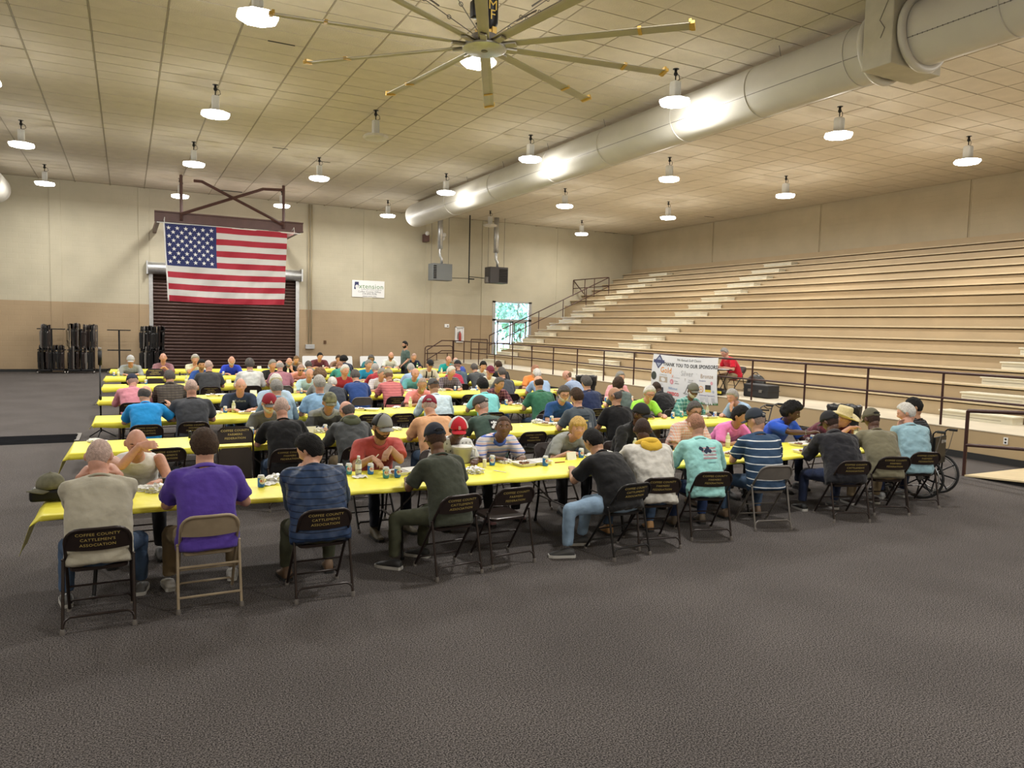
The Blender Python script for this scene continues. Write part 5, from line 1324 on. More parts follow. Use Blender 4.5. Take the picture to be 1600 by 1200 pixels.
# ---- second row, near side
P('black t-shirt with shaved head', 440, 637, '2N', sk='P', sh=A((.010, .010, .011)), w=1.18, hair=('buzz', 'salt'), ch=('brown', 'F'), yaw=-.1, pants=jean)
P('grey jacket with olive hood', 542, 642, '2N', sk='P', sh=A((.065, .070, .072)), slv='j', w=1.08, hair=('ring', 'dgrey'), ch=('brown', 'C'), yaw=.4, hood=(.075, .085, .050), glasses=1, pants=khaki)
P('peach t-shirt and crimson cap', 671, 634, '2N', sk='L', sh=A((.66, .36, .19)), w=1.3, belly=.3, cap=((.24, .014, .035), 'bx'), hair=('buzz', 'salt'), glasses=1, ch=('brown', 'C'), yaw=-.45, pants=jean)
P('dark green t-shirt with cow print', 752, 634, '2N', sk='P', sh=A((.050, .085, .068)), w=1.15, cap=((.065, .060, .058), 'b'), hair=('short', 'salt'), ch=('brown', None), yaw=.55, print_='cow', pants=khaki)
P('slate grey t-shirt with dark hair', 901, 620, '2N', sk='L', sh=A((.070, .088, .105)), w=1.12, hair=('short', 'brown'), ch=('brown', 'F'), yaw=.1, print_='txt', pants=dkp)
P('black t-shirt with thinning grey hair', 961, 618, '2N', sk='T', sh=A((.011, .011, .012)), w=1.2, belly=.2, hair=('ring', 'dgrey'), ch=('brown', 'F'), yaw=.55, pants=dkp)
# ---- second row, facing
P('grey t-shirt and crimson team cap', 421, 631, '2F', sk='L', sh=A((.105, .108, .105)), w=1.05, cap=((.25, .015, .035), 'f4'), hair=('buzz', 'salt'), beard=('beard', 'white'), glasses=1, ch=('brown', None), yaw=.0, pants=dkp)
P('grey block jacket and camouflage cap', 515, 629, '2F', sk='T', sh=camoj, slv='j', w=1.12, cap=(None, 'camo'), hair=('buzz', 'grey'), ch=('brown', None), yaw=0, pants=dkp)
P('blue polo with glasses and grey beard', 881, 616, '2F', sk='L', sh=A((.020, .070, .22)), w=1.1, hair=('thick', 'dgrey'), beard=('beard', 'white'), glasses=1, ch=('brown', None), yaw=-.2, collar=1, pants=dkp)
P('bright lime polo with white hair', 1015, 615, '2F', sk='P', sh=A((.34, .74, .08)), w=1.12, hair=('thick', 'white'), beard=('goatee', 'white'), glasses=1, ch=('brown', None), yaw=-.3, collar=1, pants=khaki)
P('teal plaid shirt and grey green cap', 1083, 611, '2F', sk='B', sh=plaid_t, slv='l', w=1.1, cap=((.14, .14, .115), 'f'), hair=('buzz', 'grey'), beard=('beard', 'white'), ch=('brown', None), yaw=-.2, pants=dkp)
# ---- third row, near
P('bright blue polo with thinning hair', 227, 616, '3N', sk='L', sh=A((.015, .26, .62)), w=1.15, hair=('ring', 'dgrey'), ch=('brown', 'C'), yaw=-.45, pants=khaki, arms='handR', collar=1)
P('charcoal t-shirt with shaved grey hair', 299, 606, '3N', sk='P', sh=A((.050, .053, .062)), w=1.28, hair=('buzz', 'salt'), ch=('brown', 'F'), yaw=0, pants=dkp)
P('faded denim shirt with grey hair', 432, 606, '3N', sk='L', sh=A((.22, .33, .42)), slv='l', w=1.15, hair=('short', 'grey'), ch=('brown', 'F'), yaw=.1, pants=jean)
P('sky blue shirt with white hair', 499, 599, '3N', sk='P', sh=A((.27, .45, .66)), w=1.15, hair=('short', 'salt'), ch=('brown', 'F'), yaw=.2, pants=khaki)
P('pale blue checked shirt and grey cap', 677, 604, '3N', sk='T', sh=check_b, slv='l', w=1.3, belly=.3, cap=((.075, .072, .072), 'b'), hair=('buzz', 'brown'), ch=('brown', 'F'), yaw=.1, pants=jean)
P('turquoise polo with black hair', 754, 602, '3N', sk='T', sh=A((.22, .62, .62)), w=1.15, hair=('thick', 'black'), ch=('brown', 'F'), yaw=0, pants=jean, collar=1)
P('forest green polo with brown hair', 841, 598, '3N', sk='L', sh=A((.040, .15, .085)), w=1.2, hair=('ring', 'brown'), ch=('brown', 'F'), yaw=0, pants=jean, collar=1)
P('navy polo with dark hair seen behind', 916, 598, '3N', sk='L', sh=A((.018, .028, .080)), w=1.2, hair=('thick', 'dgrey'), ch=('brown', 'F'), yaw=0, pants=khaki)
P('grey green top holding a drink', 966, 600, '3N', sk='L', sh=A((.09, .12, .11)), w=1.0, hair=('long', 'brown'), ch=None, yaw=-1.0, pants=jean, arms='drinkR')
P('black jacket behind the lime polo', 1026, 606, '3N', sk='D', sh=A((.012, .012, .013)), slv='j', w=1.1, hair=('buzz', 'black'), ch=('brown', None), yaw=-.1, pants=dkp)
P('light blue shirt, white hair, facing left', 1144, 620, '2S', sk='P', sh=A((.34, .48, .66)), w=1.15, hair=('thick', 'salt'), ch=('brown', 'F'), yaw=.2, pants=khaki, arms='chin')
# ---- third row, facing
P('navy t-shirt with white hair, looking down', 376, 603, '3F', sk='P', sh=A((.028, .040, .075)), w=1.2, hair=('ring', 'white'), ch=('brown', None), pit=.15, print_='txtf', pants=jean)
P('light blue shirt with full white hair', 431, 597, '3F', sk='P', sh=A((.38, .50, .68)), w=1.25, hair=('thick', 'white'), ch=('brown', None), pants=dkp)
P('coral polo with white goatee', 660, 601, '3F', sk='T', sh=A((.68, .24, .24)), w=1.15, hair=('buzz', 'grey'), beard=('goatee', 'white'), ch=('brown', None), yaw=-.3, pants=dkp, collar=1)
P('maroon plaid shirt leaning right', 780, 600, '3F', sk='T', sh=plaid_r, slv='l', w=1.15, hair=('short', 'dgrey'), ch=('brown', None), yaw=.4, pants=jean)
P('light pink shirt near row end', 969, 590, '3F', sk='L', sh=A((.68, .32, .36)), slv='l', w=1.1, hair=('short', 'grey'), ch=('brown', None), pants=dkp)
# ---- fourth row
P('pink shirt and navy cap', 207, 595, '4N', sk='P', sh=A((.55, .22, .27)), slv='l', w=1.15, cap=((.02, .025, .05), 'f'), hair=('short', 'grey'), ch=('brown', 'C'), yaw=.3, pants=khaki)
P('brown plaid jacket', 265, 589, '4N', sk='L', sh=plaid_b, slv='j', w=1.15, hair=('short', 'dgrey'), ch=('brown', None), yaw=.2, pants=dkp)
P('royal navy polo with grey hair', 555, 586, '4N', sk='L', sh=A((.025, .060, .20)), w=1.2, hair=('short', 'dgrey'), ch=('grey', None), pants=khaki)
P('salmon striped shirt and tan cap', 607, 588, '4N', sk='T', sh=st_sal, w=1.15, cap=((.26, .22, .15), 'f'), hair=('buzz', 'brown'), ch=('brown', 'F'), yaw=0, pants=dkp)
P('white haired head and dark vest', 519, 600, '4N', sk='L', sh=A((.03, .035, .05)), w=.98, hair=('short', 'white'), ch=None, yaw=-.3, pants=dkp)
P('slate t-shirt with dark grey hair', 784, 582, '4N', sk='L', sh=A((.060, .070, .085)), w=1.15, hair=('short', 'dgrey'), ch=('brown', None), pants=dkp)
P('light blue polo with white hair, back turned', 839, 586, '4N', sk='P', sh=A((.30, .42, .60)), w=1.15, hair=('short', 'white'), ch=('brown', None), pants=khaki)
P('fine blue check shirt facing left', 886, 586, '4N', sk='P', sh=check_bl, w=1.15, hair=('ring', 'lbrown'), ch=('brown', None), yaw=.8, rz=.5, pants=khaki)
P('pale blue polo with thinning hair', 484, 585, '4F', sk='P', sh=A((.40, .58, .66)), w=1.15, hair=('ring', 'grey'), glasses=1, ch=('brown', None), pants=dkp)
P('dark red polo with white hair', 539, 580, '4F', sk='P', sh=A((.28, .025, .035)), w=1.1, hair=('short', 'white'), glasses=1, ch=('brown', None), yaw=.4, pants=dkp)
P('white plaid shirt leaning forward', 597, 584, '4F', sk='P', sh=plaid_w, w=1.15, hair=('short', 'grey'), ch=('brown', None), yaw=.3, pants=dkp)
P('teal polo and open dark jacket', 649, 584, '4F', sk='P', sh=A((.12, .36, .40)), w=1.15, hair=('ring', 'lbrown'), glasses=1, ch=('brown', None), pants=dkp)
P('dark plaid shirt with white hair', 705, 582, '4F', sk='P', sh=plaid_d, w=1.15, hair=('short', 'white'), ch=('brown', None), yaw=.7, pants=dkp)
P('white shirt and maroon white cap', 766, 580, '4F', sk='P', sh=A((.62, .64, .62)), w=1.1, cap=((.16, .02, .05), 'f'), hair=('buzz', 'salt'), beard=('goatee', 'white'), ch=('brown', None), yaw=.1, pants=dkp)
P('bright orange shirt near row end', 836, 577, '4F', sk='P', sh=A((.75, .26, .08)), w=1.1, hair=('buzz', 'lbrown'), ch=('brown', None), yaw=.5, pants=dkp)
P('tight brown curls, back turned', 500, 588, '4N', sk='L', sh=A((.20, .21, .20)), w=.95, hair=('curly', 'lbrown'), ch=None, pants=dkp)
# ---- fifth row
P('dark grey shirt and shaved head', 326, 571, '5N', sk='P', sh=A((.045, .046, .050)), w=1.3, hair=('buzz', 'salt'), ch=('brown', 'F'), yaw=.3, pants=dkp)
P('white shirt with brown grey hair', 390, 568, '5N', sk='L', sh=A((.58, .59, .57)), slv='l', w=1.35, hair=('thick', 'dgrey'), ch=('brown', None), pants=khaki)
P('small red plaid shirt, bald head', 437, 572, '5N', sk='P', sh=plaid_p, w=1.15, hair=('ring', 'salt'), ch=('grey', None), pants=jean)
P('red shirt with white grey hair', 586, 575, '5N', sk='L', sh=A((.34, .03, .04)), w=1.0, hair=('short', 'salt'), ch=('brown', None), yaw=-.2, pants=dkp)
P('light blue shirt, white hair, behind teal polo', 642, 575, '5N', sk='L', sh=A((.32, .45, .64)), w=1.15, hair=('short', 'salt'), ch=('brown', None), pants=dkp)
P('red polo seen from behind', 706, 577, '5N', sk='P', sh=A((.42, .025, .06)), w=1.12, hair=('short', 'lbrown'), ch=('brown', None), pants=dkp)
P('charcoal t-shirt with round back print', 741, 575, '5N', sk='L', sh=A((.070, .076, .080)), w=1.15, hair=('short', 'dgrey'), ch=('brown', None), pants=khaki)
P('cobalt t-shirt and dark cap of hair', 315, 569, '5F', sk='T', sh=A((.03, .08, .32)), w=1.05, hair=('short', 'black'), beard=('goatee', 'dgrey'), ch=('brown', None), pants=dkp)
P('dark polo with grey hair', 426, 571, '5F', sk='P', sh=A((.02, .022, .028)), w=1.1, hair=('short', 'grey'), ch=('brown', None), yaw=.3, pants=dkp)
P('salmon shirt and dark sunglasses', 470, 576, '5F', sk='P', sh=A((.68, .30, .24)), w=1.1, hair=('buzz', 'grey'), shades=1, ch=('brown', None), pants=dkp)
P('cyan blue polo with grey hair', 576, 570, '5F', sk='L', sh=A((.02, .24, .45)), w=1.15, hair=('short', 'grey'), ch=('brown', None), yaw=.4, pants=dkp)
P('cream shirt, black suspenders, black cap', 672, 570, '5F', sk='P', sh=A((.52, .48, .40)), slv='l', w=1.1, cap=((.012, .012, .013), 'f'), ch=('brown', None), susp=1, pants=dkp)
P('slate shirt and black logo cap', 715, 571, '5N', sk='P', sh=A((.07, .11, .15)), w=1.0, cap=((.012, .012, .013), 'f'), hair=('buzz', 'dgrey'), ch=None, yaw=-.6, pants=dkp)
P('white top with short dark hair', 755, 572, '5F', sk='L', sh=A((.60, .60, .60)), w=1.0, hair=('thick', 'black'), ch=('brown', None), yaw=-.2, pants=dkp)
P('black t-shirt with brown hair by the walkway', 779, 571, '5N', sk='P', sh=A((.013, .013, .014)), w=1.15, hair=('short', 'brown'), ch=('brown', None), yaw=0, pants=dkp)
# ---- sixth row
P('grey striped sweater and grey cap', 204, 563, '6F', sk='P', sh=st_grey, slv='l', w=1.1, cap=((.40, .40, .41), 'f'), hair=('buzz', 'white'), ch=('brown', None), pants=dkp)
P('mauve polo with bald head', 255, 559, '6F', sk='P', sh=A((.24, .12, .14)), w=1.1, hair=('ring', 'lbrown'), ch=('brown', None), pit=-.1, arms='eat2', collar=1, pants=dkp)
P('yellow plaid shirt with grey hair', 305, 561, '6F', sk='P', sh=check_y, w=1.1, hair=('thick', 'salt'), ch=('brown', None), yaw=.1, arms='eatR', pants=dkp)
P('vivid blue t-shirt and white beard', 362, 564, '6F', sk='P', sh=A((.025, .055, .50)), w=1.2, beard=('beard', 'white'), hair=('ring', 'white'), ch=('brown', None), pants=dkp)
P('black t-shirt, bald with grey beard', 452, 565, '6F', sk='P', sh=A((.013, .013, .014)), w=1.1, beard=('bigbeard', 'grey'), glasses=1, ch=('brown', None), arms='chin', pants=dkp)
P('teal shirt with bald head', 701, 562, '6F', sk='P', sh=A((.02, .33, .35)), w=1.15, hair=('ring', 'brown'), ch=('brown', None), pants=dkp)
P('blue shirt with grey fringe of hair', 712, 566, '6N', sk='P', sh=A((.035, .07, .35)), w=1.1, hair=('ring', 'salt'), ch=('brown', None), pants=dkp)
P('grey shirt with dark faded haircut', 482, 572, '6N', sk='T', sh=A((.14, .15, .15)), w=1.05, hair=('short', 'dgrey'), ch=('brown', None), pants=dkp)
P('sea green t-shirt with bald head', 531, 571, '6N', sk='P', sh=A((.045, .26, .19)), w=1.2, hair=('buzz', 'lbrown'), ch=('brown', None), yaw=-.4, pants=dkp)
# ---- row nearest the door
P('maroon t-shirt with dark hair', 500, 557, '7F', sk='L', sh=A((.12, .035, .045)), w=1.3, hair=('short', 'black'), ch=('brown', None), yaw=.1, pants=dkp)
P('navy t-shirt and tall black hair', 537, 563, '7N', sk='T', sh=A((.015, .018, .04)), w=1.05, hair=('curly', 'black'), ch=('brown', None), yaw=-.7, pants=dkp)
P('teal shirt, dark long hair, sunglasses', 580, 561, '7F', sk='T', sh=A((.03, .16, .20)), w=1.1, hair=('long', 'dgrey'), shades=1, ch=('brown', None), yaw=-.2, arms='chin', pants=dkp)
P('white patterned shirt, bald with long beard', 611, 555, '7F', sk='P', sh=print_w, w=1.15, beard=('bigbeard', 'lbrown'), ch=('brown', None), pants=dkp)
P('navy shirt behind the standing person', 647, 558, '7F', sk='P', sh=A((.015, .018, .04)), w=1.1, hair=('buzz', 'grey'), ch=('brown', None), pants=dkp)
P('brown hair behind the bald person in black', 463, 562, '7F', sk='L', sh=A((.30, .22, .15)), w=.95, hair=('short', 'lbrown'), ch=('brown', None), pants=dkp)
P('short brown hair at the far row', 529, 560, '7F', sk='L', sh=A((.26, .16, .12)), w=.95, hair=('short', 'brown'), ch=('brown', None), pants=dkp)
# ---- others
P('black striped polo in the wheelchair', 1428, 636, 'W', sk='T', sh=st_blk, w=1.15, hair=('short', 'black'), beard=('beard', 'black'), yaw=.5, ch=None, pants=dkp, shoe=('shoe', (.3, .3, .3)), yover=7.05)
P('red polo seated on the walkway', 1132, 551, 'R', sk='P', sh=A((.52, .012, .030)), w=1.2, belly=.2, hair=('short', 'grey'), yaw=.2, ch=('brown', None), pants=khaki, shoe=('shoe', (.02, .02, .02)))
SIDE = {'N': 'near side of the ', 'F': 'far side of the '}
WITH = ('white haired head', 'tight brown curls', 'brown hair behind', 'short brown hair at')
def clothes_label(desc): return ('person with ' if desc.startswith(WITH) else 'person in ')+desc
def nearest(v, opts): return min(opts, key=lambda o: abs(o-v))
BUILD = []
for desc, px, py, rs, k in PEOPLE:
    base = 0.0
    if rs == 'R': base = PZ+.004; h = hit(px, py, x=15.25); face = PI/2-.15; E_ = .36; row = 9
    elif rs == 'W': h = hit(px, py, y=k['yover']); face = -.0+.25; E_ = .5; row = 1
    else:
        row = int(rs[0]); s = rs[1]; Y = ROWY[row]
        if s == 'N': h = hit(px, py, y=Y-.10); face = 0.0
        elif s == 'F': h = hit(px, py, y=Y+TD+.10); face = PI
        else: h = hit(px, py, y=Y+.50); face = PI/2
    face += k.get('rz', 0) if rs[-1] != 'F' else -k.get('rz', 0)
    hz = float(min(max(h[2]-base, 1.03), 1.36)); w = k.get('w', 1.1); yaw = k.get('yaw', 0.0)
    far = row >= 4 and row < 9
    if far: hz = round(hz/.04)*.04; w = nearest(w, (1.0, 1.15, 1.3)); yaw = nearest(yaw, (-.6, -.25, 0, .25, .6))
    spec = dict(k); arms = k.get('arms')
    pt = k.get('pit', 'F' if rs[-1] in 'FS' else None)
    S = build_skel(hz, w, yaw, pt)
    hl = S['head'].translation
    E_ = {'N': .1+hl.y-.0, 'F': .1+hl.y}.get(rs[-1], .45)+.0     # table edge measured from the hips
    if rs[-1] == 'S': E_ = .35
    if rs == 'R': E_ = .36
    hy = min(max(E_+.10, hl.y+.08), .62); tz = TZ+.055 if rs != 'R' else .765
    jit = random.Random(desc); far_ = far
    wl = Vector((-.15-(.05*jit.random() if not far else .02), hy+(.05*jit.random() if not far else 0), tz)); wr = Vector((.15+(.05*jit.random() if not far else .02), hy-.03, tz))
    Hm = S['head']; mouth = lambda sx_, d=.12, z=-.10: Hm @ Vector((sx_, d+.02, z))
    fd = [None, None]; palm = [None, None]
    if arms == 'up2': wl = mouth(-.13, .05, -.13); wr = mouth(.12, .07, -.11); fd = [(.5, .3, .6), (-.5, .3, .6)]
    if arms == 'handL': wl = mouth(-.13, .10, -.16); fd[0] = (.3, .3, .8)
    if arms == 'handR': wr = Vector((.36, hl.y+.10, .93)); fd[1] = (-.3, .2, .9)
    if arms in ('chin', 'chinL'): wl = mouth(-.05, .12, -.17); fd[0] = (.1, -.1, .95); palm[0] = (0, 1, 0)
    if arms == 'tank': wr = mouth(-.02, .13, .045); fd[1] = (-1, .05, .05); palm[1] = (0, 1, .3); spec['point'] = 1
    if arms == 'fork': wr = Vector((.17, hy+.02, .90)); wl = Vector((-.03, hy+.02, .99)); fd = [(.5, .35, -.45), (-.2, .4, -.2)]
    if arms == 'eatR': wr = Vector((.02, hl.y+.22, 1.0)) if row > 3 else Vector((-.02, hy+.12, .90)); fd[1] = (-.6, .4, .2)
    if arms == 'eatL': wl = Vector((-.12, hl.y+.10, .90)); wr = Vector((.02, hl.y+.16, .92)); fd = [(.5, .4, .1), (-.6, .4, .1)]
    if arms == 'eat2': wl = Vector((-.09, hl.y+.22, .93)); wr = Vector((.09, hl.y+.22, .93)); fd = [(.5, .3, .5), (-.5, .3, .5)]
    if arms == 'drinkR': wr = mouth(.03, .14, -.12); fd[1] = (0, .1, .9); palm[1] = (0, 1, 0)
    spec['fdir'] = tuple(fd); spec['palm'] = tuple(palm)
    S = build_skel(hz, w, yaw, pt, hands=(wl, wr), tw=k.get('tw', 0), legs=k.get('legs', (.11, .11)), legyaw=k.get('legyaw', 0), knee=.44, pout=.18 if arms == 'up2' else .55)
    Rz = Matrix.Rotation(face, 4, 'Z'); off = Rz @ S['head'].translation
    root = Vector((h[0]-off.x, h[1]-off.y, base))
    slv = k.get('slv', 's')
    if far:
        key = (round(hz, 2), w, yaw, slv, arms, k.get('pit'), rs[-1])
        vb, vs_ = .0135, .020
    else:
        key = desc; vb, vs_ = (.0078, .0135) if row == 1 else (.0100, .0165)
    if rs == 'R': vb, vs_ = .010, .015
    kb, ks, kp = ('body', key), ('shirt', (key, k.get('belly', 0)) if far else key), ('trousers', key if row == 1 or rs == 'R' else 'generic%.2f' % w)
    job(kb, lambda S=S, sp=spec: raw_body(S, sp), vb, 2 if row == 1 else 1, 0)
    job(ks, lambda S=S, sp=spec: raw_shirt(S, sp), vs_, 5, .020 if slv in 'sn' else .030)
    if slv == 'v': job(('sleeves', key), lambda S=S, sp=dict(spec, slv='l'): raw_shirt(S, sp), .0135, 4, .02)
    Sg = S if (row == 1 or rs == 'R') else build_skel(1.2, w, 0, None, knee=.44)
    job(kp, lambda S=Sg, sp=spec: raw_pants(S, sp), .0155 if row == 1 else .024, 4, .016)
    BUILD.append((desc, rs, row, k, S, root, face, slv, kb, ks, kp, Sg, far))
# the person standing between the far rows
def stand_skel():
    S = {}; zs = [.93, 1.12, 1.31, 1.43, 1.53, 1.645]
    S['sp'] = [Vector((0, .02*math.sin(i*.8)-.0, z)) for i, z in enumerate(zs)]; S['dir'] = [(S['sp'][i+1]-S['sp'][i]).normalized() for i in range(5)]
    S['w'] = 1.0; S['k'] = .97; S['R'] = Matrix.Identity(3); S['a'] = 0
    S['head'] = Matrix.Translation((0, .03, 1.66)) @ Matrix.Rotation(-.22, 4, 'X')
    S['sh'] = [Vector((-.172, 0, 1.40)), Vector((.172, 0, 1.40))]
    S['arms'] = [(S['sh'][0], Vector((-.23, .02, 1.13)), Vector((-.20, .20, .98))), (S['sh'][1], Vector((.24, -.06, 1.12)), Vector((.24, .10, .90)))]
    S['legs'] = [(Vector((-.09, 0, .90)), Vector((-.11, .03, .50)), Vector((-.12, 0, .09))), (Vector((.09, 0, .90)), Vector((.11, .06, .50)), Vector((.12, .0, .09)))]
    return S
SS = stand_skel()
job(('body', 'stand'), lambda: raw_body(SS, {}), .0095, 1, 0); job(('shirt', 'stand'), lambda: raw_shirt(SS, dict(slv='s', belly=.1)), .015, 4, .02); job(('trousers', 'stand'), lambda: raw_pants(SS, {}), .018, 4, .015)
hsd = hit(634, 540, y=ROWY[7]-.55)
BUILD.append(('grey green t-shirt standing with a dark beard', '7X', 7, dict(sh=A((.075, .115, .105)), sk='L', hair=('short', 'black'), beard=('bigbeard', 'black'), pants=dkp, print_='none'), SS, Vector((hsd[0], hsd[1], 0)), PI/2+.15, 's', ('body', 'stand'), ('shirt', 'stand'), ('trousers', 'stand'), SS, False))
bake()

def project(shirt_me, mb2, front=False, lift=.004):
    """lay a flat print (x, z) onto the cloth of a shirt"""
    bv = BVHTree.FromPolygons([v.co for v in shirt_me.vertices], [tuple(p.vertices) for p in shirt_me.polygons]); out = []; s_ = -1 if front else 1
    for v in mb2.v:
        r = bv.ray_cast(Vector((v[0], -1.2*s_+(0 if front else 0), v[2])), Vector((0, s_, 0)))
        out.append((v[0], (r[0].y if r[0] else -.12*s_)-lift*s_, v[2]))
    q = MB(); q.add(out, mb2.f); return q
def rect_grid(x0, z0, x1, z1, nx=6, nz=2):
    q = MB(); q.add([(x0+(x1-x0)*i/nx, 0, z0+(z1-z0)*j/nz) for j in range(nz+1) for i in range(nx+1)], [(j*(nx+1)+i, j*(nx+1)+i+1, (j+1)*(nx+1)+i+1, (j+1)*(nx+1)+i) for j in range(nz) for i in range(nx)]); return q
def blob(cx, cz, r, n=10, seed=0):
    rr = random.Random(seed); q = MB(); q.add([(cx, 0, cz)]+[(cx+r*rr.uniform(.7, 1.15)*math.cos(2*PI*i/n), 0, cz+r*rr.uniform(.7, 1.15)*math.sin(2*PI*i/n)) for i in range(n)], [(0, 1+i, 1+(i+1) % n) for i in range(n)]); return q
def collar_mesh(style):
    q = MB(); rings = []; n = 26
    for rr, z in ((.060, .018), (.066, .040), (.074, .042), (.092, .008), (.090, .000), (.070, .010)):
        rings.append([((rr*1.02)*math.cos(2*PI*i/n), (rr*.95)*math.sin(2*PI*i/n)+.004, z-.020*max(0, math.sin(2*PI*i/n))**3) for i in range(n)])
    q.loft(rings); return q.mesh('collar', True)
def crew_mesh():
    q = MB(); n = 26; q.tube([(.083*math.cos(2*PI*i/n), .077*math.sin(2*PI*i/n)+.002, .003-.012*math.sin(2*PI*i/n)) for i in range(n)], .0105, 7, closed=True); return q.mesh('neckband', True)
def hood_mesh():
    q = MB(); n = 28; P_, R2_ = [], []
    for i in range(n):
        a = 2*PI*i/n; b = max(0, -math.sin(a)); P_.append((.098*math.cos(a), .086*math.sin(a)-.035*b, .010-.040*b+.02*(1-b))); R2_.append(.024+.030*b)
    q.tube(P_, R2_, 10, closed=True); q.ell((0, -.125, -.07), (.115, .035, .085), 16, 8); return q.mesh('hood', True)
COLL, CREW, HOOD = collar_mesh(0), crew_mesh(), hood_mesh()
m_eye = mat('eye_white', (.62, .60, .56), .25); m_iris = mat('iris_dark', (.02, .012, .008), .2); m_blk = mat('frame_black', (.01, .01, .01), .3)
LIP = {s: mat('lips_'+s, tuple(c*f for c, f in zip({'L': (.50, .20, .16), 'P': (.50, .18, .15), 'T': (.34, .14, .10), 'D': (.10, .035, .030), 'B': (.14, .05, .04)}[s], (1, 1, 1))), .5) for s in 'LPTDB'}
PERS = {}
arms_of = {'white tank top with raised tattooed arm': 0, 'pastel striped polo looking ahead': 0, 'grey t-shirt and crimson team cap': 1, 'slate grey t-shirt with dark hair': 0, 'royal blue t-shirt and short dreadlocks': 1}
def bmat(c, s_):
    a = HC[c]; b = {'L': (.56, .31, .21), 'P': (.58, .27, .19), 'T': (.42, .23, .14), 'D': (.085, .040, .026), 'B': (.15, .075, .045)}[s_]
    return mat('stubble_'+c+s_, tuple(x*.62+y*.38 for x, y in zip(a, b)), .7, 0, .25, 60, .5, 160, spec=.25)
for desc, rs, row, k, S, root, face, slv, kb, ks, kp, Sg, far in BUILD:
    where = {'N': 'near side, ', 'F': 'far side, ', 'S': 'right end, ', 'X': '', 'W': 'front row end', 'R': 'at a small table'}[rs[-1]]
    lab = clothes_label(desc)+', '+(where+ROWN.get(row, '') if rs not in ('W', 'R', '7X') else where)
    lab = lab.rstrip(', ')
    if len(lab.split()) > 16: lab = clothes_label(desc)+', '+{'N': 'near side', 'F': 'far side'}.get(rs[-1], 'at the tables')
    t = empty('person', tuple(root), face, label=' '.join(lab.split()[:16]), cat='person', group='diners at the long tables' if rs not in ('7X', 'R') else None)
    PERS[desc] = t
    sk = SK[k.get('sk', 'L')]; body = link('body', BAKED[kb], sk, t)
    sh = link({'s': 'shirt', 'n': 'tank_top', 'l': 'shirt', 'j': 'jacket', 'v': 'vest'}[slv], BAKED[ks], k['sh'], t)
    if slv == 'v': link('shirt', BAKED[('sleeves', kb[1])], k['under'], t)
    link('trousers', BAKED[kp], k.get('pants', dkp), t)
    if row == 1 or row == 9 or rs == '7X':
        kind, col = k.get('shoe', ('shoe', (.06, .06, .06))); mS = mat('shoe_%d_%d_%d' % tuple(int(c*99) for c in col), col, .6)
        mL = mat('sole_pale', (.50, .49, .46), .6) if kind == 'shoe' and rs == '1N' else M['rubber']
        for hp_, kn, an in Sg['legs']:
            mw = Matrix.Translation((an.x, an.y, 0)) @ Matrix.Rotation(k.get('legyaw', 0)+.12*(-1 if an.x > 0 else 1), 4, 'Z')
            u = link('shoe', SHOE[kind][0], mS, t, mw); link('sole', SHOE[kind][1], mL, u)
    elif row in (2, 3) or True:
        for hp_, kn, an in Sg['legs'] if row < 4 else []:
            u = link('shoe', SHOE['shoe'][0], M['black'], t, Matrix.Translation((an.x, an.y, 0))); link('sole', SHOE['shoe'][1], M['rubber'], u)
    # neck of the shirt
    d3 = S['dir'][2]; kk_ = S['k']; nb = S['sp'][3]+d3*.010; q3 = Vector((0, 0, 1)).rotation_difference(d3).to_matrix().to_4x4(); sc = Matrix.Diagonal((S['w']**.5, S['w']**.5, 1, 1))
    nm = Matrix.Translation(nb) @ q3 @ sc
    if not far or rs[-1] == 'N':
        if k.get('collar'): 
            cm = {1: k['sh'], 2: k['sh'], 3: mat('collar_blue', (.06, .12, .45), .8), 4: k['sh']}[k['collar']]; link('collar', COLL, cm, t, nm)
        elif slv in ('s', 'l', 'v'): link('neckband', CREW, k['sh'] if slv != 'v' else k['under'], t, nm @ Matrix.Diagonal((1.0, 1.0, 1, 1)))
        if slv == 'l' and not k.get('collar') and not far: link('collar', COLL, k['sh'], t, nm)
    if k.get('hood'): link('hood', HOOD, cloth(k['hood']), t, nm @ Matrix.Translation((0, -.01, .0)))
    elif slv == 'j': link('collar', COLL, k['sh'], t, nm @ Matrix.Diagonal((1.15, 1.2, 1.4, 1)))
    # head things
    Hm = S['head']; hc = k.get('hair')
    if hc and not (k.get('hat')): link('hair', hmesh(hc[0] if not k.get('cap') else 'buzz'), (bmat(hc[1], k.get('sk', 'L')) if (hc[0] == 'buzz' or k.get('cap')) else hmat(hc[1])), t, Hm)
    if k.get('beard'): link('beard', hmesh(k['beard'][0]), hmat(k['beard'][1]), t, Hm)
    if k.get('cap'):
        c_, st_ = k['cap']; mc = camo if st_ == 'camo' else mat('cap_%d_%d_%d' % tuple(int(v*99) for v in c_), c_, .85)
        cp = link('cap', hmesh('cap'), mc, t, Hm)
        mb_ = {'f4': mat('cap_brim_grey', (.14, .14, .14), .85)}.get(st_, mc)
        link('brim', BRIM, mb_, cp)
        if st_ in ('f2', 'f3'):
            if 'capback' not in _hm: _hm['capback'] = shell(lambda P, D: np.where((D[..., 2] > np.interp(np.abs(np.degrees(np.arctan2(D[..., 0], D[..., 1]))), [0, 90, 180], [.33, .22, .06])) & (np.abs(np.degrees(np.arctan2(D[..., 0], D[..., 1]))) > 62), .0285, -.004), 'cap_back', 0, 0, -.004)
            link('back_panel', _hm['capback'], M['black'] if st_ == 'f2' else cloth(white_), cp)
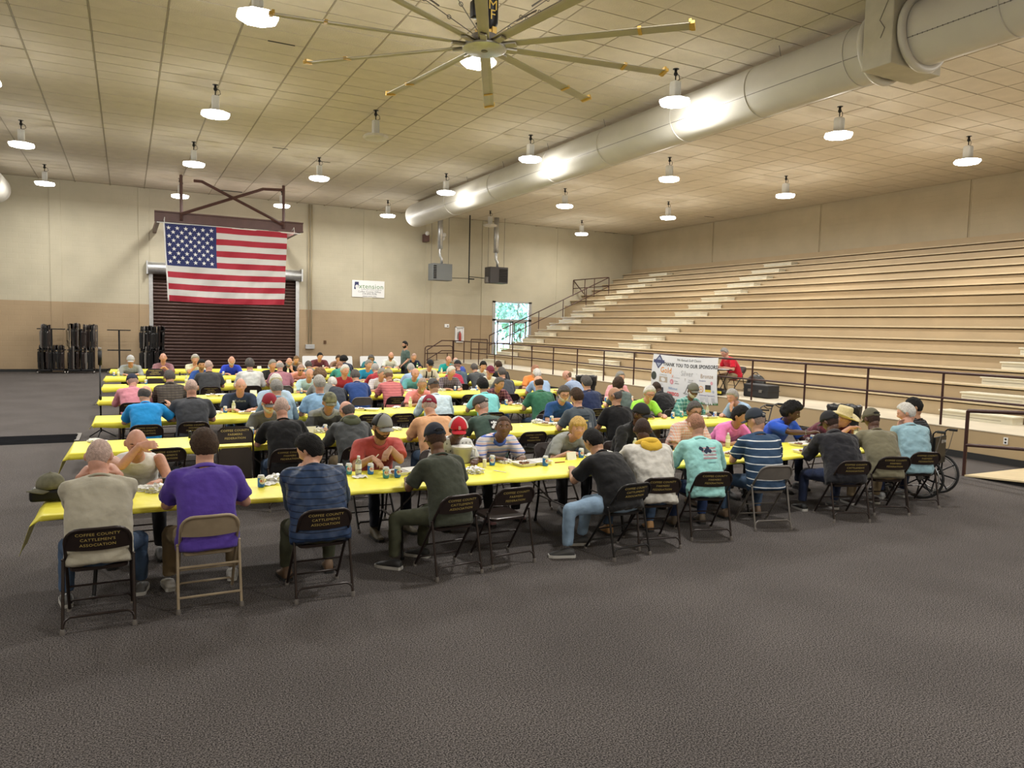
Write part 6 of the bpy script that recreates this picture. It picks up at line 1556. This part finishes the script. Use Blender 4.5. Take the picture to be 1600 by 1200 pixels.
        if st_ in ('f', 'b', 'bx', 'b2') and rs[-1] == 'N' and not far:
            link('strap', misc('strap'), mc, cp); q = MB(); q.ell((0, -.108, .036), (.034, .010, .020), 12, 6)
            if 'gap' not in _misc: _misc['gap'] = q.mesh('strap_gap', True)
            link('strap_gap', _misc['gap'], hmat((hc or ('', 'dgrey'))[1]), cp)
        if st_ in ('f3', 'f4') or desc.startswith('slate shirt'):
            tt = text_mb('A' if st_ == 'f4' else 'B', .05); q = MB(); q.add([(-x, .128-abs(x)*.25-(z+.055)*.30+.018, z+.055) for x, y, z in tt.v], tt.f); part('logo', q, cloth(white_), cp)
    if k.get('hat'):
        if 'hat' not in _misc: _misc['hat'] = hat_mesh()
        ht = link('straw_hat', _misc['hat'], mat('straw', (.66, .56, .30), .7, 0, .1, 60, .5, 200), t, Hm @ Matrix.Rotation(-.10, 4, 'X')); q = MB(); q.tube([(.090*math.cos(2*PI*i/24), .108*math.sin(2*PI*i/24), .054) for i in range(24)], .005, 6, closed=True); part('hat_band', q, m_blk, ht, smooth=True)
    if k.get('glasses') and not far: link('glasses', misc('glasses'), m_blk, t, Hm)
    if k.get('shades'): link('sunglasses', misc('shades'), m_blk, t, Hm)
    seen = rs[-1] in 'FSR' or abs(k.get('yaw', 0)) > .7 or rs == '7X'
    if seen:
        hcol = hmat((hc or ('', 'grey'))[1]) if hc else hmat('brown')
        openeye = desc.startswith(('pastel', 'grey t-shirt and long', 'royal blue', 'maroon plaid'))
        for s_ in (-1, 1):
            if row <= 4 or row == 9:
                e_ = link('eye', misc('eye'), m_eye if openeye else sk, t, Hm @ Matrix.Translation((s_*.031, .0765, .009)))
                if openeye: link('iris', misc('iris'), m_iris, e_)
                else: link('lashes', misc('brow'), m_iris, e_, Matrix.Translation((0, .0105, -.004)) @ Matrix.Diagonal((.75, .6, .42, 1)))
            link('eyebrow', misc('brow'), hcol, t, Hm @ Matrix.Translation((s_*.031, .0895, .031)) @ Matrix.Rotation(s_*-.12, 4, 'Z'))
        if not (k.get('beard') or ('',))[0] == 'bigbeard': link('mouth', misc('mouth'), LIP[k.get('sk', 'L')], t, Hm @ Matrix.Translation((0, .0975, -.058)))
    # prints
    pr = k.get('print_'); sm = BAKED[ks]
    if pr == 'flag':
        cx, cz = .035, S['sp'][2].z+.02
        for i in range(7): part('print', project(sm, rect_grid(cx-.085+.006*math.sin(i*2), cz+.055-.018*i-.010, cx+.085+.008*math.cos(i*3), cz+.055-.018*i, 8, 1)), cloth((.50, .20, .24)) if i % 2 == 0 else cloth((.60, .66, .68)), sh)
        for i in range(6): part('print', project(sm, blob(cx-.03+.022*i*math.cos(i), cz+.035+.02*math.sin(i*2.3), .022, 9, i), lift=.0055), cloth((.03, .04, .07)), sh)
        tt = text_mb('HUK', .03); q = MB(); part('print', project(sm, rect_grid(cx-.05, cz-.105, cx+.05, cz-.095, 8, 1)), cloth((.16, .34, .36)), sh)
    if pr == 'cow':
        cz = S['sp'][2].z+.03; cx = .045
        part('print', project(sm, rect_grid(cx-.075, cz-.07, cx+.075, cz+.07, 8, 6)), cloth(black_), sh)
        for x, z, r_ in ((0, .035, .020), (-.035, .03, .016), (.035, .03, .016), (0, -.01, .034), (-.04, -.03, .02), (.04, -.03, .018), (0, -.05, .018)): part('print', project(sm, blob(cx+x, cz+z, r_, 9, int(x*99)), lift=.0058), cloth(white_), sh)
    if pr == 'txt':
        cz = S['sp'][2].z+.04
        for i, (w_, c_) in enumerate(((.15, (.02, .03, .04)), (.11, (.02, .03, .04)), (.05, (.55, .45, .10)))): part('print', project(sm, rect_grid(-w_/2+.02, cz-.035*i, w_/2+.02, cz+.018-.035*i, 8, 1)), cloth(c_), sh)
        part('print', project(sm, rect_grid(.06, cz-.16, .068, cz-.09, 1, 4)), cloth(white_), sh); part('print', project(sm, rect_grid(.085, cz-.16, .093, cz-.09, 1, 4)), cloth(white_), sh)
    if pr == 'txtf':
        cz = S['sp'][2].z-.02; tt = text_mb('Rafters', .06); q = MB(); q.add([(-x, 0, z+cz) for x, y, z in tt.v], [tuple(reversed(f)) for f in tt.f]); part('print', project(sm, q, True), cloth((.45, .47, .40)), sh)
    if k.get('susp'):
        for sx_ in (-1, 1):
            cz = S['sp'][1].z; part('suspender', project(sm, rect_grid(sx_*.085-.018, cz-.05, sx_*.085+.018, S['sp'][3].z-.01, 2, 8), True, .006), M['black'], sh)
    if desc.startswith('black jacket and black'):
        pass
    if desc.startswith('charcoal t-shirt with round'):
        cz = S['sp'][2].z+.02; part('print', project(sm, blob(.05, cz, .07, 12, 3)), cloth((.03, .035, .035)), sh)
    if desc in arms_of:
        i_ = arms_of[desc]; sh_, el_, wr2 = S['arms'][i_]; dd = (wr2-el_).normalized(); c_ = wr2-dd*.035; q = MB()
        u_ = dd.orthogonal().normalized(); v_ = dd.cross(u_)
        q.tube([c_+(u_*math.cos(2*PI*j/16)+v_*math.sin(2*PI*j/16))*.033 for j in range(16)], .007, 6, closed=True); q.ell(c_+Vector((0, 0, .036)), (.018, .018, .007), 10, 5)
        part('wristwatch', q, M['metal_grey'], t, smooth=True)
    # chair
    ch = k.get('ch')
    if ch:
        cpos = root+Matrix.Rotation(face, 3, 'Z') @ Vector((0, .075, 0))
        short = clothes_label(desc); col = {'brown': 'brown', 'tan': 'tan', 'grey': 'grey', 'black': 'dark'}[ch[0]]
        c = place_chair(cpos.x, cpos.y, face, ch[0], ch[1], ' '.join((f'{col} folding chair under {short}').split()[:16]), row <= 3)
        c.location.z = root.z
# wrist watches and the wheelchair
def wheelchair(x, y, rz, label):
    t = empty('wheelchair', (x, y, 0), rz, label=label, cat='wheelchair')
    for s in (-1, 1):
        q = MB(); q.tube([(s*.30, -.12+.29*math.cos(a), .31+.29*math.sin(a)) for a in [2*PI*i/36 for i in range(36)]], .019, 8, closed=True); wh = part('wheel', q, M['rubber'], t, smooth=True)
        q = MB(); q.tube([(s*.34, -.12+.25*math.cos(a), .31+.25*math.sin(a)) for a in [2*PI*i/32 for i in range(32)]], .009, 6, closed=True); part('push_rim', q, M['chrome'], wh, smooth=True)
        for i in range(8):
            a = 2*PI*i/8+.2; q = MB(); q.tube([(s*.30, -.12, .31), (s*.30, -.12+.275*math.cos(a), .31+.275*math.sin(a))], .011, 5); part('spoke', q, M['black'], wh)
        q = MB(); q.tube([(s*.27, -.12, .31), (s*.345, -.12, .31)], .035, 10); part('hub', q, M['metal_grey'], wh)
        q = MB(); q.tube([(s*.24, .36+.09*math.cos(a), .10+.09*math.sin(a)) for a in [2*PI*i/16 for i in range(16)]], .015, 6, closed=True); part('caster', q, M['rubber'], t, smooth=True)
        q = MB(); q.tube([(s*.235, -.20, .30), (s*.235, -.22, .95), (s*.235, -.25, .985), (s*.235, -.36, .985)], .012, 8); q.tube([(s*.235, -.20, .32), (s*.235, .32, .30)], .012, 8); q.tube([(s*.235, -.21, .72), (s*.235, .14, .72), (s*.235, .18, .68), (s*.235, .18, .32)], .012, 8); q.tube([(s*.235, -.20, .50), (s*.235, .28, .50), (s*.235, .34, .18)], .012, 8); part('side_frame', q, M['black'], t)
        q = MB(); q.tube([(s*.235, -.27, .985), (s*.235, -.38, .985)], .019, 8); part('hand_grip', q, M['rubber'], t)
        q = MB(); q.rbox((s*.235-.03, -.16, .72), (s*.235+.03, .14, .75), .01); part('armrest', q, M['black'], t)
        q = MB(); q.tube([(s*.235, -.33, .97), (s*.245, -.28, .72), (s*.26, -.15, .45)], .005, 5); part('brake_cable', q, M['metal_grey'], t)
    q = MB(); q.rbox((-.22, -.18, .47), (.22, .24, .51), .015); part('seat', q, M['black'], t)
    q = MB(); q.rbox((-.22, -.25, .50), (.22, -.215, .90), .012); b = part('backrest', q, M['black'], t)
    tt = text_mb('drive', .085); q = MB(); q.add([(vx+.10, -.256, vz+.80) for vx, vy, vz in tt.v], tt.f); part('lettering', q, M['whiteplas'], b)
    q = MB(); q.tube([(-.22, -.1, .18), (.22, .2, .46)], .012, 6); q.tube([(.22, -.1, .18), (-.22, .2, .46)], .012, 6); part('cross_brace', q, M['black'], t)
    for s in (-1, 1):
        q = MB(); q.rbox((s*.12-.07, .40, .09), (s*.12+.07, .56, .105), .004); part('footrest', q, M['black'], t)
    return t
wr_ = PERS['black striped polo in the wheelchair'].location
wheelchair(wr_.x+.02, wr_.y+.02, .25, 'black wheelchair at the right end of the front table row')
# rolling walker near the wall, handles seen over the diners
hw = hit(1200, 634, z=.90)
wk = empty('rolling_walker', (11.35, 10.9, 0), .3, label='black rolling walker parked between the diners and the walkway', cat='walker')
for s in (-1, 1):
    q = MB(); q.tube([(s*.25, .25, .10), (s*.24, .02, .55), (s*.24, -.05, .88), (s*.24, -.14, .93), (s*.24, -.28, .93)], .014, 8); q.tube([(s*.25, -.25, .10), (s*.24, .02, .55)], .012, 8); part('side_frame', q, M['metal_grey'], wk)
    q = MB(); q.tube([(s*.24, -.16, .93), (s*.24, -.30, .93)], .021, 8); part('hand_grip', q, M['rubber'], wk)
    q = MB(); q.tube([(s*.24, -.12, .90), (s*.24, -.19, .86), (s*.24, -.27, .87)], .009, 6); part('brake_lever', q, M['black'], wk)
    for y in (-.25, .25):
        q = MB(); q.tube([(s*.25-.015, y, .10), (s*.25+.015, y, .10)], .10, 14); part('wheel', q, M['rubber'], wk, auto=40)
q = MB(); q.rbox((-.22, -.12, .53), (.22, .14, .56), .01); part('seat', q, M['black'], wk)
q = MB(); q.tube([(-.24, .02, .78), (0, .10, .80), (.24, .02, .78)], .016, 8); part('back_strap', q, M['black'], wk)
# ------------------------------------------------------------------ things on the tables
TOP = TZ+.006
m_canb = mat('can_blue', (.02, .15, .60), .4, .0); m_canr = mat('can_red', (.55, .04, .04), .4); m_canw = mat('can_white', (.70, .72, .74), .4, .2); m_cant = mat('can_teal', (.06, .30, .45), .3, .1)
m_foam = mat('foam_white', (.78, .77, .72), .6); m_foil = mat('foil', (.70, .70, .68), .28, .75, .15, 25, .8, 40); m_paper = mat('paper', (.76, .75, .70), .8)
m_water = mat('bottle_clear', (.80, .86, .84), .08, trans=.75); m_lemon = mat('bottle_lemon', (.72, .72, .42), .25, trans=.25); m_food = mat('food', (.22, .10, .04), .7, 0, .5, 30, .6, 40); m_salt = mat('salt_shaker', (.74, .70, .50), .5)
def i_can(alt=False):
    t = empty('soda_can'); q = MB(); q.lathe([(.024, 0), (.032, .008), (.033, .012), (.033, .094)], 16); b = part('can_body', q, m_canb if not alt else m_cant, t, smooth=False, auto=50)
    q = MB(); q.lathe([(.033, .094), (.033, .100), (.032, .106), (.0275, .114), (.0275, .118), (.025, .118), (.024, .115)], 16); part('rim', q, m_canw, t, auto=40)
    q = MB()
    for a0 in (-PI/2, PI/2):
        us = [-1.0, -.75, -.5, -.25, 0, .25, .5, .75, 1.0]; vs = []
        for u in us: hh = .031*math.sqrt(max(1-u*u, .03)); vs += [(.0340*math.cos(a0+u*.95), .0340*math.sin(a0+u*.95), .064-hh), (.0340*math.cos(a0+u*.95), .0340*math.sin(a0+u*.95), .064+hh)]
        q.add(vs, [(2*i, 2*i+2, 2*i+3, 2*i+1) for i in range(8)])
    part('emblem', q, m_canw, b)
    tt = text_mb('RC', .036, 'CENTER', 0, .001); q = MB()
    for a0 in (-PI/2, PI/2): q.add([(.0350*math.cos(a0+x/.034), .0350*math.sin(a0+x/.034), .052+z) for x, y, z in tt.v], tt.f)
    part('lettering', q, m_canr, b); return t
def i_bottle(m):
    t = empty('drink_bottle'); q = MB(); q.lathe([(.028, 0), (.033, .01), (.033, .05), (.031, .06), (.033, .07), (.033, .13), (.030, .155), (.014, .185), (.0135, .195)], 16); part('bottle_body', q, m, t, smooth=True)
    q = MB(); q.lathe([(.0155, .190), (.0155, .208), (.014, .21)], 12); part('cap', q, m_canw, t, auto=40); q = MB(); q.lathe([(.0336, .075), (.0336, .125)], 16, cap=False); part('label_band', q, m_paper, t, smooth=True); return t
def i_tray(open_=True):
    t = empty('foam_tray'); q = MB()
    def R(w, d, z): return [(x, y, z) for x, y in [(-w+.02, -d), (w-.02, -d), (w, -d+.02), (w, d-.02), (w-.02, d), (-w+.02, d), (-w, d-.02), (-w, -d+.02)]]
    q.loft([R(.095, .095, 0), R(.118, .115, .035), R(.122, .119, .035), R(.108, .105, .030), R(.090, .090, .012)]); part('tray', q, m_foam, t)
    if open_: q = MB(); q.loft([R(.10, .095, .0), R(.122, .119, .035), R(.116, .113, .037), R(.094, .09, .004)]); q.xf(Matrix.Translation((.235, .01, .002))); part('lid', q, m_foam, t)
    q = MB(); r_ = random.Random(2)
    for i in range(7): q.ell((r_.uniform(-.06, .06), r_.uniform(-.06, .06), .025), (r_.uniform(.018, .03), r_.uniform(.015, .028), .014), 8, 5)
    part('food', q, m_food, t, smooth=True)
    q = MB(); q.add([(r_.uniform(-.05, .05), r_.uniform(-.05, .05), .04+r_.uniform(0, .02)) for _ in range(12)], [(0, 1, 2), (3, 4, 5), (6, 7, 8), (9, 10, 11)]); part('wrapper_scrap', q, m_foil, t); return t
def i_crumple(m, nm, s=1.0, flat=.5, seed=1):
    r_ = random.Random(seed); bm = bmesh.new(); bmesh.ops.create_icosphere(bm, subdivisions=3, radius=.07*s)
    for v in bm.verts:
        n = v.co.normalized(); f = 1+.28*math.sin(n.x*9+seed)*math.sin(n.y*11+seed*2)+r_.uniform(-.10, .10); v.co = Vector((v.co.x*f*1.25, v.co.y*f, max(v.co.z*f*flat, -.035*s*flat*0-.0))+.0) if False else Vector((v.co.x*f*1.25, v.co.y*f, max(v.co.z*f*flat+.02*s, 0)))
    me = bpy.data.meshes.new(nm); bm.to_mesh(me); bm.free(); o = bpy.data.objects.new(nm, me); C.objects.link(o); me.materials.append(m); return o
def i_shaker(dark):
    t = empty('shaker'); q = MB(); q.lathe([(.021, 0), (.022, .004), (.022, .082), (.018, .088)], 14); part('shaker_body', q, M['black'] if dark else m_salt, t, auto=40); q = MB(); q.lathe([(.0225, .078), (.0225, .092), (.015, .096)], 14); part('shaker_lid', q, M['black'] if dark else M['whiteplas'], t, auto=40); return t
def i_card():
    t = empty('tent_card'); q = MB(); q.add([(-.07, -.025, 0), (.07, -.025, 0), (.07, 0, .095), (-.07, 0, .095), (.07, .025, 0), (-.07, .025, 0), (-.07, -.023, 0), (.07, -.023, 0), (.07, 0, .093), (-.07, 0, .093)], [(0, 1, 2, 3), (3, 2, 4, 5), (7, 6, 9, 8)]); part('card', q, m_paper, t)
    tt = text_mb('NOTICE', .03); q = MB(); q.add([(x, -.0255+.0*z+(.03+z)*.263-.001, .03+z) for x, y, z in tt.v], tt.f)
    q2 = MB(); q2.add([(-.055, -.0185, .022), (.055, -.0185, .022), (.055, -.0105, .052), (-.055, -.0105, .052)], [(0, 1, 2, 3)]); part('blue_bar', q2, mat('card_blue', (.08, .16, .45), .6), t); return t
def i_napkin(seed=1):
    r_ = random.Random(seed); q = MB(); n = 7
    q.add([(-.075+.15*i/(n-1)+r_.uniform(-.006, .006), -.06+.12*j/(n-1)+r_.uniform(-.006, .006), max(.002, .010+r_.uniform(-.009, .016))) for j in range(n) for i in range(n)], [(j*n+i, j*n+i+1, (j+1)*n+i+1, (j+1)*n+i) for j in range(n-1) for i in range(n-1)])
    o = part('napkin', q, m_paper); md = o.modifiers.new('t', 'SOLIDIFY'); md.thickness = .0015; return o
def i_fork():
    q = MB(); q.rbox((-.006, -.085, .003), (.006, .03, .007), .001); q.rbox((-.012, .03, .003), (.012, .055, .007), .001)
    for i in range(4): q.box((-.011+.0065*i, .055, .003), (-.0085+.0065*i, .085, .006))
    o = part('plastic_fork', q, M['whiteplas']); return o
_ic = {}
def item(kind):
    if kind in _ic: return copy_tree(_ic[kind])
    o = {'can': lambda: i_can(), 'tcan': lambda: i_can(True), 'water': lambda: i_bottle(m_water), 'lemon': lambda: i_bottle(m_lemon), 'green': lambda: i_bottle(mat('bottle_green', (.05, .22, .08), .2, trans=.3)), 'tray': lambda: i_tray(True), 'plate': lambda: i_tray(False),
         'foil': lambda: i_crumple(m_foil, 'crumpled_foil', 1.15, .62, 3), 'wad': lambda: i_crumple(m_paper, 'crumpled_napkin', .9, .5, 5), 'pepper': lambda: i_shaker(True), 'salt': lambda: i_shaker(False), 'card': i_card, 'napkin': i_napkin, 'fork': i_fork}[kind]()
    _ic[kind] = o; return o
INFO = {'can': ('blue soda can with red and white emblem', 'can', 'soda cans on the tables'), 'tcan': ('teal soda can', 'can', 'soda cans on the tables'), 'water': ('clear water bottle', 'bottle', 'drink bottles on the tables'), 'lemon': ('pale yellow drink bottle', 'bottle', 'drink bottles on the tables'), 'green': ('green bottle', 'bottle', 'drink bottles on the tables'),
        'tray': ('open white foam food tray', 'tray', 'foam trays on the tables'), 'plate': ('white foam plate of food', 'plate', 'foam trays on the tables'), 'foil': ('crumpled silver foil', 'foil', 'crumpled foil on the tables'), 'wad': ('crumpled white napkin', 'napkin', 'napkins on the tables'), 'pepper': ('black pepper shaker', 'shaker', 'shakers on the tables'), 'salt': ('cream salt shaker', 'shaker', 'shakers on the tables'),
        'card': ('white tent card with blue bar', 'card', 'tent cards on the tables'), 'napkin': ('flat white paper napkin', 'napkin', 'napkins on the tables'), 'fork': ('white plastic fork', 'fork', 'plastic forks on the tables')}
ITEMS = '''foil 247 768;wad 228 766;pepper 258 762;can 408 761;foil 432 752;napkin 420 757;can 531 742;tcan 545 741;water 560 743;can 579 741;tray 612 737;tcan 603 747;can 621 746;napkin 562 746;foil 741 739;salt 757 730;can 769 727;tray 809 723;can 852 728;fork 781 737;wad 790 722;card 892 718;can 908 713;wad 925 708;foil 948 706;pepper 1049 707;plate 1061 711;lemon 992 702;lemon 1137 698;tray 1141 712;tray 1237 694;plate 1258 708;water 1337 683;can 1269 692;foil 1290 690;wad 1210 699;
napkin 157 690;wad 148 690;pepper 297 681;can 376 681;can 393 680;wad 384 688;can 508 670;card 486 673;foil 500 673;wad 522 672;salt 557 652;wad 570 668;wad 700 668;can 862 656;plate 850 663;wad 868 664;foil 840 661;fork 815 666;can 1051 654;tcan 1065 646;lemon 1105 646;can 1117 653;tray 1086 652;fork 1027 657;plate 975 655;wad 620 672;foil 320 684;fork 205 690;
can 352 645;lemon 365 640;wad 340 646;tray 382 642;foil 470 640;lemon 641 634;can 791 633;plate 806 633;wad 730 634;salt 655 637;wad 620 638;pepper 598 640;can 947 627;can 987 625;wad 903 628;plate 965 627;foil 270 648;tray 560 640;wad 820 634;lemon 440 636;
lemon 461 611;can 471 614;card 396 612;wad 447 613;can 711 609;tcan 717 608;wad 740 607;foil 690 610;tray 590 612;water 853 603;wad 800 606;can 745 607;plate 520 614;lemon 655 610;wad 640 612;can 186 620;plate 240 618;tray 330 616;
lemon 291 594;card 357 597;wad 335 596;card 675 593;can 722 590;wad 700 591;plate 640 594;lemon 440 592;wad 470 592;tray 560 593;can 600 592;foil 620 592;lemon 697 588;can 228 600;
can 178 586;lemon 185 587;plate 251 586;can 240 584;pepper 281 584;wad 263 585;can 349 583;tray 310 585;wad 380 584;lemon 450 581;plate 530 580;wad 600 579;can 580 581;lemon 690 578;
green 652 570;lemon 642 569;pepper 660 569;wad 520 572;can 505 571;plate 620 570;salt 652 570;plate 260 575;can 420 572;card 405 573'''
def nearest_person(p):
    best = None
    for d_, t in PERS.items():
        rr = (t.location-Vector(p)).length
        if best is None or rr < best[0]: best = (rr, d_)
    return best[1]
rr = random.Random(11)
for li, line in enumerate(ITEMS.split('\n')):
    r = li+1; seen_here = {}
    for it in line.strip(';').split(';'):
        kd, px, py = it.split(); px, py = float(px), float(py); h = hit(px, py, z=TOP)
        y = min(max(h[1], ROWY[r]+.06), ROWY[r]+TD-.10); h2 = hit(px, py, y=y); x = h2[0]
        if kd in ('tray', 'plate'): y = min(max(y, ROWY[r]+.16), ROWY[r]+TD-.30)
        o = item(kd); o.location = (x, y, TOP-.001); o.rotation_euler = (0, 0, rr.uniform(-.5, .5) if kd not in ('can', 'tcan') else rr.choice([0, .3, -.4]))
        if kd == 'tray' and rr.random() < .5: o.rotation_euler.z += 0
        lb, cat_, gr = INFO[kd]; who = clothes_label(nearest_person((x, y, 0)))
        lab = f'{lb} near {who}'; w_ = lab.split()
        if len(w_) > 14: lab = ' '.join(w_[:14])
        base_ = lab.rstrip(','); n_ = _seen.get(base_, 0); _seen[base_] = n_+1
        if n_: lab = f"{['second', 'third', 'fourth', 'fifth'][min(n_-1, 3)]} {base_}"
        for a in ('label', 'category', 'group'):
            if a in o: del o[a]
        tag(o, ' '.join(lab.split()[:16]).rstrip(','), cat_, gr)
# pitcher on the front row, cap on the bag, purse under third row
h = hit(718, 724, z=TOP)
t = empty('pitcher', (h[0]+.05, h[1]+.05, TOP), label='translucent cream plastic pitcher beside person in red white cap', cat='pitcher')
q = MB(); q.lathe([(.085, 0), (.09, .005), (.115, .165), (.125, .18), (.120, .18), (.108, .165), (.085, .012)], 20); part('pitcher_body', q, mat('pitcher_plastic', (.70, .68, .50), .3, trans=.35), t, smooth=True)
q = MB(); q.lathe([(.118, .182), (.126, .186), (.120, .196), (.03, .205)], 20); part('pitcher_lid', q, m_foam, t, smooth=True)
q = MB(); q.tube([(.115, 0, .16), (.17, 0, .15), (.17, 0, .06), (.10, 0, .04)], .011, 6); part('handle', q, m_foam, t, smooth=True)
cp = empty('cap', (-.60, 7.42, .853), 2.2, label='olive camouflage ball cap resting on the black lunch bag', cat='cap')
q = MB(); q.lathe([(.106, 0), (.110, .03), (.104, .065), (.082, .10), (.045, .124), (.012, .132), (.010, .138), (.002, .14)], 24); cc = part('crown', q, mat('olive_cap', (.13, .125, .085), .85, 0, .3, 16), cp, smooth=True, mw=Matrix.Diagonal((.88, 1.04, 1, 1)))
link('brim', BRIM, mat('olive_cap', (.13, .125, .085)), cp, Matrix.Translation((0, 0, -.030)) @ Matrix.Diagonal((1.12, 1.12, 1.12, 1)))
h = hit(192, 672, z=.0)
t = empty('handbag', (.10, 12.9, 0), label='brown leather handbag on the floor under third table row', cat='bag')
q = MB(); q.rbox((-.18, -.08, 0), (.18, .08, .30), .03); part('bag_body', q, mat('brown_leather', (.12, .05, .03), .5, 0, .2, 8), t); q = MB(); q.tube([(-.12, 0, .29), (-.08, 0, .44), (.08, 0, .44), (.12, 0, .29)], .01, 6); part('handle', q, mat('brown_leather', (.12, .05, .03)), t, smooth=True)
h = hit(875, 723, z=TOP)
q = MB(); q.tube([(-.07, 0, .006), (.07, .01, .006)], .006, 6); o = part('pen', q, mat('pen_red', (.35, .06, .03), .5), smooth=True, label='reddish pen lying on yellow cover behind person in black t-shirt', cat='pen'); o.location = (h[0], h[1], TOP)
# fork in the hand of the diner in red, cup at the drinker
P1 = PERS['red polo shirt and grey black cap']
q = MB(); q.rbox((-.006, -.06, -.003), (.006, .06, .003), .001); q.rbox((-.012, .06, -.003), (.012, .10, .003), .001); o = part('plastic_fork', q, M['whiteplas'], label='white fork held by person in red polo shirt', cat='fork')
o.location = hit(586, 716, y=ROWY[1]+TD-.10); o.rotation_euler = (-.9, .3, .5)
bpy.context.view_layer.update()
